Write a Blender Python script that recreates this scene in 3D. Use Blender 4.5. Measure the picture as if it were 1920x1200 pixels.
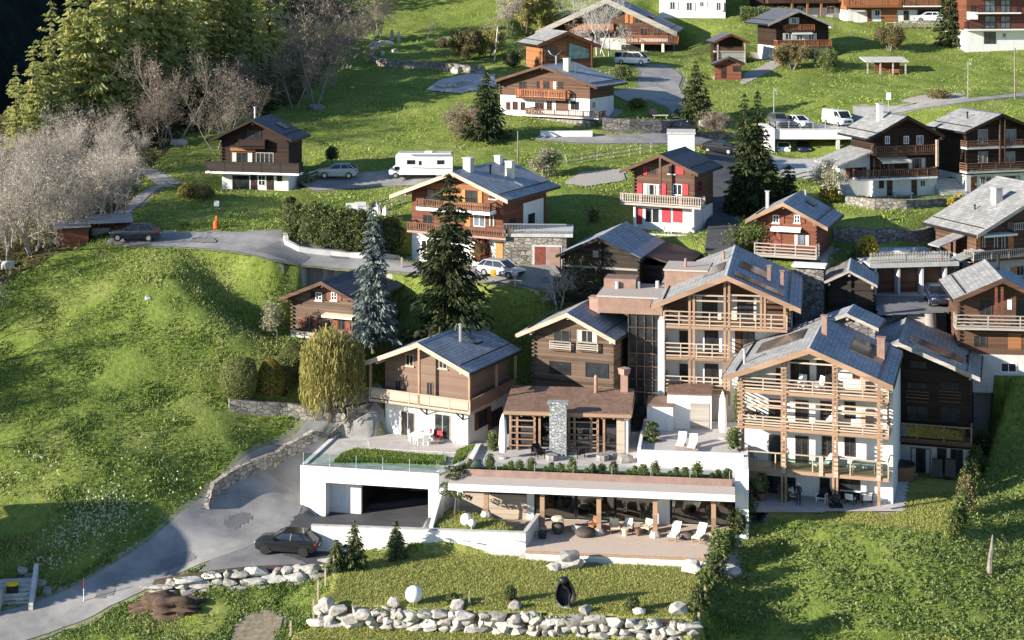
import bpy, bmesh, math, random
import numpy as np
from mathutils import Vector, Matrix, noise as mnoise
for o in list(bpy.data.objects): bpy.data.objects.remove(o)
SC = bpy.context.scene
COL = SC.collection
PI = math.pi
# ---------------------------------------------------------------- camera, sky, sun, exposure
F, YH, CZ = 3200.0, -80.0, 43.0          # focal length and horizon row in photo pixels, camera height in metres
cam = bpy.data.cameras.new('camera'); camo = bpy.data.objects.new('camera', cam); COL.objects.link(camo)
cam.sensor_width = 36; cam.lens = F/1920*36; cam.shift_y = -(600-YH)/1920
cam.clip_start = 1; cam.clip_end = 3000
camo.location = (0, 0, CZ); camo.rotation_euler = (PI/2, 0, 0)
SC.camera = camo
SUN_EL, SUN_AZ = 17.5, 24.0
w = bpy.data.worlds.new('World'); SC.world = w; w.use_nodes = True
_n = w.node_tree.nodes; _bg = _n['Background']
_sky = _n.new('ShaderNodeTexSky'); _sky.sky_type = 'NISHITA'; _sky.sun_disc = False
_sky.sun_elevation = math.radians(SUN_EL); _sky.sun_rotation = math.radians(270-SUN_AZ)
_sky.altitude = 1500; _sky.dust_density = .4; _sky.ozone_density = 3.0
w.node_tree.links.new(_sky.outputs[0], _bg.inputs[0]); _bg.inputs[1].default_value = 0.10
_l = bpy.data.lights.new('sun', 'SUN'); _l.energy = 5.0; _l.angle = math.radians(0.5); _l.color = (1, .92, .80)
_lo = bpy.data.objects.new('sun', _l); COL.objects.link(_lo)
_el, _az = math.radians(SUN_EL), math.radians(SUN_AZ)
_lo.rotation_euler = Vector((math.cos(_az)*math.cos(_el), math.sin(_az)*math.cos(_el), -math.sin(_el))).to_track_quat('-Z', 'Y').to_euler()
_lo.location = (-60, 60, 90)
SC.view_settings.view_transform = 'Standard'; SC.view_settings.look = 'None'
SC.view_settings.exposure = 1.25; SC.view_settings.gamma = 1.0
SC.cycles.max_bounces = 6; SC.cycles.diffuse_bounces = 3; SC.cycles.glossy_bounces = 2
SC.cycles.transparent_max_bounces = 6; SC.cycles.caustics_reflective = False; SC.cycles.caustics_refractive = False

def W(px, py, s): return Vector(((px-960)/s, F/s, CZ-(py-YH)/s))     # a photo pixel at a scale of s pixels per metre
def PZ(px, py, z): return W(px, py, (py-YH)/(CZ-z))                    # a photo pixel on the level z
# ---------------------------------------------------------------- mesh building
class MB:
    def __init__(s): s.v = []; s.f = []; s.m = []
    def add(s, vs, fs, mi=0):
        b = len(s.v); s.v += [tuple(v) for v in vs]
        for f in fs: s.f.append(tuple(i+b for i in f)); s.m.append(mi)
        return s
    def box(s, x0, x1, y0, y1, z0, z1, mi=0):
        return s.add([(x0,y0,z0),(x1,y0,z0),(x1,y1,z0),(x0,y1,z0),(x0,y0,z1),(x1,y0,z1),(x1,y1,z1),(x0,y1,z1)],
                     [(0,3,2,1),(4,5,6,7),(0,1,5,4),(1,2,6,5),(2,3,7,6),(3,0,4,7)], mi)
    def hexa(s, a, b, mi=0):   # bottom and top quads
        return s.add(list(a)+list(b), [(0,3,2,1),(4,5,6,7),(0,1,5,4),(1,2,6,5),(2,3,7,6),(3,0,4,7)], mi)
    def bar(s, p, q, w, h, mi=0):
        p, q = Vector(p), Vector(q); d = (q-p).normalized()
        up = Vector((0,0,1)) if abs(d.z) < .95 else Vector((0,1,0))
        r = d.cross(up).normalized()*w/2; u = r.cross(d).normalized()*h/2
        return s.hexa([p-r-u, p+r-u, q+r-u, q-r-u], [p-r+u, p+r+u, q+r+u, q-r+u], mi)
    def tube(s, p, q, r0, r1=None, n=6, mi=0, cap=True):
        p, q = Vector(p), Vector(q); r1 = r0 if r1 is None else r1
        d = (q-p); d = d.normalized() if d.length > 1e-9 else Vector((0,0,1))
        a = d.orthogonal().normalized(); b = d.cross(a)
        vs = []
        for c, r in ((p, r0), (q, r1)):
            for i in range(n):
                t = 2*PI*i/n; vs.append(c+a*math.cos(t)*r+b*math.sin(t)*r)
        fs = [(i, (i+1) % n, n+(i+1) % n, n+i) for i in range(n)]
        if cap: fs += [tuple(range(n))[::-1], tuple(range(n, 2*n))]
        return s.add(vs, fs, mi)
    def path(s, pts, r, n=5, mi=0):
        for i in range(len(pts)-1):
            s.tube(pts[i], pts[i+1], r[i] if isinstance(r, (list, tuple)) else r, r[i+1] if isinstance(r, (list, tuple)) else r, n, mi, cap=False)
        return s
    def prism(s, poly, z0, z1, mi=0):   # poly: xy outline; z0, z1 numbers or lists
        n = len(poly)
        a = z0 if isinstance(z0, (list, tuple)) else [z0]*n
        b = z1 if isinstance(z1, (list, tuple)) else [z1]*n
        vs = [(p[0], p[1], a[i]) for i, p in enumerate(poly)]+[(p[0], p[1], b[i]) for i, p in enumerate(poly)]
        return s.add(vs, [tuple(range(n))[::-1], tuple(range(n, 2*n))]+[(i, (i+1) % n, n+(i+1) % n, n+i) for i in range(n)], mi)
    def extr(s, poly, y0, y1, mi=0):    # poly in x,z pushed along y
        n = len(poly)
        vs = [(p[0], y0, p[1]) for p in poly]+[(p[0], y1, p[1]) for p in poly]
        return s.add(vs, [tuple(range(n)), tuple(range(n, 2*n))[::-1]]+[(i, n+i, n+(i+1) % n, (i+1) % n) for i in range(n)], mi)
    def lathe(s, c, prof, n=12, mi=0):
        c = Vector(c); vs = []; m = len(prof)
        for r, z in prof:
            for i in range(n):
                t = 2*PI*i/n; vs.append(c+Vector((r*math.cos(t), r*math.sin(t), z)))
        fs = [(j*n+i, j*n+(i+1) % n, (j+1)*n+(i+1) % n, (j+1)*n+i) for j in range(m-1) for i in range(n)]
        fs += [tuple(range(n))[::-1], tuple(range((m-1)*n, m*n))]
        return s.add(vs, fs, mi)
    def ball(s, c, r, nu=10, nv=7, rough=0.0, seed=0, mi=0, freq=1.2, flat=None):
        c = Vector(c); r = Vector(r) if not isinstance(r, (int, float)) else Vector((r, r, r)); vs = []
        off = Vector((seed*3.17, seed*1.71, seed*.93))
        for j in range(nv+1):
            ph = PI*j/nv
            for i in range(nu):
                t = 2*PI*i/nu; d = Vector((math.sin(ph)*math.cos(t), math.sin(ph)*math.sin(t), math.cos(ph)))
                k = 1+rough*mnoise.noise(d*freq+off) + rough*.4*mnoise.noise(d*freq*3+off)
                p = Vector((d.x*r.x*k, d.y*r.y*k, d.z*r.z*k))
                if flat is not None: p.z = max(p.z, -flat)
                vs.append(c+p)
        fs = [(j*nu+i, (j+1)*nu+i, (j+1)*nu+(i+1) % nu, j*nu+(i+1) % nu) for j in range(nv) for i in range(nu)]
        return s.add(vs, fs, mi)
    def rock(s, c, r, seed, mi=0, cut=5):
        """an angular boulder: the hull of random points in an ellipsoid"""
        rr = random.Random(seed); c = Vector(c); R = Vector((r, r, r)) if isinstance(r, (int, float)) else Vector(r); bm = bmesh.new()
        for k in range(20):
            d = Vector((rr.gauss(0,1), rr.gauss(0,1), rr.gauss(0,1))).normalized()*rr.uniform(.80,1.08); bm.verts.new((c.x+max(-.93,min(.93,d.x*1.12))*R.x, c.y+max(-.93,min(.93,d.y*1.12))*R.y, c.z+max(-.9,min(.9,d.z*1.12))*R.z))
        g = bmesh.ops.convex_hull(bm, input=bm.verts[:]); bmesh.ops.delete(bm, geom=[v for v in bm.verts if not v.link_faces], context='VERTS')
        bmesh.ops.bevel(bm, geom=bm.edges[:], offset=.05*min(R), segments=1, affect='EDGES'); bm.verts.index_update()
        s.add([v.co.copy() for v in bm.verts], [tuple(v.index for v in f.verts) for f in bm.faces], mi); bm.free(); return s
    def build(s, name, mat, parent=None, smooth=False, loc=None, rz=None):
        me = bpy.data.meshes.new(name); me.from_pydata(s.v, [], s.f)
        for m in (mat if isinstance(mat, (list, tuple)) else [mat]): me.materials.append(m)
        if isinstance(mat, (list, tuple)): me.polygons.foreach_set('material_index', s.m)
        if smooth: me.polygons.foreach_set('use_smooth', [True]*len(s.f))
        me.update()
        o = bpy.data.objects.new(name, me); COL.objects.link(o)
        if parent: o.parent = parent
        if loc is not None: o.location = loc
        if rz is not None: o.rotation_euler.z = rz
        return o
def npmesh(name, V, Q, mat, parent=None):
    V = np.asarray(V, np.float32); Q = np.asarray(Q, np.int32); k = Q.shape[1]
    me = bpy.data.meshes.new(name); me.vertices.add(len(V)); me.vertices.foreach_set('co', V.ravel())
    me.loops.add(Q.size); me.loops.foreach_set('vertex_index', Q.ravel())
    me.polygons.add(len(Q)); me.polygons.foreach_set('loop_start', np.arange(0, Q.size, k, dtype=np.int32))
    me.polygons.foreach_set('loop_total', np.full(len(Q), k, np.int32))
    me.materials.append(mat); me.update(calc_edges=True)
    o = bpy.data.objects.new(name, me); COL.objects.link(o)
    if parent: o.parent = parent
    return o
def tag(o, label=None, cat=None, group=None, kind=None):
    if label: o['label'] = label
    if cat: o['category'] = cat
    if group: o['group'] = group
    if kind: o['kind'] = kind
    return o
def thing(name, label, cat, loc=(0,0,0), rz=0, group=None):
    o = bpy.data.objects.new(name, None); COL.objects.link(o); o.location = loc; o.rotation_euler.z = rz
    o.empty_display_size = .3
    return tag(o, label, cat, group)
def dup(root, loc, rz=0, scale=1, label=None, group=None):
    r = root.copy(); COL.objects.link(r); r.location = loc; r.rotation_euler.z = rz
    r.scale = (scale,)*3 if isinstance(scale, (int, float)) else scale
    if label: r['label'] = label
    if group: r['group'] = group
    for ch in list(root.children):
        c = ch.copy(); COL.objects.link(c); c.parent = r
        for g in list(ch.children):
            d = g.copy(); COL.objects.link(d); d.parent = c
    return r
# ---------------------------------------------------------------- materials
MAT = {}
def _nt(name):
    m = bpy.data.materials.new(name); m.use_nodes = True; MAT[name] = m
    nt = m.node_tree; return m, nt, nt.nodes['Principled BSDF']
def node(nt, t, **k):
    n = nt.nodes.new(t)
    for a, b in k.items():
        if a.startswith('i_'):
            key = a[2:].replace('_', ' '); n.inputs[key].default_value = b
        else: setattr(n, a, b)
    return n
def ramp(nt, fac, stops):
    r = nt.nodes.new('ShaderNodeValToRGB'); e = r.color_ramp.elements
    while len(e) < len(stops): e.new(.5)
    for x, (p, c) in zip(e, stops): x.position = p; x.color = (*c, 1) if len(c) == 3 else c
    nt.links.new(fac, r.inputs[0]); return r.outputs[0]
def mix(nt, f, a, b, mode='MIX'):
    m = nt.nodes.new('ShaderNodeMix'); m.data_type = 'RGBA'; m.blend_type = mode
    for s, v in ((0, f), (6, a), (7, b)):
        if hasattr(v, 'is_linked'): nt.links.new(v, m.inputs[s])
        else: m.inputs[s].default_value = v if s == 0 else ((*v, 1) if len(v) == 3 else v)
    return m.outputs[2]
def coords(nt, scale=(1,1,1), kind='Object'):
    t = nt.nodes.new('ShaderNodeTexCoord'); mp = nt.nodes.new('ShaderNodeMapping'); mp.inputs['Scale'].default_value = scale
    nt.links.new(t.outputs[kind], mp.inputs[0]); return mp.outputs[0]
def bump(nt, p, h, strength=.4, dist=.05):
    b = nt.nodes.new('ShaderNodeBump'); b.inputs['Strength'].default_value = strength; b.inputs['Distance'].default_value = dist
    nt.links.new(h, b.inputs['Height']); nt.links.new(b.outputs[0], p.inputs['Normal'])
def M(name, c1, c2=None, scale=3.0, rough=.8, bs=0.0, stretch=(1,1,1), metal=0.0, spec=.3, lo=.35, hi=.65):
    m, nt, p = _nt(name)
    p.inputs['Roughness'].default_value = rough; p.inputs['Metallic'].default_value = metal; p.inputs['Specular IOR Level'].default_value = spec
    if c2 is None: c2 = tuple(x*.8 for x in c1)
    v = coords(nt, stretch); n = node(nt, 'ShaderNodeTexNoise', i_Scale=scale, i_Detail=5.0, i_Roughness=.62)
    nt.links.new(v, n.inputs['Vector'])
    nt.links.new(ramp(nt, n.outputs[0], [(lo, c2), (hi, c1)]), p.inputs['Base Color'])
    if bs: bump(nt, p, n.outputs[0], bs, .05)
    return m
def wood(name, c1, c2, log=.2, vertical=False, joint=.55, rough=.75):
    """horizontal logs or boards: each course its own tone, dark joints, long grain"""
    m, nt, p = _nt(name); p.inputs['Roughness'].default_value = rough; p.inputs['Specular IOR Level'].default_value = .25
    v = coords(nt); sp = nt.nodes.new('ShaderNodeSeparateXYZ'); nt.links.new(v, sp.inputs[0])
    src = sp.outputs[0 if vertical else 2]
    d = node(nt, 'ShaderNodeMath', operation='DIVIDE'); nt.links.new(src, d.inputs[0]); d.inputs[1].default_value = log
    fl = node(nt, 'ShaderNodeMath', operation='FLOOR'); nt.links.new(d.outputs[0], fl.inputs[0])
    fr = node(nt, 'ShaderNodeMath', operation='FRACT'); nt.links.new(d.outputs[0], fr.inputs[0])
    wn = node(nt, 'ShaderNodeTexWhiteNoise', noise_dimensions='1D'); nt.links.new(fl.outputs[0], wn.inputs['W'])
    g = node(nt, 'ShaderNodeTexNoise', i_Scale=1.0, i_Detail=4.0); v2 = coords(nt, (6, 6, .6) if vertical else (.7, .7, 14)); nt.links.new(v2, g.inputs['Vector'])
    st = node(nt, 'ShaderNodeTexNoise', i_Scale=.35, i_Detail=3.0); nt.links.new(v, st.inputs['Vector'])
    a = node(nt, 'ShaderNodeMath', operation='ADD'); nt.links.new(wn.outputs[0], a.inputs[0]); nt.links.new(g.outputs[0], a.inputs[1])
    a2 = node(nt, 'ShaderNodeMath', operation='ADD'); nt.links.new(a.outputs[0], a2.inputs[0]); nt.links.new(st.outputs[0], a2.inputs[1])
    h = node(nt, 'ShaderNodeMath', operation='MULTIPLY'); nt.links.new(a2.outputs[0], h.inputs[0]); h.inputs[1].default_value = .4
    c = ramp(nt, h.outputs[0], [(.3, c2), (.75, c1)])
    j = ramp(nt, fr.outputs[0], [(0, (joint,)*3), (.12, (1,1,1)), (.9, (1,1,1)), (1, (joint,)*3)])
    nt.links.new(mix(nt, 1.0, c, j, 'MULTIPLY'), p.inputs['Base Color'])
    bump(nt, p, j, .5, .03)
    return m
def tiles(name, c1, c2, mort, w=.45, h=.32, along='y', rough=.7, var=.6, bs=.6, scale=1.0):
    """roof slates in courses across the slope (local y runs along the ridge)"""
    m, nt, p = _nt(name); p.inputs['Roughness'].default_value = rough; p.inputs['Specular IOR Level'].default_value = .35
    t = nt.nodes.new('ShaderNodeTexCoord'); sp = nt.nodes.new('ShaderNodeSeparateXYZ'); nt.links.new(t.outputs['Object'], sp.inputs[0])
    cb = nt.nodes.new('ShaderNodeCombineXYZ')
    nt.links.new(sp.outputs[1 if along == 'y' else 0], cb.inputs[0]); nt.links.new(sp.outputs[0 if along == 'y' else (1 if along == 'x' else 2)], cb.inputs[1])
    b = node(nt, 'ShaderNodeTexBrick', i_Scale=1.0, offset=.5); b.inputs['Brick Width'].default_value = w; b.inputs['Row Height'].default_value = h
    b.inputs['Mortar Size'].default_value = .018; b.inputs['Mortar Smooth'].default_value = .3; b.inputs['Bias'].default_value = 0
    b.inputs['Color1'].default_value = (*c1, 1); b.inputs['Color2'].default_value = (*c2, 1); b.inputs['Mortar'].default_value = (*mort, 1)
    nt.links.new(cb.outputs[0], b.inputs['Vector'])
    n = node(nt, 'ShaderNodeTexNoise', i_Scale=.6, i_Detail=6.0, i_Roughness=.7); nt.links.new(t.outputs['Object'], n.inputs['Vector'])
    k = ramp(nt, n.outputs[0], [(.3, (1-var*.5,)*3), (.7, (1+var*.12,)*3)])
    nt.links.new(mix(nt, 1.0, b.outputs[0], k, 'MULTIPLY'), p.inputs['Base Color'])
    bump(nt, p, b.outputs['Fac'], -bs, .04)
    return m
def stones(name, c1, c2, joint, scale=2.2, stretch=(1,1,1.5), bs=.8):
    m, nt, p = _nt(name); p.inputs['Roughness'].default_value = .9; p.inputs['Specular IOR Level'].default_value = .2
    v = coords(nt, stretch)
    n0 = node(nt, 'ShaderNodeTexNoise', i_Scale=2.0); nt.links.new(v, n0.inputs['Vector'])
    vv = node(nt, 'ShaderNodeMix', data_type='VECTOR'); vv.inputs[0].default_value = .12; nt.links.new(v, vv.inputs[4]); nt.links.new(n0.outputs[1], vv.inputs[5])
    vo = node(nt, 'ShaderNodeTexVoronoi', i_Scale=scale); nt.links.new(vv.outputs[1], vo.inputs['Vector'])
    ve = node(nt, 'ShaderNodeTexVoronoi', i_Scale=scale, feature='DISTANCE_TO_EDGE'); nt.links.new(vv.outputs[1], ve.inputs['Vector'])
    sp = nt.nodes.new('ShaderNodeSeparateColor'); nt.links.new(vo.outputs['Color'], sp.inputs[0])
    c = ramp(nt, sp.outputs[0], [(0, c2), (1, c1)])
    e = ramp(nt, ve.outputs[0], [(.0, (0,0,0)), (.07, (1,1,1))])
    nt.links.new(mix(nt, e, joint, c), p.inputs['Base Color']); bump(nt, p, e, bs, .06)
    return m
def leafmat(name, c1, c2, trans=.35, rough=.65, c3=None):
    m, nt, p = _nt(name); p.inputs['Roughness'].default_value = rough; p.inputs['Specular IOR Level'].default_value = .2
    g = nt.nodes.new('ShaderNodeNewGeometry'); oi = nt.nodes.new('ShaderNodeObjectInfo')
    c = ramp(nt, g.outputs['Random Per Island'], [(0, c2), (.6, c1), (1, c3 or c1)])
    hv = nt.nodes.new('ShaderNodeHueSaturation'); nt.links.new(c, hv.inputs['Color'])
    mr = node(nt, 'ShaderNodeMapRange'); nt.links.new(oi.outputs['Random'], mr.inputs[0]); mr.inputs[3].default_value = .8; mr.inputs[4].default_value = 1.15
    nt.links.new(mr.outputs[0], hv.inputs['Value']); c = hv.outputs[0]
    nt.links.new(c, p.inputs['Base Color'])
    t = nt.nodes.new('ShaderNodeBsdfTranslucent'); nt.links.new(c, t.inputs[0])
    ms = nt.nodes.new('ShaderNodeMixShader'); ms.inputs[0].default_value = trans
    nt.links.new(p.outputs[0], ms.inputs[1]); nt.links.new(t.outputs[0], ms.inputs[2])
    nt.links.new(ms.outputs[0], nt.nodes['Material Output'].inputs[0])
    return m
def glassmat(name, c, rough=.06, spec=.6):
    m, nt, p = _nt(name); p.inputs['Roughness'].default_value = rough; p.inputs['Specular IOR Level'].default_value = spec
    v = coords(nt); n = node(nt, 'ShaderNodeTexNoise', i_Scale=1.3, i_Detail=2.0); nt.links.new(v, n.inputs['Vector'])
    nt.links.new(ramp(nt, n.outputs[0], [(.35, tuple(x*.5 for x in c)), (.65, c)]), p.inputs['Base Color']); return m
def clearglass(name, tint=(.85,.95,.92), a=.12):
    m, nt, p = _nt(name); gl = node(nt, 'ShaderNodeBsdfGlossy'); gl.inputs['Roughness'].default_value = .03
    tr = nt.nodes.new('ShaderNodeBsdfTransparent'); tr.inputs[0].default_value = (*tint, 1)
    ms = nt.nodes.new('ShaderNodeMixShader'); ms.inputs[0].default_value = a
    nt.links.new(tr.outputs[0], ms.inputs[1]); nt.links.new(gl.outputs[0], ms.inputs[2]); nt.links.new(ms.outputs[0], nt.nodes['Material Output'].inputs[0]); return m

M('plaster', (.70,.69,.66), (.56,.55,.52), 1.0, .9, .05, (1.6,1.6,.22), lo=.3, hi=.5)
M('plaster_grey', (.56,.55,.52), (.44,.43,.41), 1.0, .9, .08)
M('concrete', (.52,.50,.46), (.38,.37,.34), 1.4, .9, .15)
M('paving', (.50,.47,.44), (.40,.37,.35), 1.8, .85, .1)
M('deck_wood', (.60,.49,.40), (.46,.36,.285), 2.0, .8, .1, (1, 8, 1))
wood('dark_wood', (.036,.019,.013), (.012,.007,.005), .22)
wood('black_wood', (.040,.030,.024), (.014,.011,.009), .25)
wood('brown_wood', (.125,.068,.044), (.058,.031,.020), .2)
wood('new_wood', (.205,.135,.10), (.14,.09,.066), .16, joint=.7)
wood('old_wood', (.145,.097,.068), (.052,.034,.024), .24)
wood('orange_wood', (.32,.14,.06), (.19,.08,.035), .18)
wood('red_wood', (.175,.062,.034), (.09,.032,.019), .2)
wood('shed_wood', (.20,.070,.038), (.115,.040,.024), .16)
wood('beam_wood', (.33,.212,.138), (.195,.12,.076), .8, joint=.95)
wood('pale_wood', (.47,.385,.30), (.34,.265,.195), .14, joint=.75)
wood('grey_wood', (.42,.38,.33), (.26,.23,.20), .16, joint=.6)
wood('brown_rail', (.17,.085,.05), (.09,.045,.028), .13, vertical=True)
wood('orange_rail', (.38,.15,.065), (.24,.085,.04), .14, vertical=True)
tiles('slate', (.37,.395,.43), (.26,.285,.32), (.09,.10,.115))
tiles('slate_light', (.36,.355,.34), (.25,.25,.245), (.12,.12,.12), .5, .36, var=.6)  # paler slate; on left slopes their sunlit tone is painted in
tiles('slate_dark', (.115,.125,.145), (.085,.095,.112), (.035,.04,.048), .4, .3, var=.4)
tiles('stone_roof', (.26,.24,.21), (.13,.12,.105), (.05,.045,.04), .7, .5, bs=1.0)
tiles('red_shingle', (.29,.175,.125), (.19,.12,.085), (.09,.055,.04), .3, .35, along='x')
M('copper_sheet', (.33,.215,.165), (.25,.16,.125), 1.5, .5, .02, metal=.3)
M('gravel_roof', (.46,.40,.35), (.33,.28,.25), 14, .95, .3)
M('verge', (.24,.235,.15), (.13,.15,.06), 2.5, .95, .3)
M('rusty_sheet', (.085,.045,.040), (.055,.030,.028), 2.5, .6, .1, (1, 6, 1))
M('lead_sheet', (.34,.37,.42), (.27,.30,.34), 1.0, .45, .02, metal=.4)
M('solar', (.10,.085,.075), (.055,.05,.05), .6, .18, spec=.8)
M('asphalt', (.205,.200,.200), (.135,.132,.135), .5, .92, .06)
M('road_grey', (.32,.305,.285), (.20,.195,.19), .45, .92, .1)
M('dark_asphalt', (.085,.085,.09), (.058,.058,.062), .6, .9, .05)
M('gravel', (.40,.365,.32), (.27,.245,.215), 6, .95, .35)
M('dry_earth', (.24,.20,.145), (.13,.115,.07), 3, .95, .5)
M('earth', (.115,.075,.052), (.055,.036,.026), 2.5, .95, .6)
def rockmat(name, c1, c2, c3):
    m, nt, p = _nt(name); p.inputs['Roughness'].default_value = .92; p.inputs['Specular IOR Level'].default_value = .15
    g = nt.nodes.new('ShaderNodeNewGeometry'); v = coords(nt); n = node(nt, 'ShaderNodeTexNoise', i_Scale=2.2, i_Detail=7.0, i_Roughness=.7); nt.links.new(v, n.inputs['Vector'])
    a = ramp(nt, g.outputs['Random Per Island'], [(0, c2), (.5, c1), (1, c3)]); k = ramp(nt, n.outputs[0], [(.3, (.5,.49,.46)), (.6, (1.05,1.05,1.05))])
    nt.links.new(mix(nt, 1.0, a, k, 'MULTIPLY'), p.inputs['Base Color']); bump(nt, p, n.outputs[0], .8, .12); return m
rockmat('rock', (.47,.44,.39), (.30,.285,.26), (.56,.54,.50)); rockmat('rock_dark', (.29,.28,.265), (.17,.165,.16), (.36,.34,.31))
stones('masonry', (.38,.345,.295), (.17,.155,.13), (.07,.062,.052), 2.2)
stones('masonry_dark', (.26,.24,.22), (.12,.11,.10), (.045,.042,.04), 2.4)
stones('chimney_stone', (.42,.43,.42), (.22,.235,.24), (.12,.12,.12), 4.0)
M('white_paint', (.80,.80,.78), (.74,.74,.72), 1, .5)
M('white_fabric', (.80,.79,.75), (.70,.69,.66), 3, .9, .1)
M('cream', (.72,.64,.47), (.62,.54,.38), 2, .8)
M('red_paint', (.42,.035,.045), (.30,.025,.035), 2, .6)
M('orange_paint', (.55,.21,.06), (.42,.15,.045), 2, .6)
M('rust_shutter', (.22,.065,.035), (.15,.045,.028), 2, .7)
M('dark_metal', (.035,.035,.04), (.025,.025,.028), 2, .45, metal=.4)
M('steel', (.48,.49,.50), (.38,.39,.40), 2, .4, metal=.6)
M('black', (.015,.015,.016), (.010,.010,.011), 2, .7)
M('rattan', (.10,.085,.07), (.05,.042,.036), 12, .85, .4)
M('rattan_brown', (.20,.12,.075), (.10,.06,.04), 10, .8, .4)
M('teak', (.40,.25,.15), (.28,.17,.10), 5, .7, .1)
M('terracotta', (.36,.23,.185), (.27,.165,.13), 2, .8)
M('copper_trim', (.36,.235,.185), (.28,.17,.13), 2, .5, metal=.3)
M('bark', (.16,.12,.09), (.07,.052,.04), 6, .95, .6, (1,1,.3))
M('bark_pale', (.27,.235,.20), (.13,.11,.095), 5, .95, .4, (1,1,.3))
M('bark_grey', (.40,.355,.315), (.20,.175,.155), 5, .95, .4, (1,1,.3))
M('bark_white', (.62,.60,.56), (.30,.28,.26), 4, .9, .3, (2,2,.6))
M('curtain', (.55,.53,.48), (.40,.38,.34), 4, .9, 0, (6,6,.2))
M('skin', (.50,.30,.22), (.44,.26,.19), 4, .6)
M('cloth_black', (.03,.03,.035), (.02,.02,.024), 5, .9)
M('cloth_white', (.70,.70,.70), (.60,.60,.60), 5, .9)
M('hair', (.035,.022,.015), (.02,.013,.01), 20, .6)
M('yellow', (.72,.46,.03), (.62,.37,.02), 2, .7)
M('orange_plastic', (.65,.16,.03), (.55,.12,.02), 2, .5)
M('tyre', (.018,.018,.019), (.012,.012,.013), 5, .85)
M('alloy', (.50,.51,.53), (.36,.37,.39), 2, .3, metal=.7)
M('hot_tub', (.27,.13,.07), (.19,.09,.05), 2, .7, 0, (9,9,.5))
M('teal', (.20,.36,.33), (.14,.27,.25), 3, .8)
glassmat('glass', (.030,.036,.042)); glassmat('glass_bright', (.16,.20,.23)); glassmat('glass_green', (.05,.075,.055))
glassmat('car_glass', (.02,.024,.03), .04); glassmat('teal_glass', (.20,.36,.34), .15)
clearglass('clear_glass'); clearglass('smoky_glass', (.55,.60,.58), .18)
def paint(name, c, rough=.22):
    m, nt, p = _nt(name); p.inputs['Roughness'].default_value = rough; p.inputs['Coat Weight'].default_value = .6; p.inputs['Coat Roughness'].default_value = .05
    v = coords(nt); n = node(nt, 'ShaderNodeTexNoise', i_Scale=1.5); nt.links.new(v, n.inputs['Vector'])
    nt.links.new(ramp(nt, n.outputs[0], [(.3, tuple(x*.85 for x in c)), (.7, c)]), p.inputs['Base Color']); return m
paint('car_black', (.012,.013,.016)); paint('car_navy', (.014,.020,.045)); paint('car_white', (.78,.78,.77), .3); paint('car_silver', (.42,.43,.44), .3); paint('car_grey', (.10,.105,.115), .3)
def lampmat(name, c):
    m, nt, p = _nt(name); p.inputs['Base Color'].default_value = (*c, 1); p.inputs['Roughness'].default_value = .15; return m
lampmat('tail_red', (.35,.01,.01)); lampmat('head_lamp', (.7,.72,.75)); lampmat('number_plate', (.75,.75,.7))
# leaves
leafmat('spruce_leaf', (.045,.066,.025), (.016,.030,.012), .2, c3=(.12,.125,.045))
leafmat('young_spruce_leaf', (.085,.115,.04), (.032,.05,.018), .25, c3=(.19,.19,.075))
leafmat('blue_leaf', (.155,.19,.175), (.06,.082,.078), .2, c3=(.25,.285,.255))
leafmat('larch_leaf', (.43,.45,.155), (.24,.27,.085), .5, c3=(.58,.56,.23))
leafmat('twig_leaf', (.33,.25,.18), (.15,.11,.08), .35, c3=(.48,.38,.27))
leafmat('twig_pale', (.52,.45,.34), (.26,.22,.165), .4, c3=(.74,.67,.55))
leafmat('willow_leaf', (.40,.36,.11), (.22,.205,.06), .4, c3=(.52,.46,.17))
leafmat('hedge_leaf', (.20,.235,.075), (.075,.10,.032), .35, c3=(.32,.34,.12))
leafmat('gold_leaf', (.27,.225,.045), (.13,.115,.025), .3, c3=(.40,.33,.07))
leafmat('shrub_leaf', (.15,.20,.05), (.055,.085,.022), .3, c3=(.27,.29,.10))
leafmat('dry_leaf', (.22,.18,.075), (.10,.085,.035), .3, c3=(.30,.26,.12))
leafmat('pale_leaf', (.34,.33,.20), (.17,.18,.09), .3, c3=(.46,.43,.32))
leafmat('red_leaf', (.26,.055,.030), (.11,.02,.014), .3, c3=(.38,.10,.05))
leafmat('yellow_leaf', (.52,.40,.04), (.30,.24,.03), .35, c3=(.65,.50,.06))
leafmat('grass_blade', (.175,.25,.050), (.068,.12,.022), .3, c3=(.29,.33,.095))
leafmat('grass_far', (.31,.39,.085), (.18,.25,.045), .3, c3=(.43,.46,.14))
leafmat('grass_dry', (.29,.31,.10), (.18,.185,.06), .3, c3=(.45,.41,.19))
leafmat('grass_lush', (.115,.185,.04), (.045,.085,.018), .3, c3=(.20,.25,.07))
leafmat('lawn_blade', (.32,.33,.09), (.18,.20,.05), .3, c3=(.43,.41,.15))
leafmat('bank_leaf', (.20,.26,.08), (.07,.11,.034), .35, c3=(.36,.40,.17))
leafmat('umbel', (.42,.44,.30), (.22,.27,.13), .3, c3=(.55,.56,.42))
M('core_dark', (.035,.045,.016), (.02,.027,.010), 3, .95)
M('core_gold', (.075,.07,.022), (.05,.046,.015), 3, .95)
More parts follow.
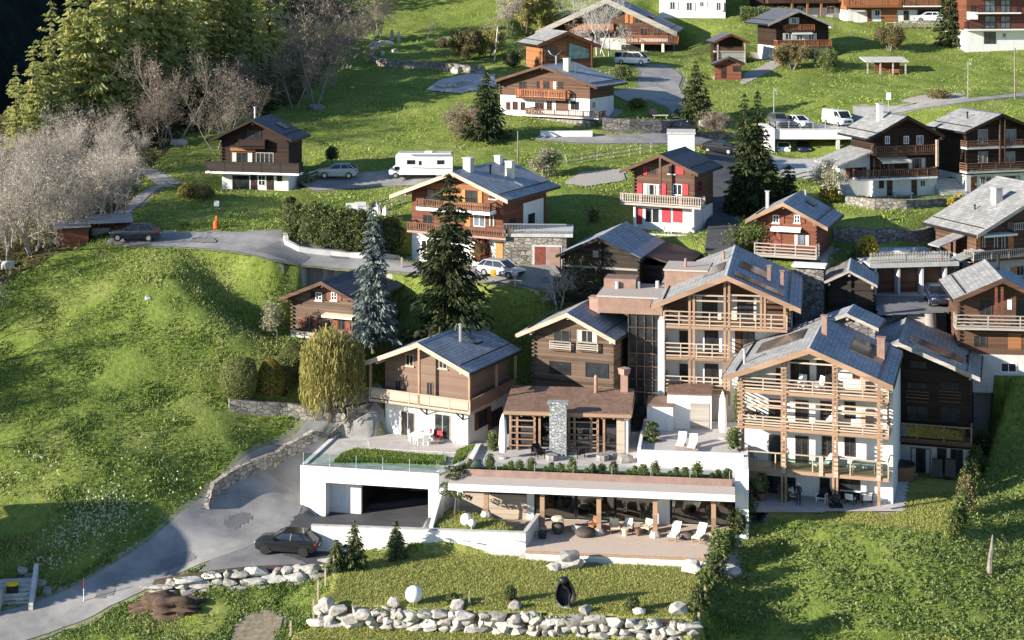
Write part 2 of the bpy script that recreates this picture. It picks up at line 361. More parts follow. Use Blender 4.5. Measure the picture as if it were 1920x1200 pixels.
def groundmat(name, c1, c2, c3):
    m, nt, p = _nt(name); p.inputs['Roughness'].default_value = .95; p.inputs['Specular IOR Level'].default_value = .1
    v = coords(nt); n = node(nt, 'ShaderNodeTexNoise', i_Scale=.16, i_Detail=7.0, i_Roughness=.65); nt.links.new(v, n.inputs['Vector'])
    n2 = node(nt, 'ShaderNodeTexNoise', i_Scale=2.6, i_Detail=5.0, i_Roughness=.7); nt.links.new(v, n2.inputs['Vector'])
    a = ramp(nt, n.outputs[0], [(.3, c2), (.55, c1), (.75, c3)]); k = ramp(nt, n2.outputs[0], [(.3, (.6,.6,.6)), (.7, (1.15,1.15,1.1))])
    nt.links.new(mix(nt, 1.0, a, k, 'MULTIPLY'), p.inputs['Base Color']); bump(nt, p, n2.outputs[0], .9, .15)
    return m
groundmat('meadow', (.20,.25,.055), (.13,.18,.034), (.30,.30,.10))
groundmat('lawn', (.30,.31,.09), (.23,.25,.065), (.38,.36,.14))
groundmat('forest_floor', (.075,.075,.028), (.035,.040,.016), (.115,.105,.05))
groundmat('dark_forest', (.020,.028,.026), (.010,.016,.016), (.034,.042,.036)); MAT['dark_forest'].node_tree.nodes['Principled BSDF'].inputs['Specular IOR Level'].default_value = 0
# ================================================================ terrain
SROW = ([0,50,110,220,310,340,400,440,600,700,850,950,1017,1100,1200], [11.2,11.8,12.8,15.0,16.6,17.2,18.8,19.8,21.4,22.3,23.5,24.9,25.5,26.7,27.3])
def sy(y): return float(np.interp(y, *SROW))
ctl = []
def cz(*rows):
    for px, py, z in rows: ctl.append(tuple(PZ(px, py, z)))
def cs(*rows):
    for r in rows:
        ctl.append(tuple(W(r[0], r[1], r[2] if len(r) > 2 else sy(r[1]))))
cz((0,1165,-3.2),(200,1105,-2.3),(330,1040,-1.5),(450,985,-.7),(530,905,.6),(620,850,2.0),(690,826,3.0),
   (100,1200,-4.0),(300,1180,-3.3),(450,1150,-2.8),(560,1190,-3),(300,1105,-2.2),(400,1115,-2.4),(550,1108,-2.3),
   (480,1008,-.9),(420,1040,-1.05),(480,865,2.6),(400,905,1.6),(330,985,.3),(250,1020,-.6),(100,1070,-1.6),(0,1060,-1.2),(600,800,4.0),(300,700,8.0),(100,700,8.0),(450,600,11.2),
   (300,470,15.7),(100,480,14.9),(0,520,13.4),(0,800,5.2),(200,850,4.0),(450,760,5.8),(500,480,15.4),(560,510,14.5),
   (255,452,16.0),(350,452,16.0),(470,457,15.9),(560,500,14.4),(600,520,13.7),(530,432,16.6),(720,487,14.7),(800,500,14.3),(900,525,13.6),(1000,518,13.8),
   (950,548,12.9),(980,640,9.6),(640,650,9.2),(560,655,9.0),(700,650,9.0),(1690,575,11.4),
   (1660,415,16.9),(1600,470,14.3),(1690,500,14.1),(1690,590,11.1),(1880,760,5.3),(1880,1000,-.2),(1860,1150,-3),(1600,1195,-3.6),(1400,1195,-3.2),
   (1400,1080,-1.3),(1550,1080,-1.2),(1830,900,1.2),(1900,900,1.4),(900,1100,-.65),(700,1060,-.65),(1250,1100,-.65),(800,840,3.0),(1100,850,2.5),(1250,800,2.5),(1500,950,.7),
   (563,946,.1),(610,964,-.6),(1750,940,.7),(1750,1000,.6),(1700,895,.9),(1500,293,18.5),(1450,330,18.4),(1500,235,21.7),(1570,232,21.8))
cs((300,300),(550,300),(600,230),(650,150),(750,230),(850,260),(700,318),(800,330),(1000,270),(1100,280),(700,100),(850,100),(650,30),(850,30),(400,150),
   (200,250,15.6),(100,350,17.4),(0,350,17.4),(60,490,20),(1250,190),(1250,110),(1350,170),(1450,180),(1600,170),(1750,170),(1880,170),(1880,100),(1750,60),
   (1650,80),(1500,130),(1400,40),(1880,30),(1300,30),(1600,30),(1750,5),(1880,230,15.4),(1800,200,14.9),(1580,195,14.5),(478,357,17.6),(640,340,17.1),(760,335,17.0),
   (470,400,18.6),(400,440,19.6),(300,380,18.3),(1255,432,19.1),(1090,395,18.7),(1345,300,16.5),(1350,400,18.4),(1350,470,20),(1250,285,16.2),(1490,482,20.1),(1015,222,15.1),(1064,130,13.7),(1498,113,12.95),(1371,119,13.0),(1367,155,13.7),(847,497,19.85),(750,492,19.6),(940,500,20.1),(1123,572,20.9),(1060,568,20.7),(1200,575,21.1),(1880,706,22.1),(1800,704,22.0),(1592,600,20.9),(602,637,21.45),(548,634,21.3),(660,645,21.7),(1750,897,23.0),(1840,880,23.05),(1910,820,22.7),(2000,700,22),(1975,525,19.6),(1840,520,19.7),
   (1700,367,17.7),(1850,367,17.5),(1050,225,15.1),(1180,240,15.3),(-300,400,19),(-300,800,22.6),(-300,200,15.5),(2200,300,16.5),(2200,800,23),(2200,100,12.8),(-200,1150,26.8),(-300,20,12))
ctl += [(x, 300, 42) for x in (-100,-40,40,120)]+[(x, 345, 55) for x in (-40,40,120)]+[(-100,345,44)]
_ct = np.array(ctl)
def _tps_fit(P, lam):
    d = np.linalg.norm(P[:,None,:2]-P[None,:,:2], axis=2); K = np.where(d > 0, d*d*np.log(d+1e-9), 0)+lam*np.eye(len(P))
    A = np.c_[np.ones(len(P)), P[:,:2]]; n = len(P)
    S = np.block([[K, A], [A.T, np.zeros((3,3))]]); return np.linalg.solve(S, np.r_[P[:,2], np.zeros(3)])
_cf = _tps_fit(_ct, 4.0)
GX0, GX1, GY0, GY1, GS = -100.0, 130.0, 100.0, 345.0, .5
gx = np.arange(GX0, GX1+.01, GS); gy = np.arange(GY0, GY1+.01, GS)
GXX, GYY = np.meshgrid(gx, gy)
def _tps(X, Y):
    z = _cf[-3]+_cf[-2]*X+_cf[-1]*Y
    for i in range(len(_ct)):
        d2 = (X-_ct[i,0])**2+(Y-_ct[i,1])**2; z = z+_cf[i]*.5*d2*np.log(d2+1e-9)
    return z
H = _tps(GXX, GYY)
H -= np.clip((GYY-205)/30,0,1)*np.clip(-GXX-60,0,40)*1.3
def inside(poly, X=GXX, Y=GYY):
    m = np.zeros(X.shape, bool); n = len(poly)
    for i in range(n):
        x0, y0 = poly[i][:2]; x1, y1 = poly[(i+1) % n][:2]
        if y0 == y1: continue
        c = ((y0 > Y) != (y1 > Y)) & (X < (x1-x0)*(Y-y0)/(y1-y0)+x0); m ^= c
    return m
def pzs(z, *pp): return [tuple(PZ(a, b, z))[:2] for a, b in pp]
KIND = np.zeros(H.shape, np.int8)     # 0 meadow, 1 lawn, 2 nothing grows, 3 forest floor, 4 bank of herbs
def pad(z, poly, kind=None):
    m = inside(poly); H[m] = z
    if kind is not None: KIND[m] = kind
    return poly
# the wood on the left and behind, the herb bank below the hotel
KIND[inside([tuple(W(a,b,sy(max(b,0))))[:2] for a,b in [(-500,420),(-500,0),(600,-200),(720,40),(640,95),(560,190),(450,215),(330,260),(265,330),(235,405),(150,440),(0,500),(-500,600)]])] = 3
KIND[inside([tuple(W(a,b,sy(b)))[:2] for a,b in [(1400,1000),(1440,970),(1780,1000),(1800,930),(1840,900),(1800,700),(2100,680),(2100,1300),(1250,1300),(1310,1160),(1340,1060)]])] = 4
pad(-.95, pzs(-.95,(480,1010),(600,966),(850,935),(850,1000),(640,1046),(600,1066),(400,1078),(340,1090),(330,1078),(400,1045)), 2)
LAWN_POLY = pad(-.65, pzs(-.65,(592,1136),(640,1046),(1000,1036),(1330,1056),(1312,1166)), 1)
pad(-2.0, pzs(-2.0,(600,1171),(1310,1201),(1310,1300),(430,1300),(560,1180)), 1)
pad(.95, pzs(.95,(812,988),(990,996),(1015,974),(1015,940),(850,940)), 1)
pad(-.12, pzs(-.1,(990,1031),(1345,1046),(1372,1015),(1380,985),(1010,972))+[(17.5,127),(17.5,134.5),(-6.0,137),(-6.5,131),(-1.3,128.5)], 2)
HLAWN = pad(.70, pzs(.70,(1400,966),(1395,900),(1800,880),(1812,945),(1782,1000),(1440,970)), 1)
pad(2.4, [(-15.2,134.5),(-13.6,141.5),(-10.8,143),(-9,146.5),(19.6,148),(19.6,134.6),(-5,137.2)], 2)
pad(-.95, [(-16.4,134.2),(-14.9,142.5),(-4.0,140),(-5.7,131.5)], 2)
pad(18.45, pzs(18.45,(1440,296),(1575,296),(1600,335),(1460,335)), 2)
pad(14.1, pzs(14.1,(1630,497),(1640,470),(1775,470),(1775,497)), 1)
pad(11.5, pzs(11.5,(1625,546),(1790,546),(1785,588),(1640,596)), 2)
_m = (GXX > -33) & (GXX < -13) & (GYY > 118) & (GYY < 138) & (KIND != 1) & ~inside([(-16.5,134.0),(-14.9,143),(-4,140),(-5.7,131.3)]) & (GYY < 134.5-.2*(GXX+16.6))
for _k in range(25):
    _a = H.copy(); _a[1:-1,1:-1] = (H[1:-1,1:-1]*2+H[:-2,1:-1]+H[2:,1:-1]+H[1:-1,:-2]+H[1:-1,2:])/6; H[_m] = _a[_m]
def hz(x, y):
    i = min(max((x-GX0)/GS, 0), len(gx)-1.001); j = min(max((y-GY0)/GS, 0), len(gy)-1.001)
    a, b = int(i), int(j); u, v = i-a, j-b
    return float(H[b,a]*(1-u)*(1-v)+H[b,a+1]*u*(1-v)+H[b+1,a]*(1-u)*v+H[b+1,a+1]*u*v)
def hzv(X, Y):
    i = np.clip((X-GX0)/GS, 0, len(gx)-1.001); j = np.clip((Y-GY0)/GS, 0, len(gy)-1.001)
    a = i.astype(int); b = j.astype(int); u = i-a; v = j-b
    return H[b,a]*(1-u)*(1-v)+H[b,a+1]*u*(1-v)+H[b+1,a]*(1-u)*v+H[b+1,a+1]*u*v
def kindv(X, Y):
    a = np.clip(((X-GX0)/GS+.5).astype(int), 0, len(gx)-1); b = np.clip(((Y-GY0)/GS+.5).astype(int), 0, len(gy)-1); return KIND[b,a]
def gp(px, py):
    """where the sight line through a photo pixel meets the ground"""
    Y = np.arange(104, 344, .2); X = (px-960)/F*Y; Z = CZ-(py-YH)/F*Y
    d = Z-hzv(X, Y); k = np.argmax(d < 0)
    if d[k] >= 0: k = len(Y)-1
    return Vector((X[k], Y[k], hz(X[k], Y[k])))
def G(x, y, dz=0): return Vector((x, y, hz(x, y)+dz))
NOGROW = []     # polygons and discs cleared of grass
def ribbon(name, pts, width, mat, dz=.12, label_kind='structure', step=.6, worldpts=None):
    if name in ('driveway', 'village_road', 'hill_road', 'lower_road', 'middle_road', 'chalet_drive'): _ribbon('road_verge', [(a[0], a[1], (a[2] if len(a) > 2 else width)+.8) for a in pts], width+.8, MAT['verge'], dz-.05, jit=.35)
    return _ribbon(name, pts, width, mat, dz, label_kind, step, worldpts)
def _ribbon(name, pts, width, mat, dz=.12, label_kind='structure', step=.6, worldpts=None, jit=.10):
    """a road laid on the ground along photo pixels (x, y[, width])"""
    P3 = worldpts or [gp(a[0], a[1]) for a in pts]; ws = [a[2] if len(a) > 2 else width for a in pts]
    fine = []
    n = len(P3)
    for i in range(n-1):
        p0, p1, p2, p3 = P3[max(i-1,0)], P3[i], P3[i+1], P3[min(i+2,n-1)]
        m = max(2, int((p2-p1).length/step))
        for k in range(m + (1 if i == n-2 else 0)):
            t = k/m; q = .5*((2*p1)+(p2-p0)*t+(2*p0-5*p1+4*p2-p3)*t*t+(3*p1-p0-3*p2+p3)*t**3); fine.append((q.x, q.y, ws[i]*(1-t)+ws[i+1]*t))
    mb = MB(); N = len(fine); K = 8
    L, R = [], []
    for i, (x, y, wd) in enumerate(fine):
        a = fine[max(i-1,0)]; b = fine[min(i+1,N-1)]; d = Vector((b[0]-a[0], b[1]-a[1], 0)).normalized(); nrm = Vector((-d.y, d.x, 0))
        for k in range(K+1):
            q = Vector((x, y, 0))+nrm*(wd+jit*2*mnoise.noise(Vector((x*.7, y*.7, k))))*(k/K-.5); mb.v.append((q.x, q.y, hz(q.x, q.y)+dz))
        L.append((x+nrm.x*wd*.5, y+nrm.y*wd*.5)); R.append((x-nrm.x*wd*.5, y-nrm.y*wd*.5))
    for i in range(N-1):
        for k in range(K): mb.f.append((i*(K+1)+k, i*(K+1)+k+1, (i+1)*(K+1)+k+1, (i+1)*(K+1)+k)); mb.m.append(0)
    o = mb.build(name, mat, smooth=True); tag(o, kind=label_kind)
    KIND[inside(L+R[::-1])] = 2
    return fine
def sheet(name, poly, mat, dz=.05, kind='structure', res=.25, kn=2):
    """an area laid on the ground: poly in world x,y"""
    xs = [p[0] for p in poly]; ys = [p[1] for p in poly]
    X, Y = np.meshgrid(np.arange(min(xs), max(xs)+res, res), np.arange(min(ys), max(ys)+res, res))
    m = inside(poly, X, Y); cell = m[:-1,:-1] | m[1:,:-1] | m[:-1,1:] | m[1:,1:]
    idx = np.arange(X.size).reshape(X.shape); b, a = np.nonzero(cell)
    Q = np.c_[idx[b,a], idx[b,a+1], idx[b+1,a+1], idx[b+1,a]]
    V = np.c_[X.ravel(), Y.ravel(), hzv(X.ravel(), Y.ravel())+dz]
    u, inv = np.unique(Q, return_inverse=True)
    o = npmesh(name, V[u], inv.reshape(Q.shape), mat); o.data.polygons.foreach_set('use_smooth', [True]*len(Q)); tag(o, kind=kind)
    if kn is not None: KIND[inside(poly)] = kn
    return o
def gpoly(*pp): return [tuple(gp(a, b))[:2] for a, b in pp]
# roads, tracks and hard ground
ribbon('driveway', [(-60,1205,3.4),(60,1170,3.3),(140,1140,3.5),(200,1110,3.7),(310,1055,4.6),(400,1008,6.5),(470,962,7),(530,905,5.2),(590,864,4.0),(640,838,3.6),(700,824,3.6),(735,806,3)], 5, MAT['road_grey'], .12)
sheet('forecourt', pzs(-.95,(340,1088),(420,1030),(480,1000),(600,960),(850,930),(850,996),(640,1042),(605,1062),(400,1074)), MAT['asphalt'], .11, res=.15)
sheet('garage_apron', pzs(-.95,(545,985),(610,963),(840,945),(840,985),(640,1040),(600,1060),(530,1040)), MAT['dark_asphalt'], .125, res=.15)
ribbon('village_road', [(215,444,3.2),(280,449,4.2),(360,452,4.6),(440,455,5.2),(520,462,8),(600,476,6.5),(690,490,4.0),(780,500,3.2),(860,508,3.2),(930,516,3.6),(1000,516,3.8),(1050,514,3.2)], 4.5, MAT['road_grey'], .08)
ribbon('village_road', [(575,352,3.0),(640,344,4.5),(720,338,4.8),(790,335,4.5),(850,330,4)], 4.5, MAT['road_grey'], .08)
ribbon('lower_road', [(500,464,4),(540,479,3.2),(572,492,2.4)], 4.6, MAT['asphalt'], .10)
ribbon('footpath', [(225,402,1.6),(250,385,1.4),(275,362,1.3),(300,350,1.2)], 1.4, MAT['gravel'], .06)
ribbon('field_track', [(262,318,1.1),(285,332,1.1),(312,352,1.1)], 1.0, MAT['gravel'], .06)
ribbon('field_track', [(276,318,1.1),(300,330,1.1),(330,346,1.1)], 1.0, MAT['gravel'], .06)
ribbon('hill_road', [(1950,172,2.0),(1880,182,2.0),(1800,191,2.0),(1720,201,2.0),(1650,209,2.2),(1600,214,3)], 2.0, MAT['road_grey'], .08)
ribbon('chalet_drive', [(1300,225,5),(1280,200,4.5),(1250,185,5.5),(1235,160,5.5),(1240,140,5.5),(1215,122,5)], 5, MAT['road_grey'], .08)
ribbon('chalet_drive', [(1250,172,4),(1200,178,4.5),(1160,184,4)], 4, MAT['gravel'], .10)
ribbon('village_lane', [(1355,268,4),(1352,300,3.0),(1352,340,2.9),(1352,390,2.8),(1353,430,2.8),(1350,480,2.8)], 2.8, MAT['dark_asphalt'], .08)
ribbon('middle_road', [(1010,256,3.2),(1100,262,3.6),(1200,262,4),(1290,262,5),(1360,268,5)], 4, MAT['road_grey'], .08)
ribbon('garden_path', [(1560,135,1.0),(1500,143,1.0),(1600,152,1.0),(1680,165,1.0),(1730,176,1.0)], 1.0, MAT['gravel'], .05, worldpts=None) if False else None
for _p in (((300,1062),(352,1040),(362,1050),(310,1072)),((420,985),(455,966),(470,976),(436,996)),((360,450),(400,450),(402,457),(362,457)),((620,478),(650,482),(648,487),(618,483)),((180,1122),(205,1110),(212,1115),(187,1128))): sheet('road_patch', gpoly(*_p), MAT['asphalt'], .145)
sheet('gravel_path', gpoly((1395,140),(1450,115),(1465,120),(1410,150),(1390,160)), MAT['gravel'], .06)
sheet('yard', gpoly((1440,300),(1580,300),(1600,345),(1480,335)), MAT['concrete'], .07)
sheet('yard', pzs(11.5,(1645,557),(1778,556),(1778,586),(1648,592)), MAT['asphalt'], .05)
sheet('patio', pzs(.70,(1400,962),(1400,905),(1720,890),(1700,900),(1692,958)), MAT['paving'], .06)
sheet('rubble_ground', gpoly((800,170),(830,150),(880,140),(925,142),(925,165),(860,176)), MAT['rock'], .12)
sheet('gravel_garden', gpoly((1060,345),(1090,325),(1170,318),(1168,340),(1100,350)), MAT['gravel'], .08)
sheet('earth_bank', gpoly((1690,190),(1740,178),(1800,176),(1815,186),(1740,198)), MAT['gravel'], .06)
sheet('gravel_slope', gpoly((440,1180),(462,1158),(500,1148),(528,1165),(520,1190),(500,1215),(430,1215)), MAT['dry_earth'], .08)
# ================================================================ terrain mesh (quads that get the lawn or wood-floor material by area)
def terrain():
    ny, nx = H.shape; rough = np.zeros(H.shape)
    rng = np.random.RandomState(5)
    for f, a in ((.22,.16),(.55,.08)):
        ph = rng.uniform(0, 6, 6)
        rough += a*np.sin(GXX*f*2+ph[0]+1.7*np.sin(GYY*f+ph[1]))*np.sin(GYY*f*2.3+ph[2]+1.3*np.sin(GXX*f*1.2+ph[3]))
    rough += rng.normal(0, .035, H.shape)
    rough[(KIND == 1) | (KIND == 2)] = 0
    k = KIND.copy(); e = (k == 2); e2 = e.copy()
    for dx, dy in ((0,1),(1,0),(0,-1),(-1,0),(1,1),(-1,-1),(1,-1),(-1,1),(0,2),(2,0),(0,-2),(-2,0)): e2 |= np.roll(np.roll(e, dx, 1), dy, 0)
    rough[e2] = 0
    Z = H+np.clip(rough, -.3, .3)
    idx = np.arange(H.size).reshape(H.shape)
    Q = np.stack([idx[:-1,:-1], idx[:-1,1:], idx[1:,1:], idx[1:,:-1]], -1).reshape(-1, 4)
    o = npmesh('ground', np.c_[GXX.ravel(), GYY.ravel(), Z.ravel()], Q, MAT['meadow'])
    for n in ('lawn', 'forest_floor', 'gravel'): o.data.materials.append(MAT[n])
    kk = KIND[:-1,:-1].ravel(); mi = np.select([kk == 1, kk == 3, kk == 2], [1, 2, 3], 0)
    o.data.polygons.foreach_set('material_index', mi.astype(np.int32)); o.data.polygons.foreach_set('use_smooth', np.ones(len(Q), bool))
    tag(o, kind='structure'); return o
# the far valley side, its steep face turned from the sun
def far_hill():
    rng = np.random.RandomState(2); n, m = 60, 40
    u = np.linspace(0, 1, n); v = np.linspace(0, 1, m); U, V = np.meshgrid(u, v)
    X = -30-230*U; Y = 262+V*400; Z = -58+205*U**.9+12*np.sin(V*9+U*4)+rng.normal(0, 2.2, U.shape)+30*V
    idx = np.arange(n*m).reshape(m, n); Q = np.stack([idx[:-1,:-1], idx[:-1,1:], idx[1:,1:], idx[1:,:-1]], -1).reshape(-1, 4)
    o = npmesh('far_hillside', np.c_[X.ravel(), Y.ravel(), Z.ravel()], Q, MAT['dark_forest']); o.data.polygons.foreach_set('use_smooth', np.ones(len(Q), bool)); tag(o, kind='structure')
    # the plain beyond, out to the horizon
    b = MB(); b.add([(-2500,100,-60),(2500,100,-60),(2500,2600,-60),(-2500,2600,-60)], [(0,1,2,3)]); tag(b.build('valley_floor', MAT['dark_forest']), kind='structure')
    b = MB(); xs = np.linspace(-60, 260, 24)
    for r, (y, z) in enumerate(((344.5, None), (380, 72), (450, 110), (600, 190))):
        for x in xs:
            zz = (hz(float(np.clip(x,-100,130)), 344.4)-.2) if z is None else z+rng.normal(0, 1.5); b.v.append((x, y, zz))
    k = len(xs)
    for r in range(3):
        for i in range(k-1): b.f.append((r*k+i, r*k+i+1, (r+1)*k+i+1, (r+1)*k+i)); b.m.append(0)
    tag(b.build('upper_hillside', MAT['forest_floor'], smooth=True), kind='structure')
def quads(C, size, rng, aspect=.55, up=None, droop=None):
    """leaf cards: one quad round each centre; size scalar or array; droop: direction arrays along which the long side lies"""
    n = len(C); C = np.asarray(C, float); s = np.broadcast_to(np.asarray(size, float), (n,))[:,None]*rng.uniform(.7,1.3,(n,1))
    if droop is None:
        a = rng.normal(size=(n,3))
    else: a = np.asarray(droop, float)+rng.normal(size=(n,3))*.18
    a /= np.linalg.norm(a, axis=1, keepdims=True)+1e-9
    b = np.cross(a, rng.normal(size=(n,3)) if up is None else np.asarray(up, float)+rng.normal(size=(n,3))*.35); b /= np.linalg.norm(b, axis=1, keepdims=True)+1e-9
    a = a*s*.5; b = b*s*.5*aspect
    V = np.stack([C-a-b*.7, C+a-b*.35, C+a+b*.35, C-a+b*.7], 1).reshape(-1,3)
    return V, np.arange(4*n).reshape(n,4)
# ================================================================ houses
class House:
    """A gabled house. A: photo pixel of the roof's front peak, s: scale there; local x along the front, y into the house, z up from the base.
    Openings and balconies are given where the photo shows them on the front plane and turned into metres there."""
    def __init__(h, name, label, cat, A, s, yaw, wl, wr, pitch, ln, base, of=1.2, so=.8, th=.22, zbase=None, group=None, ob=.6, cut=.8):
        h.yaw = math.radians(yaw); h.ux = Vector((math.cos(h.yaw), math.sin(h.yaw), 0)); h.uy = Vector((-math.sin(h.yaw), math.cos(h.yaw), 0))
        a = W(A[0], A[1], s); o = a+h.uy*of
        # base height: pixel row of the foot of the front wall
        sb = F/o.y; zb = CZ-(base-YH)/sb if zbase is None else zbase
        h.o = Vector((o.x, o.y, zb)); h.top = a.z-zb; h.t = pitch; h.wl, h.wr, h.ln, h.of, h.so, h.th = wl, wr, ln, of, so, th
        h.xl, h.xr = -wl+so, wr-so; h.dep = ln-of-ob
        h.r = thing(name, label, cat, h.o, h.yaw, group)
        h.foot = [tuple((h.o+h.ux*x+h.uy*y))[:2] for x, y in ((h.xl-.3,-.3),(h.xr+.3,-.3),(h.xr+.3,h.dep),(h.xl-.3,h.dep))]
        KIND[inside(h.foot)] = 2
        dx, dy = GXX-h.o.x, GYY-h.o.y; lx = dx*h.ux.x+dy*h.ux.y; ly = dx*h.uy.x+dy*h.uy.y      # the ground is cut level round the base
        d = np.hypot(np.maximum(np.maximum(h.xl-1.0-lx, lx-h.xr-1.0), 0), np.maximum(np.maximum(-2.2-ly, ly-h.dep+1), 0))
        m = (d < 10) & (ly < h.dep+1); c = H-np.minimum(H, h.o.z-.06+cut*d); c[~m] = 0; m &= (KIND != 2) | inside(h.foot) | (d < .6); H[m] -= c[m]
        if c.max() > .3 and cut < 1:
            j, i = np.nonzero((d < 12) & (KIND != 1) & (KIND != 2) & (d > .5)); k = (j > 0) & (j < H.shape[0]-1) & (i > 0) & (i < H.shape[1]-1); j, i = j[k], i[k]
            for _ in range(14): H[j,i] = (H[j,i]*2+H[j-1,i]+H[j+1,i]+H[j,i-1]+H[j,i+1])/6
    def w2(h, x, y, z): return h.o+h.ux*x+h.uy*y+Vector((0,0,z))
    def fp(h, px, py, off=0.0):       # pixel -> (x, z) on the plane y = -off
        d = Vector(((px-960)/F, 1, -(py-YH)/F)); c = Vector((0,0,CZ)); o = h.o-h.uy*off
        q = c+d*((o-c).dot(h.uy)/d.dot(h.uy))-h.o; return q.dot(h.ux), q.z
    def sp(h, px, py, x):             # pixel -> (y, z) on the side plane at local x
        d = Vector(((px-960)/F, 1, -(py-YH)/F)); c = Vector((0,0,CZ)); o = h.o+h.ux*x
        q = c+d*((o-c).dot(h.ux)/d.dot(h.ux))-h.o; return q.dot(h.uy), q.z
    def ztop(h, x): return h.top-abs(x)*h.t    # roof surface above local x
    def walls(h, upper='dark_wood', lower='plaster', zl=2.5, xl=None, xr=None, inset=0.0, corner=True, gable=None):
        if xl is not None: h.xl = xl
        if xr is not None: h.xr = xr
        g = .03
        def pent(z0, i):
            L, R = h.xl+i, h.xr-i; t = h.th+.02
            return [(L, z0), (R, z0), (R, h.ztop(R)-t), (0, h.top-t), (L, h.ztop(L)-t)]
        if lower and zl > 0:
            MB().box(h.xl+g, h.xr-g, 0, h.dep-g, -1.6, zl).build('ground_floor', MAT[lower], h.r)
        z0 = zl if (lower and zl > 0) else -1.2
        mb = MB().extr(pent(z0, 0), inset, h.dep); mb.build('timber_wall' if 'wood' in upper else 'wall', MAT[upper], h.r)
        if corner and 'wood' in upper:          # crossed log ends at the corners
            for x in (h.xl, h.xr):
                c = MB(); z = z0+.15
                while z < h.ztop(x)-.55:
                    c.box(x-.11, x+.11, inset-.22, inset-.002, z, z+.17); z += .34
                if c.v: c.build('log_ends', MAT[upper], h.r)
        h.zl = zl
        return h
    def roof(h, mat='slate', board='beam_wood', boardh=.26, snow=True, back=None, left=None, right=None):
        y0, y1 = -h.of, h.ln-h.of
        for side in (-1, 1):
            wd = h.wl if side < 0 else h.wr
            mname = (left if side < 0 else right) or mat
            zt, ze = h.top, h.top-wd*h.t
            x = side*wd; vs_top = [(0,y0,zt),(x,y0,ze),(x,y1,ze),(0,y1,zt)]; t = Vector((0,0,h.th))
            mb = MB(); mb.hexa([Vector(v)-t for v in vs_top], [Vector(v) for v in vs_top]); rf = mb.build('roof_slope', MAT[mname], h.r)
            if side < 0: h.rfl = rf
            else: h.rfr = rf
            b = MB(); b.hexa([(0,y0-.06,zt-boardh-.06),(x,y0-.06,ze-boardh-.06),(x,y0-.004,ze-boardh-.06),(0,y0-.004,zt-boardh-.06)],
                             [(0,y0-.06,zt+.02),(x,y0-.06,ze+.02),(x,y0-.004,ze+.02),(0,y0-.004,zt+.02)]); b.build('bargeboard', MAT[board], h.r)
            f = MB(); f.box(*( (x-.09, x-.005) if side < 0 else (x+.005, x+.09) ), y0+.02, y1-.02, ze-.26, ze-.03); f.build('gutter', MAT['dark_metal'], h.r)
            if snow:   # snow guard rail along the eave
                sx = side*(wd-1.0); sz = h.top-(wd-1.0)*h.t
                MB().box(sx-.03, sx+.03, y0+.3, y1-.3, sz+.02, sz+.12).build('snow_guard', MAT['dark_metal'], h.r)
        MB().extr([(-.22,h.top-.22*h.t+.01),(0,h.top+.05),(.22,h.top-.22*h.t+.01),(.18,h.top-.19*h.t-.06),(0,h.top-.03),(-.18,h.top-.19*h.t-.06)], y0+.01, y1-.01).build('ridge_cap', MAT[mat], h.r)
        # purlins under the overhang
        for x in (0, h.xl, h.xr):
            z = h.ztop(x)-h.th-.24
            p = MB(); p.box(x-.1, x+.1, y0+.12, 0.0, z-.12, z+.12); p.build('purlin', MAT[board], h.r)
        return h
    def chimney(h, x, y, height, w=.6, mat='plaster', cap='concrete', d=None):
        d = d or w; z = h.ztop(x)-.3
        c = MB().box(x-w/2, x+w/2, y-d/2, y+d/2, z, z+.3+height).build('chimney', MAT[mat], h.r)
        MB().box(x-w/2-.08, x+w/2+.08, y-d/2-.08, y+d/2+.08, z+.3+height, z+.38+height).build('chimney_cap', MAT[cap], c); return h
    def flue(h, x, y, height, r=.11, mat='steel'):
        z = h.ztop(x)-.2
        c = MB().tube((x,y,z), (x,y,z+.2+height), r, r, 8).build('flue', MAT[mat], h.r)
        MB().lathe((x,y,z+.2+height), [(r*1.7,.0),(r*1.7,.06),(.02,.16)], 8).build('flue_cap', MAT[mat], c); return h
    def panel(h, x0, x1, y0, y1, mat='solar', name='solar_panel', t=.07):
        s = 1 if (x0+x1) > 0 else -1
        q = [(x0,y0),(x1,y0),(x1,y1),(x0,y1)]
        MB().hexa([(x,y,h.ztop(x)+.01) for x, y in q], [(x,y,h.ztop(x)+t) for x, y in q]).build(name, MAT[mat], h.r); return h
    def skylight(h, x, y, w=.8, l=1.1):
        q = lambda e: [(x-l/2-e,y-w/2-e),(x+l/2+e,y-w/2-e),(x+l/2+e,y+w/2+e),(x-l/2-e,y+w/2+e)]
        f = MB().hexa([(a,b,h.ztop(a)+.01) for a,b in q(.08)], [(a,b,h.ztop(a)+.10) for a,b in q(.08)]).build('skylight', MAT['dark_metal'], h.r)
        MB().hexa([(a,b,h.ztop(a)+.11) for a,b in q(0)], [(a,b,h.ztop(a)+.125) for a,b in q(0)]).build('pane', MAT['glass_bright'], f); return h
    # -- openings: a box of wall coordinates (x0,x1,z0,z1) on plane y
    def _win(h, x0, x1, z0, z1, y, frame='white_paint', pane='glass', mull=(1,0), shut=None, sill=None, fw=.07, side=None, name='window', shw=.45, curtain=False):
        """side: None front, else local x of a side wall (then x0,x1 are local y)"""
        def T(mb):
            if side is None: return mb
            sg = 1 if side > 0 else -1
            mb.v = [(side+sg*(-(v[1]-y)), v[0], v[2]) for v in mb.v]; return mb
        e = .05; mb = MB()
        for a, b, c, d in ((x0, x0+fw, z0, z1), (x1-fw, x1, z0, z1), (x0+fw, x1-fw, z0, z0+fw), (x0+fw, x1-fw, z1-fw, z1)): mb.box(a, b, y-e, y-.002, c, d)
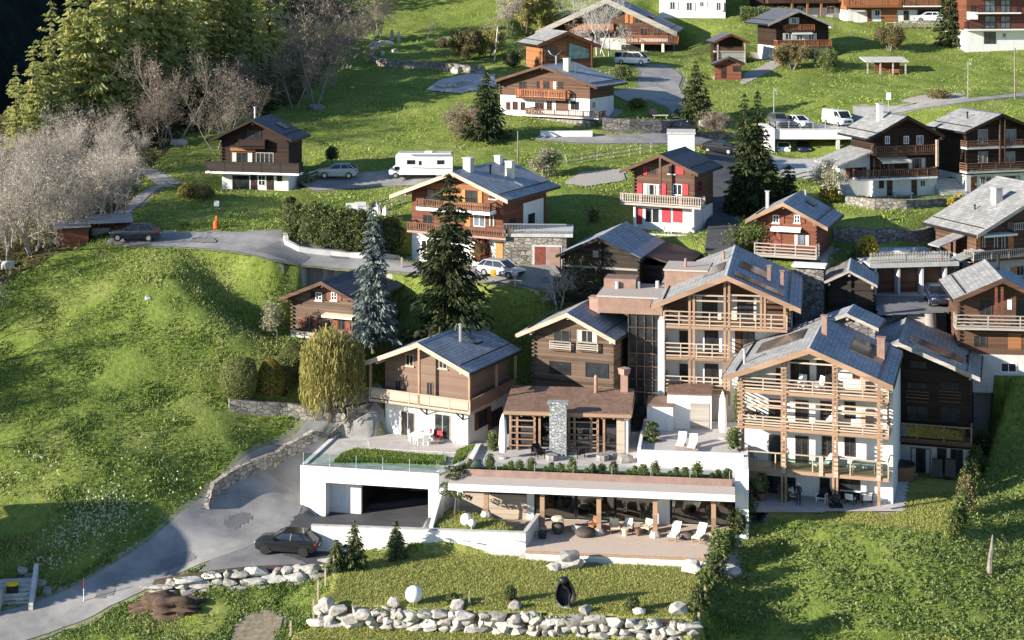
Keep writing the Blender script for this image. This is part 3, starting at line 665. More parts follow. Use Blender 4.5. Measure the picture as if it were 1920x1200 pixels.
        for i in range(mull[0]):
            x = x0+(x1-x0)*(i+1)/(mull[0]+1); mb.box(x-fw*.4, x+fw*.4, y-e, y-.002, z0+fw, z1-fw)
        for i in range(mull[1]):
            z = z0+(z1-z0)*(i+1)/(mull[1]+1); mb.box(x0+fw, x1-fw, y-e+.004, y-.004, z-fw*.3, z+fw*.3)
        f = T(mb).build(name, MAT[frame], h.r)
        T(MB().box(x0+fw*.5, x1-fw*.5, y-.025, y-.001, z0+fw*.5, z1-fw*.5)).build('pane', MAT[pane], f)
        if curtain:
            for k in (0, 1):
                a = x0+fw if k == 0 else x1-fw-(x1-x0)*.2
                T(MB().box(a, a+(x1-x0)*.2, y-.032, y-.0255, z0+fw, z1-fw)).build('curtain', MAT['curtain'], f)
        if sill: T(MB().box(x0-.08, x1+.08, y-.14, y-.001, z0-.08, z0-.002)).build('sill', MAT[sill], f)
        if shut:
            for a in (x0-shw-.03, x1+.03): T(MB().box(a, a+shw, y-.07, y-.005, z0, z1)).build('shutter', MAT[shut], f)
        return f
    def win(h, x0, y0, x1, y1, off=0.0, **k):
        a = h.fp(x0, (y0+y1)/2, off); b = h.fp(x1, (y0+y1)/2, off); m = (x0+x1)/2
        z1 = h.fp(m, y0, off)[1]; z0 = h.fp(m, y1, off)[1]; return h._win(a[0], b[0], z0, z1, -off, **k)
    def swin(h, x0, y0, x1, y1, x, **k):
        a = h.sp(x0, (y0+y1)/2, x)[0]; b = h.sp(x1, (y0+y1)/2, x)[0]; m = (x0+x1)/2
        z1 = h.sp(m, y0, x)[1]; z0 = h.sp(m, y1, x)[1]; return h._win(min(a,b), max(a,b), z0, z1, 0, side=x, **k)
    def door(h, x0, y0, x1, y1, mat='brown_wood', off=0.0):
        a = h.fp(x0, (y0+y1)/2, off); b = h.fp(x1, (y0+y1)/2, off); z1 = h.fp((x0+x1)/2, y0, off)[1]; z0 = h.fp((x0+x1)/2, y1, off)[1]; y = -off
        d = MB().box(a[0], b[0], y-.06, y-.002, z0, z1).build('door', MAT[mat], h.r)
        MB().ball((b[0]-.12, y-.09, z0+1.0), .04, 6, 4).build('handle', MAT['steel'], d); return d
    def panelbox(h, x0, y0, x1, y1, name, mat, d=.04, off=0.0):     # flat board or patch of other wall on the front
        a = h.fp(x0, (y0+y1)/2, off)[0]; b = h.fp(x1, (y0+y1)/2, off)[0]; m = (x0+x1)/2
        return MB().box(a, b, -off-d, -off-.001, h.fp(m, y1, off)[1], h.fp(m, y0, off)[1]).build(name, MAT[mat], h.r)
    def balcony(h, x0, x1, yt, yb, depth=1.3, style='boards', rail='brown_rail', slab='brown_wood', slabh=.2, y_in=0.0, ret=True, posts=None, side=None):
        """x0,x1: pixel columns of the outer corners; yt: top of the rail, yb: bottom of the slab (pixel rows at the middle)"""
        m = (x0+x1)/2
        X0 = h.fp(x0, (yt+yb)/2, depth)[0]; X1 = h.fp(x1, (yt+yb)/2, depth)[0]; zt = h.fp(m, yt, depth)[1]; zb = h.fp(m, yb, depth)[1]
        return h._balc(X0, X1, zt, zb, depth, style, rail, slab, slabh, y_in, ret, posts)
    def _balc(h, X0, X1, zt, zb, depth, style='boards', rail='brown_rail', slab='brown_wood', slabh=.2, y_in=0.0, ret=True, posts=None):
        b = MB().box(X0, X1, -depth, y_in-.003, zb, zb+slabh).build('balcony', MAT[slab], h.r)
        zf = zb+slabh; mb = MB(); y = -depth+.05
        runs = [((X0+.04, y), (X1-.04, y))]
        if ret: runs += [((X0+.04, y+.06), (X0+.04, y_in-.02)), ((X1-.04, y+.06), (X1-.04, y_in-.02))]
        for p, q in runs:
            P = lambda t, z: (p[0]+(q[0]-p[0])*t, p[1]+(q[1]-p[1])*t, z)
            L = math.hypot(q[0]-p[0], q[1]-p[1]); n = posts if (posts and p[1] == q[1]) else max(1, int(L/1.9))
            mb.bar(P(0,zt-.04), P(1,zt-.04), .12, .08)
            if style == 'boards': mb.bar(P(0,(zf+.08+zt-.1)/2), P(1,(zf+.08+zt-.1)/2), .04, zt-zf-.2)
            elif style == 'bars':
                for k in range(3): z = zf+.12+(zt-zf-.2)*k/3; mb.bar(P(0,z), P(1,z), .06, .10)
            elif style == 'slats':
                k = max(2, int(L/.24))
                for i in range(k+1): mb.bar(P(i/k,zf+.06), P(i/k,zt-.08), .10, .035)
                mb.bar(P(0,zf+.12), P(1,zf+.12), .06, .07)
            elif style == 'wire':
                k = max(2, int(L/.16))
                for i in range(k+1): mb.bar(P(i/k,zf+.05), P(i/k,zt-.06), .025, .025)
            for i in range(n+1): mb.bar(P(i/n,zf), P(i/n,zt), .09, .09)
        mb.build('railing', MAT[rail], b); return b
    def posts(h, pxs, ytop, ybot, depth, w=.18, mat='beam_wood'):
        for px in pxs:
            x = h.fp(px, (ytop+ybot)/2, depth)[0]; z0 = h.fp(px, ybot, depth)[1]; z1 = h.fp(px, ytop, depth)[1]
            MB().box(x-w/2, x+w/2, -depth-w/2, -depth+w/2, z0, z1).build('post', MAT[mat], h.r)
        return h
    def awning(h, x0, x1, yt, yb, depth=1.1, mat='white_fabric', off=0.0):
        X0 = h.fp(x0, yt, off)[0]; X1 = h.fp(x1, yt, off)[0]; zt = h.fp((x0+x1)/2, yt, off)[1]; zb = h.fp((x0+x1)/2, yb, off+depth)[1]
        q = [(X0,-off-.01,zt),(X0,-off-depth,zb),(X1,-off-depth,zb),(X1,-off-.01,zt)]
        mb = MB().hexa([Vector(v)-Vector((0,0,.05)) for v in q], q); mb.box(X0, X1, -off-depth-.03, -off-depth-.002, zb-.2, zb); mb.build('awning', MAT[mat], h.r)
        return h
# ================================================================ the old village houses
def hx(h, px, py=None, off=0.0): return h.fp(px, py if py is not None else 400, off)[0]
# -- chalet on the meadow, upper left
h = House('chalet', 'dark chalet with white ground floor standing alone beside the meadow and the larch wood', 'chalet', (472,224), 17.5, -11.5, 4.79, 4.52, .47, 6.2, 355, of=1.1)
h.walls('dark_wood', 'plaster', 2.0, xl=hx(h,416,300), xr=hx(h,541,300)).roof('slate_dark', 'dark_wood', .2)
h.balcony(385, 560, 304, 327, 1.5, 'boards', 'black_wood', 'white_paint'); h.balcony(447, 496, 262, 279, .8, 'boards', 'dark_wood', 'dark_wood')
h.win(462,243,490,261, frame='dark_wood', mull=(3,0)); h.win(434,285,474,306, frame='brown_wood', mull=(3,0), curtain=True); h.win(480,286,513,306, frame='grey_wood', mull=(3,0))
h.win(436,329,467,356, frame='dark_wood', mull=(1,0)); h.door(470,328,482,356, 'dark_wood'); h.win(484,328,498,348, frame='white_paint', mull=(1,1)); h.door(500,328,513,356, 'dark_wood'); h.win(519,329,529,340, frame='dark_wood')
h.flue(-.1, .2, 1.2); h.skylight(2.2, 2.6, 1.6); h.panelbox(433,277,480,283,'wooden_lintel','orange_wood',.25)
# -- house with stone terrace, upper middle
h = House('chalet', 'brown chalet with white base above a dry stone terrace, white flower chimney and slate roof', 'chalet', (1015,122), 15.0, -30.2, 6.74, 7.75, .31, 8.5, 219, of=1.3)
h.walls('brown_wood', 'plaster', 2.5, xl=hx(h,938,180), xr=hx(h,1106,180)).roof('slate', 'brown_wood', .25)
h.balcony(967, 1060, 168, 187, 1.2, 'slats', 'orange_rail', 'brown_wood')
for a, b, c, d, s in ((973,152,987,167,None),(1006,151,1016,167,None),(1019,151,1031,167,'rust_shutter'),(1046,152,1056,167,None)): h.win(a,b,c,d, frame='brown_wood', shut=s)
h.panelbox(1033,153,1043,167,'shutter','cream')
for a, b, c, d in ((949,191,957,206),(961,190,971,206),(976,191,985,207),(1003,192,1020,207),(1025,190,1035,207)): h.win(a,b,c,d, frame='rust_shutter')
h.panelbox(1042,188,1066,208,'timber_panel','brown_wood'); h.win(1070,190,1086,206, frame='brown_wood'); h.win(1111,191,1116,203, frame='dark_wood')
h.balcony(985, 1122, 206, 221, 2.2, 'slats', 'brown_rail', 'concrete')
h.chimney(2.4, 1.0, 1.5, .7, 'cream'); h.flue(3.2, 1.6, .9); h.flue(.3, 2.0, 1.0)
hh = h
t = tag(MB().box(hx(h,985,215), hx(h,1122,215), -2.2, -.05, -3.2, -.02).build('terrace_wall', MAT['masonry'], None), 'dry stone terrace wall in front of the brown chalet with white base', 'wall'); t.location = h.o; t.rotation_euler.z = h.yaw
# -- modern wooden house with the big window
h = House('modern_house', 'orange wood house with large slanted window and hammock behind the white based chalet', 'house', (1064,59), 13.6, 17.8, 4.37, 4.93, .40, 9.0, 128, of=1.2)
h.walls('orange_wood', None, 0, xl=hx(h,1017,100), xr=hx(h,1112,100), corner=False).roof('slate_light', 'red_wood', .4)
h.win(1022,86,1043,110, frame='brown_wood', pane='glass')
a = h.fp(1066,80); b = h.fp(1104,92); c = h.fp(1104,111); d = h.fp(1066,111)
f = MB().extr([(a[0]-.1,d[1]-.1),(c[0]+.1,d[1]-.1),(c[0]+.1,b[1]+.12),(a[0]-.1,a[1]+.12)], -.09, -.001).build('large_window', MAT['red_wood'], h.r)
MB().extr([(a[0],d[1]),(c[0],d[1]),(c[0],b[1]),(a[0],a[1])], -.12, -.092).build('pane', MAT['teal_glass'], f)
h.panelbox(1020,110,1110,114,'floor_beam','red_wood',.3)
hk = h.w2(h.fp(1024,92)[0], -.6, h.fp(1024,92)[1]); hk2 = h.w2(h.fp(1051,92)[0], -.6, h.fp(1051,92)[1])
mb = MB(); N = 10
for i in range(N+1):
    p = hk.lerp(hk2, i/N); z = -1.0*(1-(2*i/N-1)**2); wd = .05+.35*(1-(2*i/N-1)**2)
    mb.v += [tuple(p+h.uy*-wd+Vector((0,0,z+wd*.3))), tuple(p+Vector((0,0,z))), tuple(p+h.uy*wd+Vector((0,0,z+wd*.3)))]
for i in range(N):
    for k in (0, 1): mb.f.append((i*3+k, i*3+k+1, i*3+k+4, i*3+k+3)); mb.m.append(0)
tag(mb.build('hammock', MAT['white_fabric']), 'white hammock slung across the porch of the orange wood house', 'hammock')
for px in (1019,1110): h.posts([px], 76, 128, 1.0, .2, 'red_wood')
# -- the wide roofed house at the top
h = House('wide_chalet', 'very wide chalet under a broad grey gable roof at the top edge', 'chalet', (1137,-3), 12.3, -9.8, 11.0, 10.75, .465, 14, 108, of=2.2, so=1.6)
h.walls('brown_wood', 'plaster_grey', 3.0).roof('slate', 'grey_wood', .75)
h.balcony(1174, 1271, 66, 83, 2.0, 'slats', 'orange_rail', 'red_wood'); h.balcony(1060, 1150, 44, 60, 1.2, 'boards', 'orange_rail', 'brown_wood')
for a, b, c, d in ((1190,28,1206,44),(1212,30,1226,44),(1080,54,1094,74),(1110,56,1124,76),(1200,52,1215,68),(1225,52,1240,68)): h.win(a,b,c,d, frame='orange_wood')
h.panelbox(1172,22,1178,43,'shutter','orange_paint'); h.panelbox(1181,24,1187,44,'shutter','orange_paint')
h.posts([1205,1243], 82, 108, 2.0, .4, 'cream')
h.panelbox(1165,84,1262,106,'recess_shade','black',.05)  # black sheet painted in for the shade of the recess
# -- chalet with two orange balconies
h = House('chalet', 'brown chalet with two orange balconies and a white awning above the small sheds', 'chalet', (1498,18), 12.8, 14, 4.85, 5.5, .42, 9, 113, of=1.3)
h.walls('dark_wood', 'plaster_grey', 2.1, xl=hx(h,1455,70), xr=hx(h,1553,70)).roof('slate_dark', 'grey_wood', .3)
h.balcony(1473, 1528, 46, 59, .9, 'slats', 'orange_rail', 'brown_wood'); h.balcony(1458, 1560, 75, 90, 1.3, 'slats', 'orange_rail', 'brown_wood')
h.awning(1481,1519,57,62,.9)
for a, b, c, d in ((1484,33,1493,45),(1473,62,1484,75),(1494,63,1505,75),(1516,62,1526,75)): h.win(a,b,c,d, frame='white_paint', shut='plaster_grey', shw=.4)
h.door(1508,92,1526,111, 'dark_wood'); h.win(1478,93,1490,104, frame='white_paint')
# -- little granary and shed
h = House('granary', 'small two storey open granary behind the red brown shed', 'granary', (1371,63), 12.9, 8, 2.6, 2.8, .43, 4.4, 119, of=.8, so=.5)
h.walls('dark_wood', None, 0, inset=1.2, corner=False).roof('slate_dark', 'red_wood', .25, snow=False)
h.posts([1346,1397], 80, 118, .1, .18, 'grey_wood'); h._balc(h.xl-.1, h.xr+.1, h.fp(1371,88,0)[1], h.fp(1371,98,0)[1], .12, 'bars', 'brown_rail', 'grey_wood', y_in=1.1, ret=False)
h.panelbox(1347,99,1397,118,'board_front','grey_wood',.06)
h = House('shed', 'small red brown shed on stone footings in the upper meadow', 'shed', (1367,108), 13.6, -6, 2.3, 2.04, .4, 4.0, 150, of=.6, so=.35)
h.walls('shed_wood', None, 0, corner=False).roof('slate_dark', 'dark_wood', .22, snow=False); h.win(1374,124,1390,134, frame='dark_wood'); h.door(1352,122,1361,146,'dark_wood')
for i, x in enumerate((-1.7,-.6,.5,1.5)): MB().rock((x,.2,-.5),(.35,.35,.6),i+3).build('footing_stone', MAT['rock'], h.r)
# -- lean-to in the meadow
c = gp(1660,137); t = thing('garden_shelter', 'low open shelter with flat roof standing in the upper meadow', 'shelter', c, .05)
MB().hexa([(-3.1,-1,1.55),(3.1,-1,1.55),(3.1,2.4,2.0),(-3.1,2.4,2.0)], [(-3.1,-1,1.7),(3.1,-1,1.7),(3.1,2.4,2.15),(-3.1,2.4,2.15)]).build('roof', MAT['concrete'], t)
MB().box(-1.2,2.4,1.2,1.35,-.8,1.75).build('back_wall', MAT['shed_wood'], t)
for x in (-2.7,-.9,.9,2.7): MB().box(x-.09,x+.09,-.8,-.62,-1,1.55).build('post', MAT['grey_wood'], t)
MB().box(.6,2.4,-.2,.6,0,.5).build('bench', MAT['orange_wood'], t)
# -- two chalets on the right
h = House('chalet', 'dark chalet with striped awning, white ground floor and bright left roof slope', 'chalet', (1702,217), 17.6, 16.5, 4.6, 4.42, .50, 7.0, 367, of=1.3)
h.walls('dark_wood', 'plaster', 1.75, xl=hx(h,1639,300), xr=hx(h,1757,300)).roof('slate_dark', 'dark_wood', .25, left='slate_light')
h.balcony(1643, 1755, 273, 291, 1.1, 'slats', 'brown_rail', 'brown_wood'); h.balcony(1612, 1758, 317, 337, 1.5, 'slats', 'brown_rail', 'white_paint', posts=8)
h.awning(1643,1698,293,303,1.3,'cream')
for a, b, c, d in ((1659,255,1668,270),(1694,255,1704,270),(1718,254,1731,271)): h.win(a,b,c,d, frame='white_paint', shut='dark_wood', shw=.4, pane='glass_bright')
h.win(1650,303,1675,320, frame='brown_wood', mull=(2,0)); h.win(1703,296,1735,318, frame='grey_wood', mull=(2,0), curtain=True)
h.door(1663,338,1673,367); h.door(1709,337,1719,366); h.win(1648,338,1657,353, frame='brown_wood', mull=(1,0)); h.win(1725,337,1735,350, frame='white_paint')
h.posts([1757], 262, 312, 1.2, .25, 'pale_wood'); h.chimney(-1.4, 2.2, 1.7, .55, 'white_paint')
x1 = h.xl-.02; x0 = x1-3.6
MB().extr([(x0,-1.2),(x1,-1.2),(x1,4.6),(x0,3.5)], .9, 5.0).build('annex_wall', MAT['plaster'], h.r)
MB().hexa([(x0-.8,-.2,3.3),(x1-.1,-.2,4.75),(x1-.1,5.3,4.75),(x0-.8,5.3,3.3)], [(x0-.8,-.2,3.5),(x1-.1,-.2,4.95),(x1-.1,5.3,4.95),(x0-.8,5.3,3.5)]).build('annex_roof', MAT['slate_light'], h.r)
h._win(x0+1.2, x0+2.7, 2.0, 3.1, .9, frame='rust_shutter', shut='rust_shutter')
for k in range(8): MB().box(x0-.4, x0+.6, -2.4+k*.3, -2.1+k*.3, -1.0, .1+k*.2).build('stair_step', MAT['concrete'], h.r)
h = House('chalet', 'dark chalet with glazed gable and white chairs on its balcony at the right edge', 'chalet', (1880,213), 17.4, 17.6, 4.66, 4.66, .39, 8.0, 363, of=1.3)
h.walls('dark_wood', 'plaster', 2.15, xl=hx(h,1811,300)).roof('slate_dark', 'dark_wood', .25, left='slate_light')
for a, b, c, d in ((1833,242,1852,271),(1884,242,1905,271),(1834,284,1852,306),(1884,284,1903,306)): h.win(a,b,c,d, frame='grey_wood', pane='glass_bright', mull=(1,0))
h.balcony(1813, 1950, 262, 278, 1.2, 'bars', 'brown_rail', 'concrete'); h.balcony(1813, 1950, 304, 323, 1.4, 'bars', 'brown_rail', 'concrete', posts=5)
h.door(1820,331,1831,363); h.win(1838,331,1847,344, frame='grey_wood'); h.win(1849,331,1858,344, frame='grey_wood'); h.win(1876,330,1912,354, frame='brown_wood', mull=(2,0), curtain=True)
h.posts([1875,1884], 222, 308, 1.2, .16, 'brown_wood'); h.flue(-2.0, 2.4, .6, .09, 'dark_metal'); h._win(2.0,3.2,.5,1.6,0, side=h.xl-.001, frame='dark_wood')
for k in range(9): MB().box(h.xl-3.1, h.xl-.02, -.9+k*.34, -.56+k*.34, -1.5, .05+k*.19).build('stair_step', MAT['concrete'], h.r)
# -- red shutters
h = House('chalet', 'brown chalet with bright red shutters and a pale carved balcony beside the steep lane', 'chalet', (1237,289), 19.0, -25.7, 4.21, 3.99, .43, 7.4, 432, of=1.2)
h.walls('brown_wood', 'plaster', 2.25, xl=hx(h,1189,380), xr=hx(h,1302,380)).roof('slate_dark', 'brown_wood', .25)
h.balcony(1163, 1314, 366, 388, 1.3, 'slats', 'grey_wood', 'grey_wood')
h.win(1253,310,1266,326, frame='brown_wood', sill='white_paint'); h.panelbox(1267,307,1282,327,'shutter','red_paint',.08); h.win(1215,312,1229,327, frame='brown_wood'); h.panelbox(1206,311,1214,327,'shutter','red_paint',.08)
h.win(1207,345,1237,366, frame='white_paint', mull=(2,0), curtain=True); h.panelbox(1195,344,1205,365,'shutter','red_paint',.08); h.panelbox(1240,344,1249,366,'shutter','red_paint',.08)
h.win(1262,345,1279,366, frame='white_paint'); h.panelbox(1280,345,1291,366,'shutter','red_paint',.08)
h.win(1209,390,1237,418, frame='white_paint', mull=(1,0)); h.panelbox(1194,389,1204,420,'shutter','red_paint',.08); h.panelbox(1241,390,1257,417,'shutter','red_paint',.08); h.panelbox(1262,390,1279,417,'shutter','red_paint',.08)
h.swin(1308,338,1316,360, h.xr, frame='red_paint'); h.posts([1238], 296, 366, 1.15, .2, 'old_wood')
for px in (1190,1300): h.posts([px], 388, 432, 1.2, .18, 'white_paint')
# -- orange gabled house behind the tall spruce
h = House('chalet', 'large house with orange wooden gable and dark slate roof behind the tall spruce', 'chalet', (847,322), 19.8, -27.1, 6.86, 5.97, .385, 11.3, 495, of=1.4)
zt = h.fp(850,442)[1]
h.walls('red_wood', 'plaster', zt, xl=hx(h,772,420), xr=hx(h,943,420), corner=False).roof('slate', 'pale_wood', .3)
h.panelbox(800,345,905,392,'sunlit_gable','orange_wood',.03)  # brighter wood paints in the sunlight on the gable centre
h.balcony(780, 918, 377, 399, 1.4, 'slats', 'brown_rail', 'white_paint', .3); h.balcony(763, 948, 423, 443, 1.6, 'slats', 'brown_rail', 'terracotta')
h.win(873,357,896,380, off=.035, frame='dark_wood', mull=(1,0), shut='orange_paint'); h.win(918,360,930,373, frame='brown_wood', sill='white_paint'); h.win(800,355,830,380, off=.035, frame='dark_wood', mull=(1,0))
h.win(888,402,910,425, frame='white_paint', pane='glass_bright'); h.win(916,402,928,425, frame='brown_wood', curtain=True); h.panelbox(872,403,882,425,'shutter','orange_paint'); h.win(793,402,812,425, frame='brown_wood')
h.door(930,454,943,487,'orange_paint'); h.win(790,450,810,472, frame='white_paint')
MB().box(h.xr+.01, h.xr+.05, 4.2, 8.6, zt-1, zt+2.9).build('white_wall_panel', MAT['plaster'], h.r); h._win(5.2,6.6,zt+.3,zt+1.7,0, side=h.xr+.05, frame='dark_wood'); h._win(1.4,2.6,zt+.6,zt+1.8,0, side=h.xr, frame='brown_wood')
h.chimney(.4, 1.2, 1.2, .8, 'concrete'); h.chimney(.3, 7.6, .7, .6, 'plaster'); h.chimney(2.8, 5.2, 1.5, .7, 'cream'); h.flue(1.6, 3.4, .7, .1, 'dark_metal'); h.panel(2.3,4.6,4.4,4.9,'lead_sheet','roof_flashing',.05)
# -- the black barn
h = House('barn', 'weathered black timber barn with slate roof and a rusty lean-to', 'barn', (1123,445), 20.8, -18.5, 4.0, 3.83, .45, 9.7, 570, of=1.0)
h.walls('black_wood', None, 0, xl=hx(h,1058,520), xr=hx(h,1198,520)).roof('slate', 'black_wood', .2, snow=False)
z = h.ztop(h.wr); MB().hexa([(h.wr-.3,1.0,z-.1),(h.wr+3.6,1.0,z-1.0),(h.wr+3.6,8.9,z-1.0),(h.wr-.3,8.9,z-.1)], [(h.wr-.3,1.0,z+.06),(h.wr+3.6,1.0,z-.88),(h.wr+3.6,8.9,z-.88),(h.wr-.3,8.9,z+.06)]).build('lean_to_roof', MAT['rusty_sheet'], h.r)
MB().hexa([(h.wr-.9,-.9,h.ztop(h.wr-.9)+.02),(h.wr,-.9,z+.02),(h.wr,8.6,z+.02),(h.wr-.9,8.6,h.ztop(h.wr-.9)+.02)], [(h.wr-.9,-.9,h.ztop(h.wr-.9)+.07),(h.wr,-.9,z+.07),(h.wr,8.6,z+.07),(h.wr-.9,8.6,h.ztop(h.wr-.9)+.07)]).build('roof_flashing', MAT['lead_sheet'], h.r)
MB().box(h.xr, h.wr+3.0, 1.6, 8.4, -1.2, z-1.0).build('lean_to_wall', MAT['black_wood'], h.r); h.win(1112,470,1124,482, frame='grey_wood', pane='glass_bright')
h.panelbox(1060,500,1196,504,'cross_beam','grey_wood',.12); h.panelbox(1123,452,1129,566,'post','black_wood',.18)
# -- red chalet with the white railing
h = House('chalet', 'reddish log chalet with white awning and pale horizontal railing', 'chalet', (1468,380), 20.0, -20.3, 3.6, 4.2, .50, 8.7, 482, of=1.1)
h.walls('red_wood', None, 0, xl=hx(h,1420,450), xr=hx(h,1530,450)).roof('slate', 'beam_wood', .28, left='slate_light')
h.balcony(1414, 1531, 458, 484, 1.5, 'bars', 'grey_wood', 'grey_wood'); h.win(1449,403,1461,418, frame='white_paint', mull=(1,1), shut='rust_shutter', sill='white_paint'); h.win(1489,403,1500,418, frame='white_paint', mull=(1,1), shut='red_wood', sill='white_paint')
h.awning(1447,1503,425,431,.7); h.door(1445,438,1465,462,'rust_shutter'); h.win(1488,438,1518,462, frame='rust_shutter', mull=(2,0), pane='glass_bright', curtain=True)
h.chimney(-2.2, 2.4, 1.6, .3, 'steel', 'steel'); h.skylight(1.6, 4.6, 1.2, .7); h.flue(.7, 6.6, .5, .09)
# -- broad roofed chalet at the right edge
h = House('wide_chalet', 'broad pale roofed chalet with a wooden balcony cut by the right edge', 'chalet', (1975,350), 19.3, 22, 9.0, 6, .46, 8.6, 520, of=1.6, so=1.1)
h.walls('brown_wood', 'plaster_grey', 2.4).roof('slate_light', 'grey_wood', .3)
h.balcony(1826, 1990, 466, 487, 1.5, 'slats', 'grey_wood', 'brown_wood'); h.awning(1830,1893,436,441,1.2)
for a, b, c, d in ((1840,444,1848,466),(1862,444,1872,466),(1876,443,1886,466)): h.win(a,b,c,d, frame='brown_wood', curtain=True)
for a, b, c, d in ((1829,443,1838,466),(1890,442,1900,466)): h.panelbox(a,b,c,d,'shutter','orange_paint')
h.balcony(1902, 1990, 415, 434, 1.0, 'slats', 'grey_wood', 'brown_wood'); h.chimney(-3.9, 2.0, 1.4, .8, 'concrete'); h.flue(-5.6, 3.2, .4, .08, 'dark_metal')
h.win(1905,498,1920,517, frame='grey_wood'); h.panelbox(1895,500,1904,517,'shutter','orange_paint')
hw = h
for i, (dx, dz, dy) in enumerate(((-.9, -1.3, 2.2), (-.4, -2.4, -.2))):
    x = h.xl+dx; z = h.ztop(h.xl)-.2+dz; t = thing('stair_canopy', ('upper','lower')[i]+' small slate canopy beside the broad pale roofed chalet', 'canopy', h.w2(x, dy, z), h.yaw)
    MB().hexa([(-2.4,-.9,-.55),(.6,-.9,.35),(.6,.9,.35),(-2.4,.9,-.55)], [(-2.4,-.9,-.43),(.6,-.9,.47),(.6,.9,.47),(-2.4,.9,-.43)]).build('roof_slab', MAT['slate_light'], t)
    for x in (-2.1, .3):
        for y in (-.75, .75): MB().box(x-.08,x+.08,y-.08,y+.08,-4.2,-.55+(x+2.4)*.3).build('post', MAT['dark_wood'], t)
# -- chalet on the right with the log balcony
h = House('chalet', 'log chalet with pale slate roof and bleached pole balcony above the dark garden at right', 'chalet', (1880,522), 22.0, -6.4, 4.09, 4.3, .46, 9.2, 702, of=1.3)
h.walls('brown_wood', 'plaster_grey', 1.7, xl=hx(h,1797,620)).roof('slate_light', 'brown_wood', .35, right='slate')
h.balcony(1792, 1975, 592, 620, 1.4, 'bars', 'grey_wood', 'grey_wood', posts=3); h.posts([1868,1879], 538, 620, 1.25, .2, 'red_wood')
h.win(1889,562,1897,580, frame='white_paint', pane='white_fabric'); h.win(1836,560,1860,592, frame='brown_wood', mull=(1,0)); h.win(1905,560,1925,592, frame='brown_wood', mull=(1,0)); h.win(1825,628,1850,652, frame='brown_wood'); h.panelbox(1890,625,1915,655,'door','orange_wood'); h.win(1876,680,1906,698, frame='white_paint'); h.flue(.6, 4.6, 1.2, .14, 'dark_metal')
# -- small stone roofed barn
h = House('barn', 'small black log barn with a patched stone roof between the hotel and the garages', 'barn', (1592,507), 20.8, -13, 2.25, 2.5, .50, 6.4, 598, of=.9, so=.45)
h.walls('black_wood', None, 0).roof('slate', 'grey_wood', .16, snow=False, left='stone_roof')
h.panelbox(1560,540,1636,543,'cross_beam','black_wood',.2); h.panelbox(1589,514,1596,592,'post','black_wood',.22)
# -- house between the spruces
h = House('chalet', 'dark log house with red brown shutters half hidden by the blue spruce', 'chalet', (602,528), 21.3, -23.5, 4.29, 3.75, .41, 8.6, 634, of=1.1, cut=.5)
h.walls('old_wood', None, 0, xl=hx(h,549,590), xr=hx(h,662,590)).roof('slate_dark', 'brown_wood', .25)
h.win(592,548,604,563, frame='white_paint', mull=(1,1), shut='dark_wood', sill='white_paint'); h.win(621,548,632,563, frame='white_paint', mull=(1,1), shut='rust_shutter', sill='white_paint')
h.win(574,594,588,618, frame='brown_wood', shut='rust_shutter'); h.win(634,598,648,618, frame='brown_wood', shut='rust_shutter'); h.awning(611,668,588,594,.8,'cream'); h.door(612,600,618,628,'dark_wood')
h.balcony(546, 600, 622, 634, 1.3, 'bars', 'grey_wood', 'concrete', ret=True)
# ================================================================ the hotel chalets in front
# -- white based chalet with the balcony
h = House('chalet', 'new chalet with white ground floor and wrap-around balcony above the white garage', 'chalet', (783,643), 22.8, -27, 5.05, 4.85, .40, 9.4, 822, of=1.5, so=.9)
zt = h.fp(790,757)[1]
h.walls('new_wood', 'plaster', zt, xl=hx(h,722,720), xr=hx(h,878,720), corner=False).roof('slate', 'pale_wood', .32)
for rr_ in (h.rfl,): rr_.data.materials[0] = MAT['slate']
bd = 1.35; X0 = h.xl-.75; X1 = h.xr+.9; zr = h.fp(783,738,bd)[1]; zb = h.fp(783,764,bd)[1]
h._balc(X0, X1, zr, zb, bd, 'boards', 'pale_wood', 'pale_wood', ret=False)
b = MB().box(h.xr+.035, X1, .001, h.dep-.2, zb, zb+.2).build('balcony', MAT['pale_wood'], h.r); mb = MB(); x = X1-.05
mb.bar((x,-bd+.1,zr-.04),(x,h.dep-.2,zr-.04),.12,.08); mb.bar((x,-bd+.1,(zb+zr)/2+.06),(x,h.dep-.2,(zb+zr)/2+.06),.04,zr-zb-.4); mb.build('railing', MAT['beam_wood'], b)
for x, y in ((X0+.1,-bd+.1),(.0,-bd+.1),(X1-.12,-bd+.1),(X1-.12,h.dep*.48),(X1-.12,h.dep-.3)): MB().box(x-.09,x+.09,y-.09,y+.09, zb-.05, h.ztop(x)-h.th-.02).build('post', MAT['beam_wood'], h.r)
for px in (720,800,868):     # brackets under the balcony
    x = h.fp(px, 790)[0]; MB().bar((x,-.02,zb-.9),(x,-bd+.15,zb-.06),.1,.1).bar((x,-.06,zb-.9),(x,-.06,zb-.02),.09,.09).build('bracket', MAT['brown_wood'], h.r)
for a, b, c, d in ((761,664,776,686),(823,669,839,691)): h.win(a,b,c,d, frame='pale_wood', sill='pale_wood')
for a, b, c, d in ((741,712,752,737),(800,716,812,741)): h.win(a,b,c,d, frame='new_wood')
h.win(752,772,778,818, frame='pale_wood', mull=(1,0)); h.win(815,776,845,823, frame='pale_wood', mull=(1,0))
for a, b in ((896,914),(921,936)): h.swin(a,768,b,800, h.xr+.0, frame='brown_wood', shut='brown_wood', shw=.5)
h.flue(1.55, 3.0, 1.4, .13, 'steel'); h.skylight(1.9, 4.6, 1.0, 1.2); h.flue(-.5, 1.5, .4, .1, 'dark_metal')
HC = h
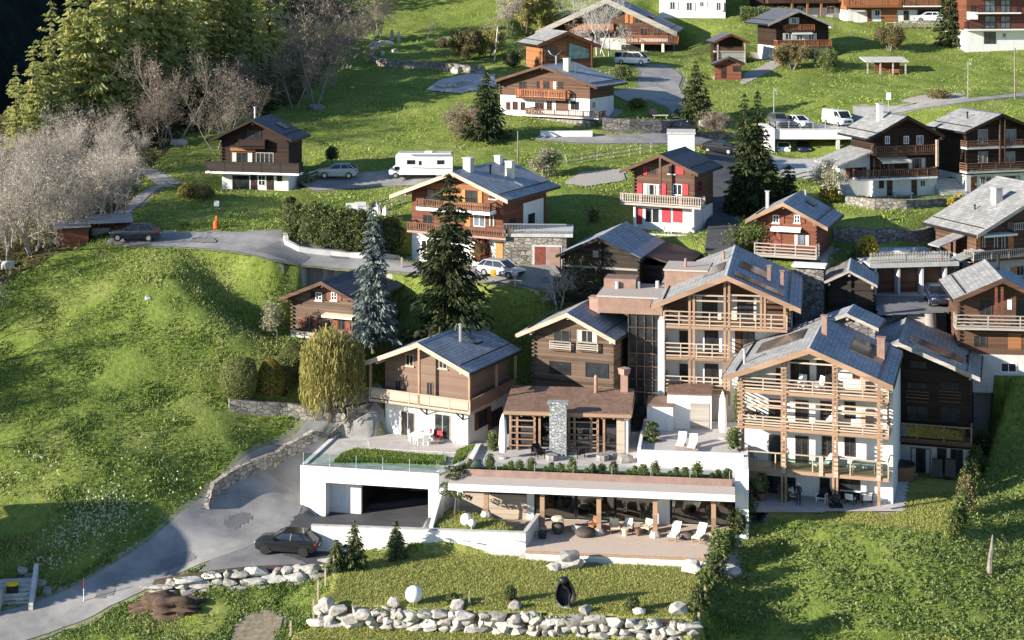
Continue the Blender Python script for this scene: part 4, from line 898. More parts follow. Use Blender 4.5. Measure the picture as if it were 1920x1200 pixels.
# -- old timber cabin
h = House('cabin', 'old brown timber cabin with slate roof left of the glazed stair block', 'chalet', (1063,587), 22.2, -20.9, 4.64, 4.28, .46, 7.2, 740, of=1.0)
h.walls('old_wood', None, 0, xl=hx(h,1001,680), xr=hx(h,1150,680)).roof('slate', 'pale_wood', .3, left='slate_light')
h.win(1038,618,1069,640, frame='old_wood', mull=(1,0)); h.win(1082,619,1120,642, frame='pale_wood', mull=(1,0), curtain=True)
for a, b, y in ((1030,1070,646),(1081,1121,648)): h.balcony(a, b, y-6, y+12, .35, 'bars', 'grey_wood', 'old_wood', .08, ret=False)
h.win(1030,678,1070,702, frame='dark_wood', mull=(2,0)); h.win(1098,681,1141,708, frame='black', mull=(0,0))
h.chimney(1.2, 3.2, 1.2, .9, 'terracotta', 'terracotta')
# -- rear hotel chalet
h = House('hotel_chalet', 'rear hotel building with glazed timber gable and orange log balconies', 'hotel', (1363,517), 22.6, -10.2, 6.3, 6.05, .42, 15.2, 765, of=.55, so=.8)
IN = 1.9
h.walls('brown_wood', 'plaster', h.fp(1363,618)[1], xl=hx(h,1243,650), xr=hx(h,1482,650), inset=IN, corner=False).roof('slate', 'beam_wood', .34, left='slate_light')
for o in h.r.children:
    if o.name.startswith('ground_floor'): o.location.y = IN
for k, (yt, yb, x0, x1) in enumerate(((585,618,1244,1476),(645,677,1246,1366),(707,738,1246,1366))):
    h._balc(h.fp(x0,yb)[0], h.fp(x1,yb)[0], h.fp(1340,yt)[1], h.fp(1340,yb)[1], .12, 'bars', 'pale_wood', 'beam_wood', .24, IN, posts=(8,4,4)[k])
for px, y0 in ((1293,553),(1301,550),(1359,522),(1367,522),(1427,552),(1434,555),(1471,575)): h.posts([px], y0, 616 if px > 1380 else 760, .02, .2, 'beam_wood')
for a, b in ((1290,1368),(1364,1440)):
    for y in (553,563): MB().bar((h.fp(a,y)[0],.02,h.fp(a,y)[1]),(h.fp(b,y)[0],.02,h.fp(a,y)[1]),.12,.12).build('cross_rail', MAT['pale_wood'], h.r)
for a, b, c, d in ((1304,552,1358,600),(1369,552,1426,602)): h.win(a,b,c,d, off=-IN, frame='brown_wood', mull=(2,0), curtain=True)
for y in (620,682):
    for a, c in ((1274,1290),(1321,1347),(1390,1415)): h.win(a,y,c,y+40, off=-IN, frame='dark_wood')
MB().box(h.fp(1234,650)[0], h.fp(1246,650)[0], -.2, IN, -1, h.fp(1240,600)[1]).build('white_side_wall', MAT['plaster'], h.r)
h.panelbox(1378,618,1394,662,'timber_panel','brown_wood',.03,-IN)
h.panel(.5,4.6,.9,2.6); h.panel(-2.2,-.5,3.0,7.0); h.chimney(3.3, 4.6, 1.4, .3, 'copper_trim', 'copper_trim'); h.chimney(4.4, 4.9, 1.4, .3, 'copper_trim', 'copper_trim'); h.panel(.8,3.4,5.5,8.5); h.flue(-.8, 9, .6, .12, 'copper_trim')
# -- front hotel chalet
h = House('hotel_chalet', 'front hotel building with four storeys of log balconies above the patio', 'hotel', (1518,653), 24.4, -16.3, 6.74, 6.28, .39, 12.6, 950, of=.6, so=.75, zbase=.70)
IN = 2.1
h.walls('plaster', None, 0, xl=hx(h,1388,800), xr=hx(h,1663,800), inset=IN, corner=False).roof('slate', 'beam_wood', .36, left='slate_light')
def lvl(y): return h.fp(1520, y)[1]
for yt, yb, n, st in ((853,891,4,'none'),(786,812,6,'bars'),(714,744,6,'bars')):
    h._balc(h.xl-.15, h.xr+.15, lvl(yt), lvl(yb), .15, st, 'pale_wood', 'beam_wood', .26, IN, posts=n)
for px, y0, w_ in ((1393,700,.3),(1470,678,.36),(1566,680,.36),(1648,712,.3)): h.posts([px-3.5, px+3.5] if w_ > .3 else [px], y0, 948, .02, .17 if w_ > .3 else .24, 'beam_wood')
for px, n0 in ((1388,700),(1470,690),(1566,695),(1650,715)):          # stacked log ends at each post
    mb = MB(); x = h.fp(px, 800)[0]; z = lvl(878)
    while z < h.ztop(x)-.7: mb.box(x-.22, x+.22, -.28, -.13, z, z+.13); z += .33
    mb.build('log_ends', MAT['beam_wood'], h.r)
for y in (672,682,757,766):
    a, b = (1398,1650) if y > 700 else (1472,1566); MB().bar((h.fp(a,y)[0],.03,lvl(y)),(h.fp(b,y)[0],.03,lvl(y)),.1,.11).build('cross_rail', MAT['pale_wood'], h.r)
for y in (706,770):
    for a, b in ((1396,1466),(1574,1655)): MB().bar((h.fp(a,y)[0],.03,lvl(y)),(h.fp(b,y)[0],.03,lvl(y)),.1,.11).build('cross_rail', MAT['pale_wood'], h.r)
for z in range(20):                                                     # open log screen on the right side of the balconies
    zz = lvl(805)+z*.27
    if zz < h.ztop(h.xr)-.8:
        for x in (h.xr+.02, h.xl-.02): MB().bar((x,-.1,zz),(x,IN,zz),.1,.1).build('log_rail', MAT['beam_wood'], h.r)
MB().box(h.xr-.06, h.xr+.32, IN-.15, h.dep, -.8, h.ztop(h.xr+.32)-.3).build('white_side_wall', MAT['plaster'], h.r)
for a, b, c, d in ((1482,674,1518,728),(1531,674,1566,730),(1441,748,1464,800),(1491,750,1516,804),(1538,752,1561,806),(1583,753,1604,785),(1441,815,1466,872),(1491,817,1516,874),(1541,818,1562,876),(1583,820,1604,856)):
    h.win(a,b,c,d, off=-IN, frame='brown_wood', pane='glass')
h.win(1598,676,1612,710, off=-IN, frame='brown_wood'); h.win(1455,690,1464,720, off=-IN, frame='brown_wood')
for a, b, c, d in ((1428,893,1492,930),(1537,896,1556,935),(1566,897,1613,937)): h.win(a,b,c,d, off=-IN, frame='dark_wood', mull=(2,0))
h.panelbox(1614,694,1640,736,'timber_panel','pale_wood',.05,-IN); h.panelbox(1614,768,1642,806,'timber_panel','pale_wood',.05,-IN)
h.panel(-4.9,-1.2,4.6,8.4); h.panel(2.6,5.2,4.2,9.0); h.chimney(.5, 5.4, 1.5, .42, 'copper_trim', 'copper_trim'); h.chimney(4.9, 6.0, 1.6, .6, 'copper_trim', 'copper_trim'); h.flue(-5.4, 2.0, 1.1, .12, 'steel')
HF = h
MB().box(h.xl, h.xr, -.10, -.08, lvl(889)+.3, lvl(856)).build('glass_panel', MAT['clear_glass'], h.r)
for px in (1470,1540,1568,1648):
    x = h.fp(px,870)[0]; MB().box(x-.16, x+.16, -.26, -.11, lvl(889), lvl(852)).build('rail_post', MAT['pale_wood'], h.r)
# -- its dark side wing
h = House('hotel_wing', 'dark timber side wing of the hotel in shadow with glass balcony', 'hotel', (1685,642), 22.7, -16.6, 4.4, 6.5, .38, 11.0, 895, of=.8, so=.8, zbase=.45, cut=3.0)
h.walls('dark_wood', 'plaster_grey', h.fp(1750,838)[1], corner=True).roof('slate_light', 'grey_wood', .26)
h.panel(.7,5.0,1.0,3.6); h.balcony(1668, 1822, 797, 833, 1.7, 'none', 'beam_wood', 'brown_wood', .34, posts=3)
g = MB().box(h.fp(1685,810,1.7)[0], h.fp(1810,810,1.7)[0], -1.66, -1.64, h.fp(1750,822,1.7)[1], h.fp(1750,800,1.7)[1]).build('glass_panel', MAT['smoky_glass'], h.r)
for a, b, c, d in ((1706,676,1739,692),(1700,716,1740,730),(1762,716,1800,732),(1700,760,1742,790),(1762,762,1802,792)): h.win(a,b,c,d, frame='dark_wood', pane='glass')
for y in (733,739,745,752):
    for a, b in ((1698,1742),(1760,1802)): h.panelbox(a,y,b,y+2,'slat','old_wood',.08)
h.win(1708,840,1745,890, frame='brown_wood', mull=(2,0), curtain=True); h.win(1757,840,1775,890, frame='brown_wood'); h.win(1782,842,1806,890, frame='brown_wood'); h.flue(5.4, 2.6, .5, .1, 'dark_metal')
# -- slate roof showing behind the front hotel
h = House('annex', 'low annex whose slate gable shows between the front hotel and the small barn', 'annex', (1588,588), 22.6, -20, 2.3, 2.6, .40, 4, 690, of=.6, so=.4)
h.walls('masonry_dark', None, 0, corner=False).roof('slate', 'grey_wood', .2, snow=False)
# ================================================================ houses along the top edge
h = House('white_house', 'white rendered house with closed shutters at the top edge above the drive', 'house', (1300,-40), 11.6, -8, 6, 5.2, .38, 8, 33, of=.8)
h.walls('plaster', None, 0, xl=hx(h,1236,10), xr=hx(h,1360,10), corner=False).roof('slate_dark', 'white_paint')
for a, b, c, d in ((1287,4,1298,20),(1312,3,1320,13),(1343,4,1352,20),(1256,3,1266,18)): h.win(a,b,c,d, frame='white_paint', shut='plaster_grey')
h.door(1375-20,6,1380-20,22,'dark_wood')
h = House('chalet', 'dark chalet with orange timber brackets behind the clipped box hedge at the top', 'chalet', (1510,-50), 11.5, 10, 7.5, 7.5, .4, 9, 33, of=1.2)
h.walls('dark_wood', 'plaster_grey', 1.6).roof('slate_dark', 'dark_wood'); h.balcony(1440, 1585, -4, 6, 1.5, 'slats', 'brown_rail', 'brown_wood')
h.posts([1485,1514,1540], 6, 32, 1.4, .3, 'orange_wood'); h.win(1495,12,1506,26, frame='white_paint'); h.win(1550,12,1565,26, frame='white_paint')
h = House('chalet', 'orange wooden house with long orange balcony above the white car at the top', 'chalet', (1690,-60), 11.6, 6, 8.5, 7.5, .4, 10, 42, of=1.2)
h.walls('orange_wood', 'plaster', 2.0, xl=hx(h,1588,20), xr=hx(h,1760,20), corner=False).roof('slate_dark', 'brown_wood')
h.balcony(1586, 1690, -4, 14, 1.3, 'slats', 'orange_rail', 'orange_wood'); h.balcony(1694, 1765, -2, 13, 1.3, 'slats', 'brown_rail', 'white_paint')
h.panelbox(1652,15,1682,41,'timber_panel','orange_wood',.06); h.door(1626,17,1634,40,'rust_shutter'); h.win(1640,18,1650,30, frame='white_paint'); h.win(1694,20,1704,38, frame='brown_wood'); h.awning(1590,1618,16,20,1.2,'concrete')
h.panelbox(1720,18,1760,40,'opening','glass',.05)
h = House('apartment_house', 'brown apartment house with three balcony floors and white base at the upper right', 'apartment house', (1890,-70), 12.6, 8, 7, 7, .4, 10, 82, of=1.2)
h.walls('red_wood', 'plaster', 2.0, xl=hx(h,1812,60), corner=False).roof('slate_dark', 'dark_wood')
h.balcony(1828, 1915, 10, 26, 1.3, 'wire', 'dark_metal', 'white_paint'); h.balcony(1815, 1975, 41, 57, 1.3, 'wire', 'dark_metal', 'white_paint'); h.balcony(1828, 1915, -22, -6, 1.3, 'wire', 'dark_metal', 'white_paint')
for y in (0,30):
    for a, c in ((1846,1866),(1876,1894)): h.win(a,y,c,y+23, frame='dark_wood', pane='glass_bright')
h.win(1845,60,1867,82, frame='dark_metal', mull=(1,0)); h.win(1880,62,1886,70, frame='plaster_grey'); h.panelbox(1813,22,1829,36,'awning','white_fabric',.9)
# ================================================================ the hotel's low buildings, terraces and walls
def frame_of(p, q):
    d = (q-p); return math.atan2(d.y, d.x)
class Frame:
    """local axes on a level: x to the right along a front, y into the hill"""
    def __init__(f, o, yaw): f.o = Vector(o); f.yaw = yaw; f.ux = Vector((math.cos(yaw), math.sin(yaw), 0)); f.uy = Vector((-math.sin(yaw), math.cos(yaw), 0))
    def w(f, x, y, z): return f.o+f.ux*x+f.uy*y+Vector((0,0,z))
    def loc(f, v): d = Vector(v)-f.o; return d.dot(f.ux), d.dot(f.uy)
    def px(f, px, py, z): v = PZ(px, py, z+f.o.z); return f.loc(v)
    def thing(f, name, label, cat, x=0, y=0, z=0, rz=0, group=None): return thing(name, label, cat, f.w(x,y,z), f.yaw+rz, group)
    def solo(f, mb, name, mat, label, cat, group=None, smooth=False):
        o = mb.build(name, mat, None, smooth, f.o, f.yaw); return tag(o, label, cat, group)
HA = Frame(PZ(1017,997,0), frame_of(PZ(1017,997,0), PZ(1338,1011,0)))
for _x0, _x1, _y0, _y1 in ((-1.3,14.4,-4.2,3),(-1.3,16.6,2.9,9.2),(-7.2,-1.2,3.05,9.2)):
    _m = inside([tuple(HA.w(a,b,0))[:2] for a,b in ((_x0,_y0),(_x1,_y0),(_x1,_y1),(_x0,_y1))]); H[_m] = np.minimum(H[_m], -.15); KIND[_m] = 2
# ---- long low hall under the planted roof
t = HA.thing('hotel_hall', 'long low glazed hall with timber columns under the planted terrace roof', 'hall')
XL, XR = -7.0, 14.3
f = MB(); f.box(XL, XR, -.95, -.80, 3.12, 3.62); f.box(XL, XL+.15, -.799, 3.4, 3.12, 3.62); f.box(XR-.15, XR, -.799, 3.4, 3.12, 3.62); f.build('fascia', MAT['plaster'], t)
MB().box(XL+.15, XR-.15, -.799, 9.0, 3.10, 3.25).build('ceiling', MAT['pale_wood'], t)
MB().hexa([(XL,-.95,3.625),(XR,-.95,3.625),(XR,.25,3.625),(XL,.25,3.625)], [(XL,-.95,3.64),(XR,-.95,3.64),(XR,.25,3.86),(XL,.25,3.86)]).build('gravel_strip', MAT['gravel_roof'], t)
MB().hexa([(XL+.3,.25,3.3),(XR-.2,.25,3.3),(XR-.2,.55,3.3),(XL+.3,.55,3.3)], [(XL+.3,.25,3.84),(XR-.2,.25,3.84),(XR-.2,.55,4.32),(XL+.3,.55,4.32)]).build('copper_upstand', MAT['copper_sheet'], t)
for px, py in ((912,980),(1017,997),(1122,1006),(1228,1010),(1338,1011)):
    zz = .98 if px == 912 else 0.0
    x, y = HA.px(px, py, zz) if px != 912 else (-4.25, 0)
    c = MB().box(x-.17, x+.17, -.17, .17, zz+.42, 3.1).build('column', MAT['beam_wood'], t)
    MB().lathe((x,0,zz), [(.42,0),(.44,.12),(.34,.3),(.30,.43)], 8).build('stone_base', MAT['rock'], c)
    MB().box(x-.55, x+.1, -.15, .15, 2.86, 3.098).build('corbel', MAT['beam_wood'], c)
# glazing
for i, (x0, x1) in enumerate(((-6.6,-4.3),(-4.2,-1.6),(-.9,2.2),(2.3,5.2),(5.3,8.3),(9.5,12.3),(12.4,14.1))):
    z0 = 1.75 if x1 < -1 else .06
    fr = MB()
    for a in (x0, x1-.07): fr.box(a, a+.07, 3.0, 3.08, z0, 3.1)
    fr.box(x0+.07, x1-.07, 3.0, 3.08, z0, z0+.07).box(x0+.07, x1-.07, 3.0, 3.08, 3.02, 3.1)
    fo = fr.build('glass_door', MAT['dark_metal'], t); MB().box(x0+.07, x1-.07, 3.03, 3.05, z0+.07, 3.02).build('pane', MAT['smoky_glass'], fo)
MB().box(8.4, 9.4, 2.9, 3.3, 0, 3.1).build('white_pillar', MAT['plaster'], t); MB().box(-1.5, -.95, 2.7, 3.2, 0, 3.1).build('white_pillar', MAT['plaster'], t)
MB().box(-6.8, -1.5, 2.95, 3.15, -.2, 1.74).build('sill_wall', MAT['pale_wood'], t)
cu = MB()
for k in range(8): cu.box(7.1+k*.15, 7.22+k*.15, 3.3+.05*(k % 2), 3.36+.05*(k % 2), .1, 3.0)
cu.build('curtain', MAT['teal'], t); MB().box(.2,1.9,3.35,3.4,2.0,3.0).build('blind', MAT['teal'], t)
MB().box(XL+.2, XR-.3, 3.1, 8.6, -.1, .02).build('interior_floor', MAT['concrete'], t); MB().box(XL, XR-.3, 8.6, 8.9, -.1, 3.1).build('back_wall', MAT['plaster_grey'], t)
MB().box(XL-.02, XL+.2, 3.1, 8.9, -.2, 3.1).build('side_wall', MAT['plaster'], t)
for k, (x, y) in enumerate(((1.2,4.6),(3.0,5.2),(4.6,4.4),(10.4,4.6),(12.0,5.2),(13.8,4.5),(-5.2,4.6),(-3.2,4.9))):   # dim lounge seats behind the glass
    a = HA.thing('lounge_chair', 'pale lounge chair inside the glazed hall', 'chair', x, y, .02 if x > -1 else .9, k*1.1, 'lounge chairs inside the hall')
    MB().box(-.4,.4,-.4,.4,.15,.45).build('seat', MAT['cream'], a); MB().box(-.4,.4,.3,.42,.45,.95).build('backrest', MAT['cream'], a)
    if x < -1: MB().box(-.3,.3,-.3,.3,-.85,.15).build('base', MAT['dark_wood'], a)
# ---- wooden sun deck with its white wall
dl, dr = HA.px(986,1033,0), HA.px(1352,1049,0)
t = HA.thing('terrace_deck', 'wooden terrace deck in front of the glazed hall with a white base wall', 'terrace')
yf = dl[1]
MB().prism([(dl[0],dl[1]),(dr[0],dr[1]),(dr[0]+1.6,2.99),(-1.5,2.99),(-1.5,.6)], -.1, 0).build('deck_boards', MAT['deck_wood'], t)
MB().prism([(dl[0]-.05,dl[1]-.08),(dr[0]+.1,dr[1]-.08),(dr[0]+.1,dr[1]-.002),(dl[0]-.05,dl[1]-.002)], -.14, .03).build('edge_board', MAT['teak'], t)
MB().prism([(dl[0],dl[1]+.02),(dr[0],dr[1]+.02),(dr[0],dr[1]+.3),(dl[0],dl[1]+.3)], -1.2, -.11).build('base_wall', MAT['plaster'], t)
MB().prism([(dl[0],dl[1]-.06),(dr[0],dr[1]-.06),(dr[0],dr[1]+.019),(dl[0],dl[1]+.019)], -1.2, -.36).build('plinth', MAT['plaster_grey'], t)
# ---- white retaining wall of the drive, the raised lawn pocket
a, b, c = PZ(584,986,1.0), PZ(985,1000,1.05), PZ(1013,969,1.05)
mb = MB(); d = Vector((.12,-.25,0))
def wallseg(mb, p, q, th, zb, zt0, zt1):
    n = (q-p); n = Vector((-n.y, n.x, 0)).normalized()*th
    mb.hexa([(p.x,p.y,zb),(q.x,q.y,zb),(q.x+n.x,q.y+n.y,zb),(p.x+n.x,p.y+n.y,zb)], [(p.x,p.y,zt0),(q.x,q.y,zt1),(q.x+n.x,q.y+n.y,zt1),(p.x+n.x,p.y+n.y,zt0)])
t = thing('retaining_wall', 'long white retaining wall between the garage drive and the front lawn', 'wall', (0,0,0))
wallseg(mb, a, b, .3, -1.4, .98, 1.05); mb.build('wall', MAT['plaster'], t)
mb = MB(); wallseg(mb, a+Vector((-.04,-.04,0)), b+Vector((.04,-.04,0)), .38, 1.0, 1.05, 1.1); mb.build('coping', MAT['concrete'], t)
mb = MB(); wallseg(mb, a.lerp(b,.36)+Vector((0,-.05,0)), b+Vector((.05,-.05,0)), .049, -1.4, -.42, -.38); mb.build('plinth', MAT['plaster_grey'], t)
mb = MB(); wallseg(mb, b+Vector((.02,0,0)), c, .3, -1.2, 1.05, 1.3); mb.build('return_wall', MAT['plaster_grey'], t)
mb = MB(); p, q = PZ(812,990,.95), PZ(846,905,.95); wallseg(mb, p, q, .3, -1.4, 1.12, 2.6); mb.build('pocket_wall', MAT['plaster'], t)
for px, py in ((875,1011),(972,1011)): MB().bar(PZ(px-7,py,.55)+Vector((0,-.3,0)), PZ(px+8,py+2,.5)+Vector((0,-.3,0)), .08, .06).build('wall_light', MAT['steel'], t)
# ---- white garage with a lawn on its roof
p, q = W(563,872,23.86), W(822,888,24.26); GA = Frame((p.x,p.y,-.95), frame_of(p, q)); L = (q-p).length; GH = p.z+.95
t = GA.thing('garage', 'white garage with a dark drive-in opening and a lawn roof edged by glass railings', 'garage')
X = lambda px: L*(px-563)/259.0
MB().box(0, X(611), 0, .35, -.6, GH).build('corner_wall', MAT['plaster'], t); MB().box(0,.35,.351,9,-.6,GH).build('side_wall', MAT['plaster'], t)
MB().box(X(611)+.001, X(670), 1.2, 1.5, -.6, GH-.5).build('recess_wall', MAT['plaster'], t); MB().box(X(611)-.3, X(611), .351, 1.5, -.6, GH-.5).build('reveal', MAT['plaster'], t)
MB().box(X(611)+.001, L, 0, .35, GH-1.25, GH).build('lintel_band', MAT['plaster'], t)
MB().box(X(803), L-.05, .05, .8, -.6, GH-1.26).build('pillar', MAT['plaster_grey'], t)
MB().box(.351, L, .351, 9.5, GH-.55, GH-.12).build('roof_slab', MAT['concrete'], t)
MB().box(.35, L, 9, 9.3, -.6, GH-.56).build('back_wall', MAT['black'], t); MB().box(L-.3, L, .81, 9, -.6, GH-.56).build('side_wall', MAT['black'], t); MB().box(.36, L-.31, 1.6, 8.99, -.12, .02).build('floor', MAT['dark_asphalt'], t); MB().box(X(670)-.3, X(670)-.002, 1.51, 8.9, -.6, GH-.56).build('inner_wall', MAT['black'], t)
def glass_rail(parent, pts, h=.95, step=2.0, base=0.0):
    for i in range(len(pts)-1):
        p, q = Vector(pts[i]), Vector(pts[i+1]); n = max(1, round((q-p).length/step))
        for k in range(n):
            a, b = p.lerp(q, k/n), p.lerp(q, (k+1)/n)
            MB().bar(a+Vector((0,0,h*.5+.05)), b+Vector((0,0,h*.5+.05)), .02, h*.85).build('glass_panel', MAT['clear_glass'], parent)
            MB().tube(a, a+Vector((0,0,h)), .03, .03, 6).build('rail_post', MAT['steel'], parent)
        MB().tube(q, q+Vector((0,0,h)), .03, .03, 6).build('rail_post', MAT['steel'], parent)
MB().box(.0, X(611), -.03, -.001, -.3, .28).build('plinth', MAT['plaster_grey'], t)
MB().box(-.03, L+.03, -.03, .38, GH+.001, GH+.03).build('coping', MAT['steel'], t)
glass_rail(t, [(.2,.2,GH),(L-.2,.2,GH),(L-.2,3.0,GH)])
RZ = GA.o.z+GH        # level of the garage roof
hp = HC.w2(HC.xl-1.2, -.3, 0); hq = HC.w2(HC.xr+.5, -.3, 0)
ter = thing('terrace', 'concrete terrace with lawn strip in front of the new chalet', 'terrace', (0,0,0))
A0, A1 = GA.w(.36,.36,0), GA.w(L-.01,.36,0); B0, B1 = HC.w2(HC.xl-3.0,1.5,0), HC.w2(HC.xr+2.2,1.0,0)
outl = [(A0.x,A0.y),(A1.x,A1.y),(A1.x+2.6,A1.y+3.4),(B1.x+.4,B1.y),(hq.x,hq.y+2),(hp.x,hp.y+2.5),(B0.x+.6,B0.y)]
MB().prism(outl, RZ-.32, RZ-.10).build('slab', MAT['concrete'], ter)
MB().prism([(A1.x,A1.y),(A1.x+2.6,A1.y+3.4),(A1.x+2.4,A1.y+3.6),(A1.x-.2,A1.y+.2)], -1.2, RZ+.05).build('side_wall', MAT['plaster'], ter)
pv = pzs(HC.o.z-.02,(693,840),(880,850),(905,832),(878,822),(716,812),(690,826))
MB().prism(pv, RZ-.4, HC.o.z-.01).build('paving', MAT['paving'], ter)
LAWN2 = pzs(RZ-.05,(625,868),(640,852),(668,842),(840,858),(832,872),(700,868))
MB().prism(LAWN2, RZ-.35, RZ-.03).build('lawn_strip', MAT['lawn'], ter)
LAWN3 = pzs(RZ-.05,(848,872),(905,842),(893,835),(858,846)); MB().prism(LAWN3, RZ-.35, RZ-.03).build('lawn_strip', MAT['lawn'], ter)
# ---- pavilion terrace
tz = 3.55
PT = [HA.px(870,884,tz), HA.px(1395,896,tz)]
t = HA.thing('terrace', 'stone paved terrace around the pavilion behind the planted roof edge', 'terrace')
MB().prism([(XL+.3,.56),(XR-.2,.56),(XR-.2,2.2),(XL+.3,2.2)], 3.3, 4.1).build('planter', MAT['earth'], t)
MB().prism([(XL+1.0,2.2),(14.9,2.2),(14.9,15),(XL+3.5,15),(XL+1.0,9)], 3.26, tz).build('paving', MAT['paving'], t)
MB().prism([(XL+1.0,9.1),(14.9,9.1),(14.9,15),(XL+3.5,15)], -1.0, 3.25).build('podium', MAT['plaster_grey'], t)
MB().box(XL+.6,XL+1.0,.56,9,2.4,tz+.25).build('side_wall', MAT['plaster'], t)
glass_rail(t, [(XL+.5,.75,4.1),(XR-.4,.75,4.1)], .75, 3.0)
# ---- upper sun deck, white cubes, white pier
SZ = 4.55; s0 = HA.px(1195,850,SZ); s1 = HA.px(1394,862,SZ)
t = HA.thing('sun_deck', 'raised white walled sun deck with two loungers between the white cubes and the hotel', 'terrace')
DX0, DX1, DY0, DY1 = s0[0], 14.94, s0[1], s0[1]+10.0
MB().box(DX0, DX1, DY0, DY1, tz+.01, SZ).build('base_wall', MAT['plaster'], t); MB().box(DX0+.3, DX1-.3, DY0+1.0, DY1-.1, SZ+.002, SZ+.03).build('paving', MAT['paving'], t)
MB().box(DX0, DX1, DY0, DY0+.25, SZ+.001, SZ+.25).build('parapet', MAT['plaster'], t); MB().box(DX0,DX0+.25,DY0+.251,DY0+5,SZ+.001,SZ+.4).build('parapet', MAT['plaster'], t)
HA.solo(MB().box(14.32,15.3,.9,1.3,-1.2,5.0).box(14.95,15.3,1.301,9,-1.2,4.55), 'garden_wall', MAT['plaster'], 'tall white wall pier between the low hall and the front hotel building', 'wall')
for nm, lb, bx, zt, dep in (('cube','lower white garden cube with shingled top beside the sun deck',(1213,1262,807),1.95,3.0),('cube','taller white cube with a slatted doorway behind the sun deck',(1251,1334,803),2.75,3.6)):
    a = HA.px(bx[0], bx[2], SZ); b = HA.px(bx[1], bx[2], SZ); y = max(a[1], DY0+1.2)
    c = HA.thing('white_cube', lb, 'outbuilding', a[0], y, SZ)
    wd = b[0]-a[0]; MB().box(0,wd,0,dep,0,zt).build('wall', MAT['plaster'], c); MB().box(-.04,wd+.04,-.04,dep+.04,zt+.001,zt+.12).build('roof', MAT['red_shingle'], c)
    if zt > 2: MB().box(wd*.52,wd*.95,-.05,-.002,.05,2.15).build('slatted_door', MAT['grey_wood'], c)
# ---- pavilion with the stone chimney
o = PZ(957,843,tz); PV = Frame(o, HA.yaw+.02)
t = PV.thing('pavilion', 'timber pavilion with a shingled roof and glazed front on the hotel terrace', 'pavilion')
x1 = 9.4; ze, zb2 = 3.05, 3.55; dpt = 5.6
MB().hexa([(-.5,-.5,ze-.02),(x1+.3,-.5,ze-.02),(x1+.3,dpt,zb2-.02),(-.5,dpt,zb2-.02)], [(-.5,-.5,ze+.2),(x1+.3,-.5,ze+.2),(x1+.3,dpt,zb2+.2),(-.5,dpt,zb2+.2)]).build('roof', MAT['red_shingle'], t)
MB().box(-.5,x1+.3,-.56,-.502,ze-.1,ze+.22).build('eave_board', MAT['beam_wood'], t); MB().box(x1+.302,x1+.36,-.5,dpt,ze-.05,ze+.3).build('eave_board', MAT['beam_wood'], t)
for k in range(11): MB().box(k*.92-.06,k*.92+.06,-.4,.3,ze-.28,ze-.04).build('rafter', MAT['beam_wood'], t)
for x in (0,.55,1.95,2.35,4.7,5.15,6.5,7.0,7.5): MB().box(x-.09,x+.09,-.09,.09,0,ze-.3).build('post', MAT['beam_wood'], t)
MB().box(-.1,x1,-.08,.08,ze-.299,ze-.1).build('beam', MAT['beam_wood'], t)
for x0, xe in ((.05,2.0),(4.75,6.95)):
    for k in range(5): MB().box(x0,xe,-.14,-.092,.35+k*.5,.45+k*.5).build('slat_rail', MAT['beam_wood'], t)
MB().box(x1-.25,x1,.1,dpt-.3,0,ze+.05).build('side_wall', MAT['plaster'], t); MB().box(-.05,x1,dpt-.3,dpt-.1,0,zb2-.05).build('back_wall', MAT['brown_wood'], t); MB().box(x1-.9,x1-.26,.02,.14,0,ze-.1).build('timber_panel', MAT['pale_wood'], t)
for a, b in ((.1,1.9),(2.4,4.6),(5.2,6.4),(7.55,9.0)):
    MB().box(a,b,.9,.94,.05,ze-.1).build('glass_panel', MAT['smoky_glass'], t)
MB().box(-.05,.1,.5,dpt-.31,0,ze).build('side_wall', MAT['brown_wood'], t)
PV.solo(MB().box(3.25,4.6,-1.3,-.62,0,4.1).box(3.1,4.75,-1.45,-.57,4.101,4.25), 'stone_chimney', MAT['chimney_stone'], 'tall grey stone chimney standing before the pavilion', 'chimney')
PV.solo(MB().box(8.6,9.2,4.6,5.2,zb2-.2,5.1).lathe((8.9,4.9,5.1),[(.45,0),(.5,.25),(.55,.5)],4), 'brick_chimney', MAT['terracotta'], 'reddish chimney with flared head at the back corner of the pavilion roof', 'chimney')
PV.solo(MB().tube((6.6,4.4,zb2-.2),(6.6,4.4,4.9),.16,.16,10).lathe((6.6,4.4,4.9),[(.16,0),(.12,.15),(.02,.22)],10), 'flue_pipe', MAT['copper_trim'], 'thin copper flue pipe on the pavilion roof', 'flue')
# ---- glazed stair block and flat roofs joining the old buildings
GB = Frame(W(1178,735,22.0), math.radians(-12)); bz = GB.o.z
t = GB.thing('stair_block', 'dark glazed stair block with flat timber clad top between the cabin and the rear hotel', 'building')
wd = 2.75; ht = 6.7
MB().box(0,wd,.1,5,-2,ht).build('core', MAT['glass'], t)
fr = MB()
for k in range(5): x = k*wd/4; fr.box(x-.03,x+.03,-.02,.099,-1,ht)
for k in range(7): fr.box(.05,wd-.05,-.01,.098,k*1.1,k*1.1+.08)
fr.build('window_frame', MAT['old_wood'], t)
MB().box(-2.6,wd+.2,-.2,5.6,ht+.002,ht+1.35).build('upper_cladding', MAT['copper_sheet'], t)
MB().box(-2.7,wd+.3,-.3,5.7,ht+1.352,ht+1.5).build('flat_roof', MAT['gravel_roof'], t)
for x, y in ((-1.4,3),(.4,3.5),(2.0,4)): MB().tube((x,y,ht+1.5),(x,y,ht+2.1),.16,.16,8).build('vent_pipe', MAT['plaster_grey'], t)
MB().box(-2.6,.2,3.2,5.4,ht+1.502,ht+2.3).build('roof_box', MAT['copper_sheet'], t)
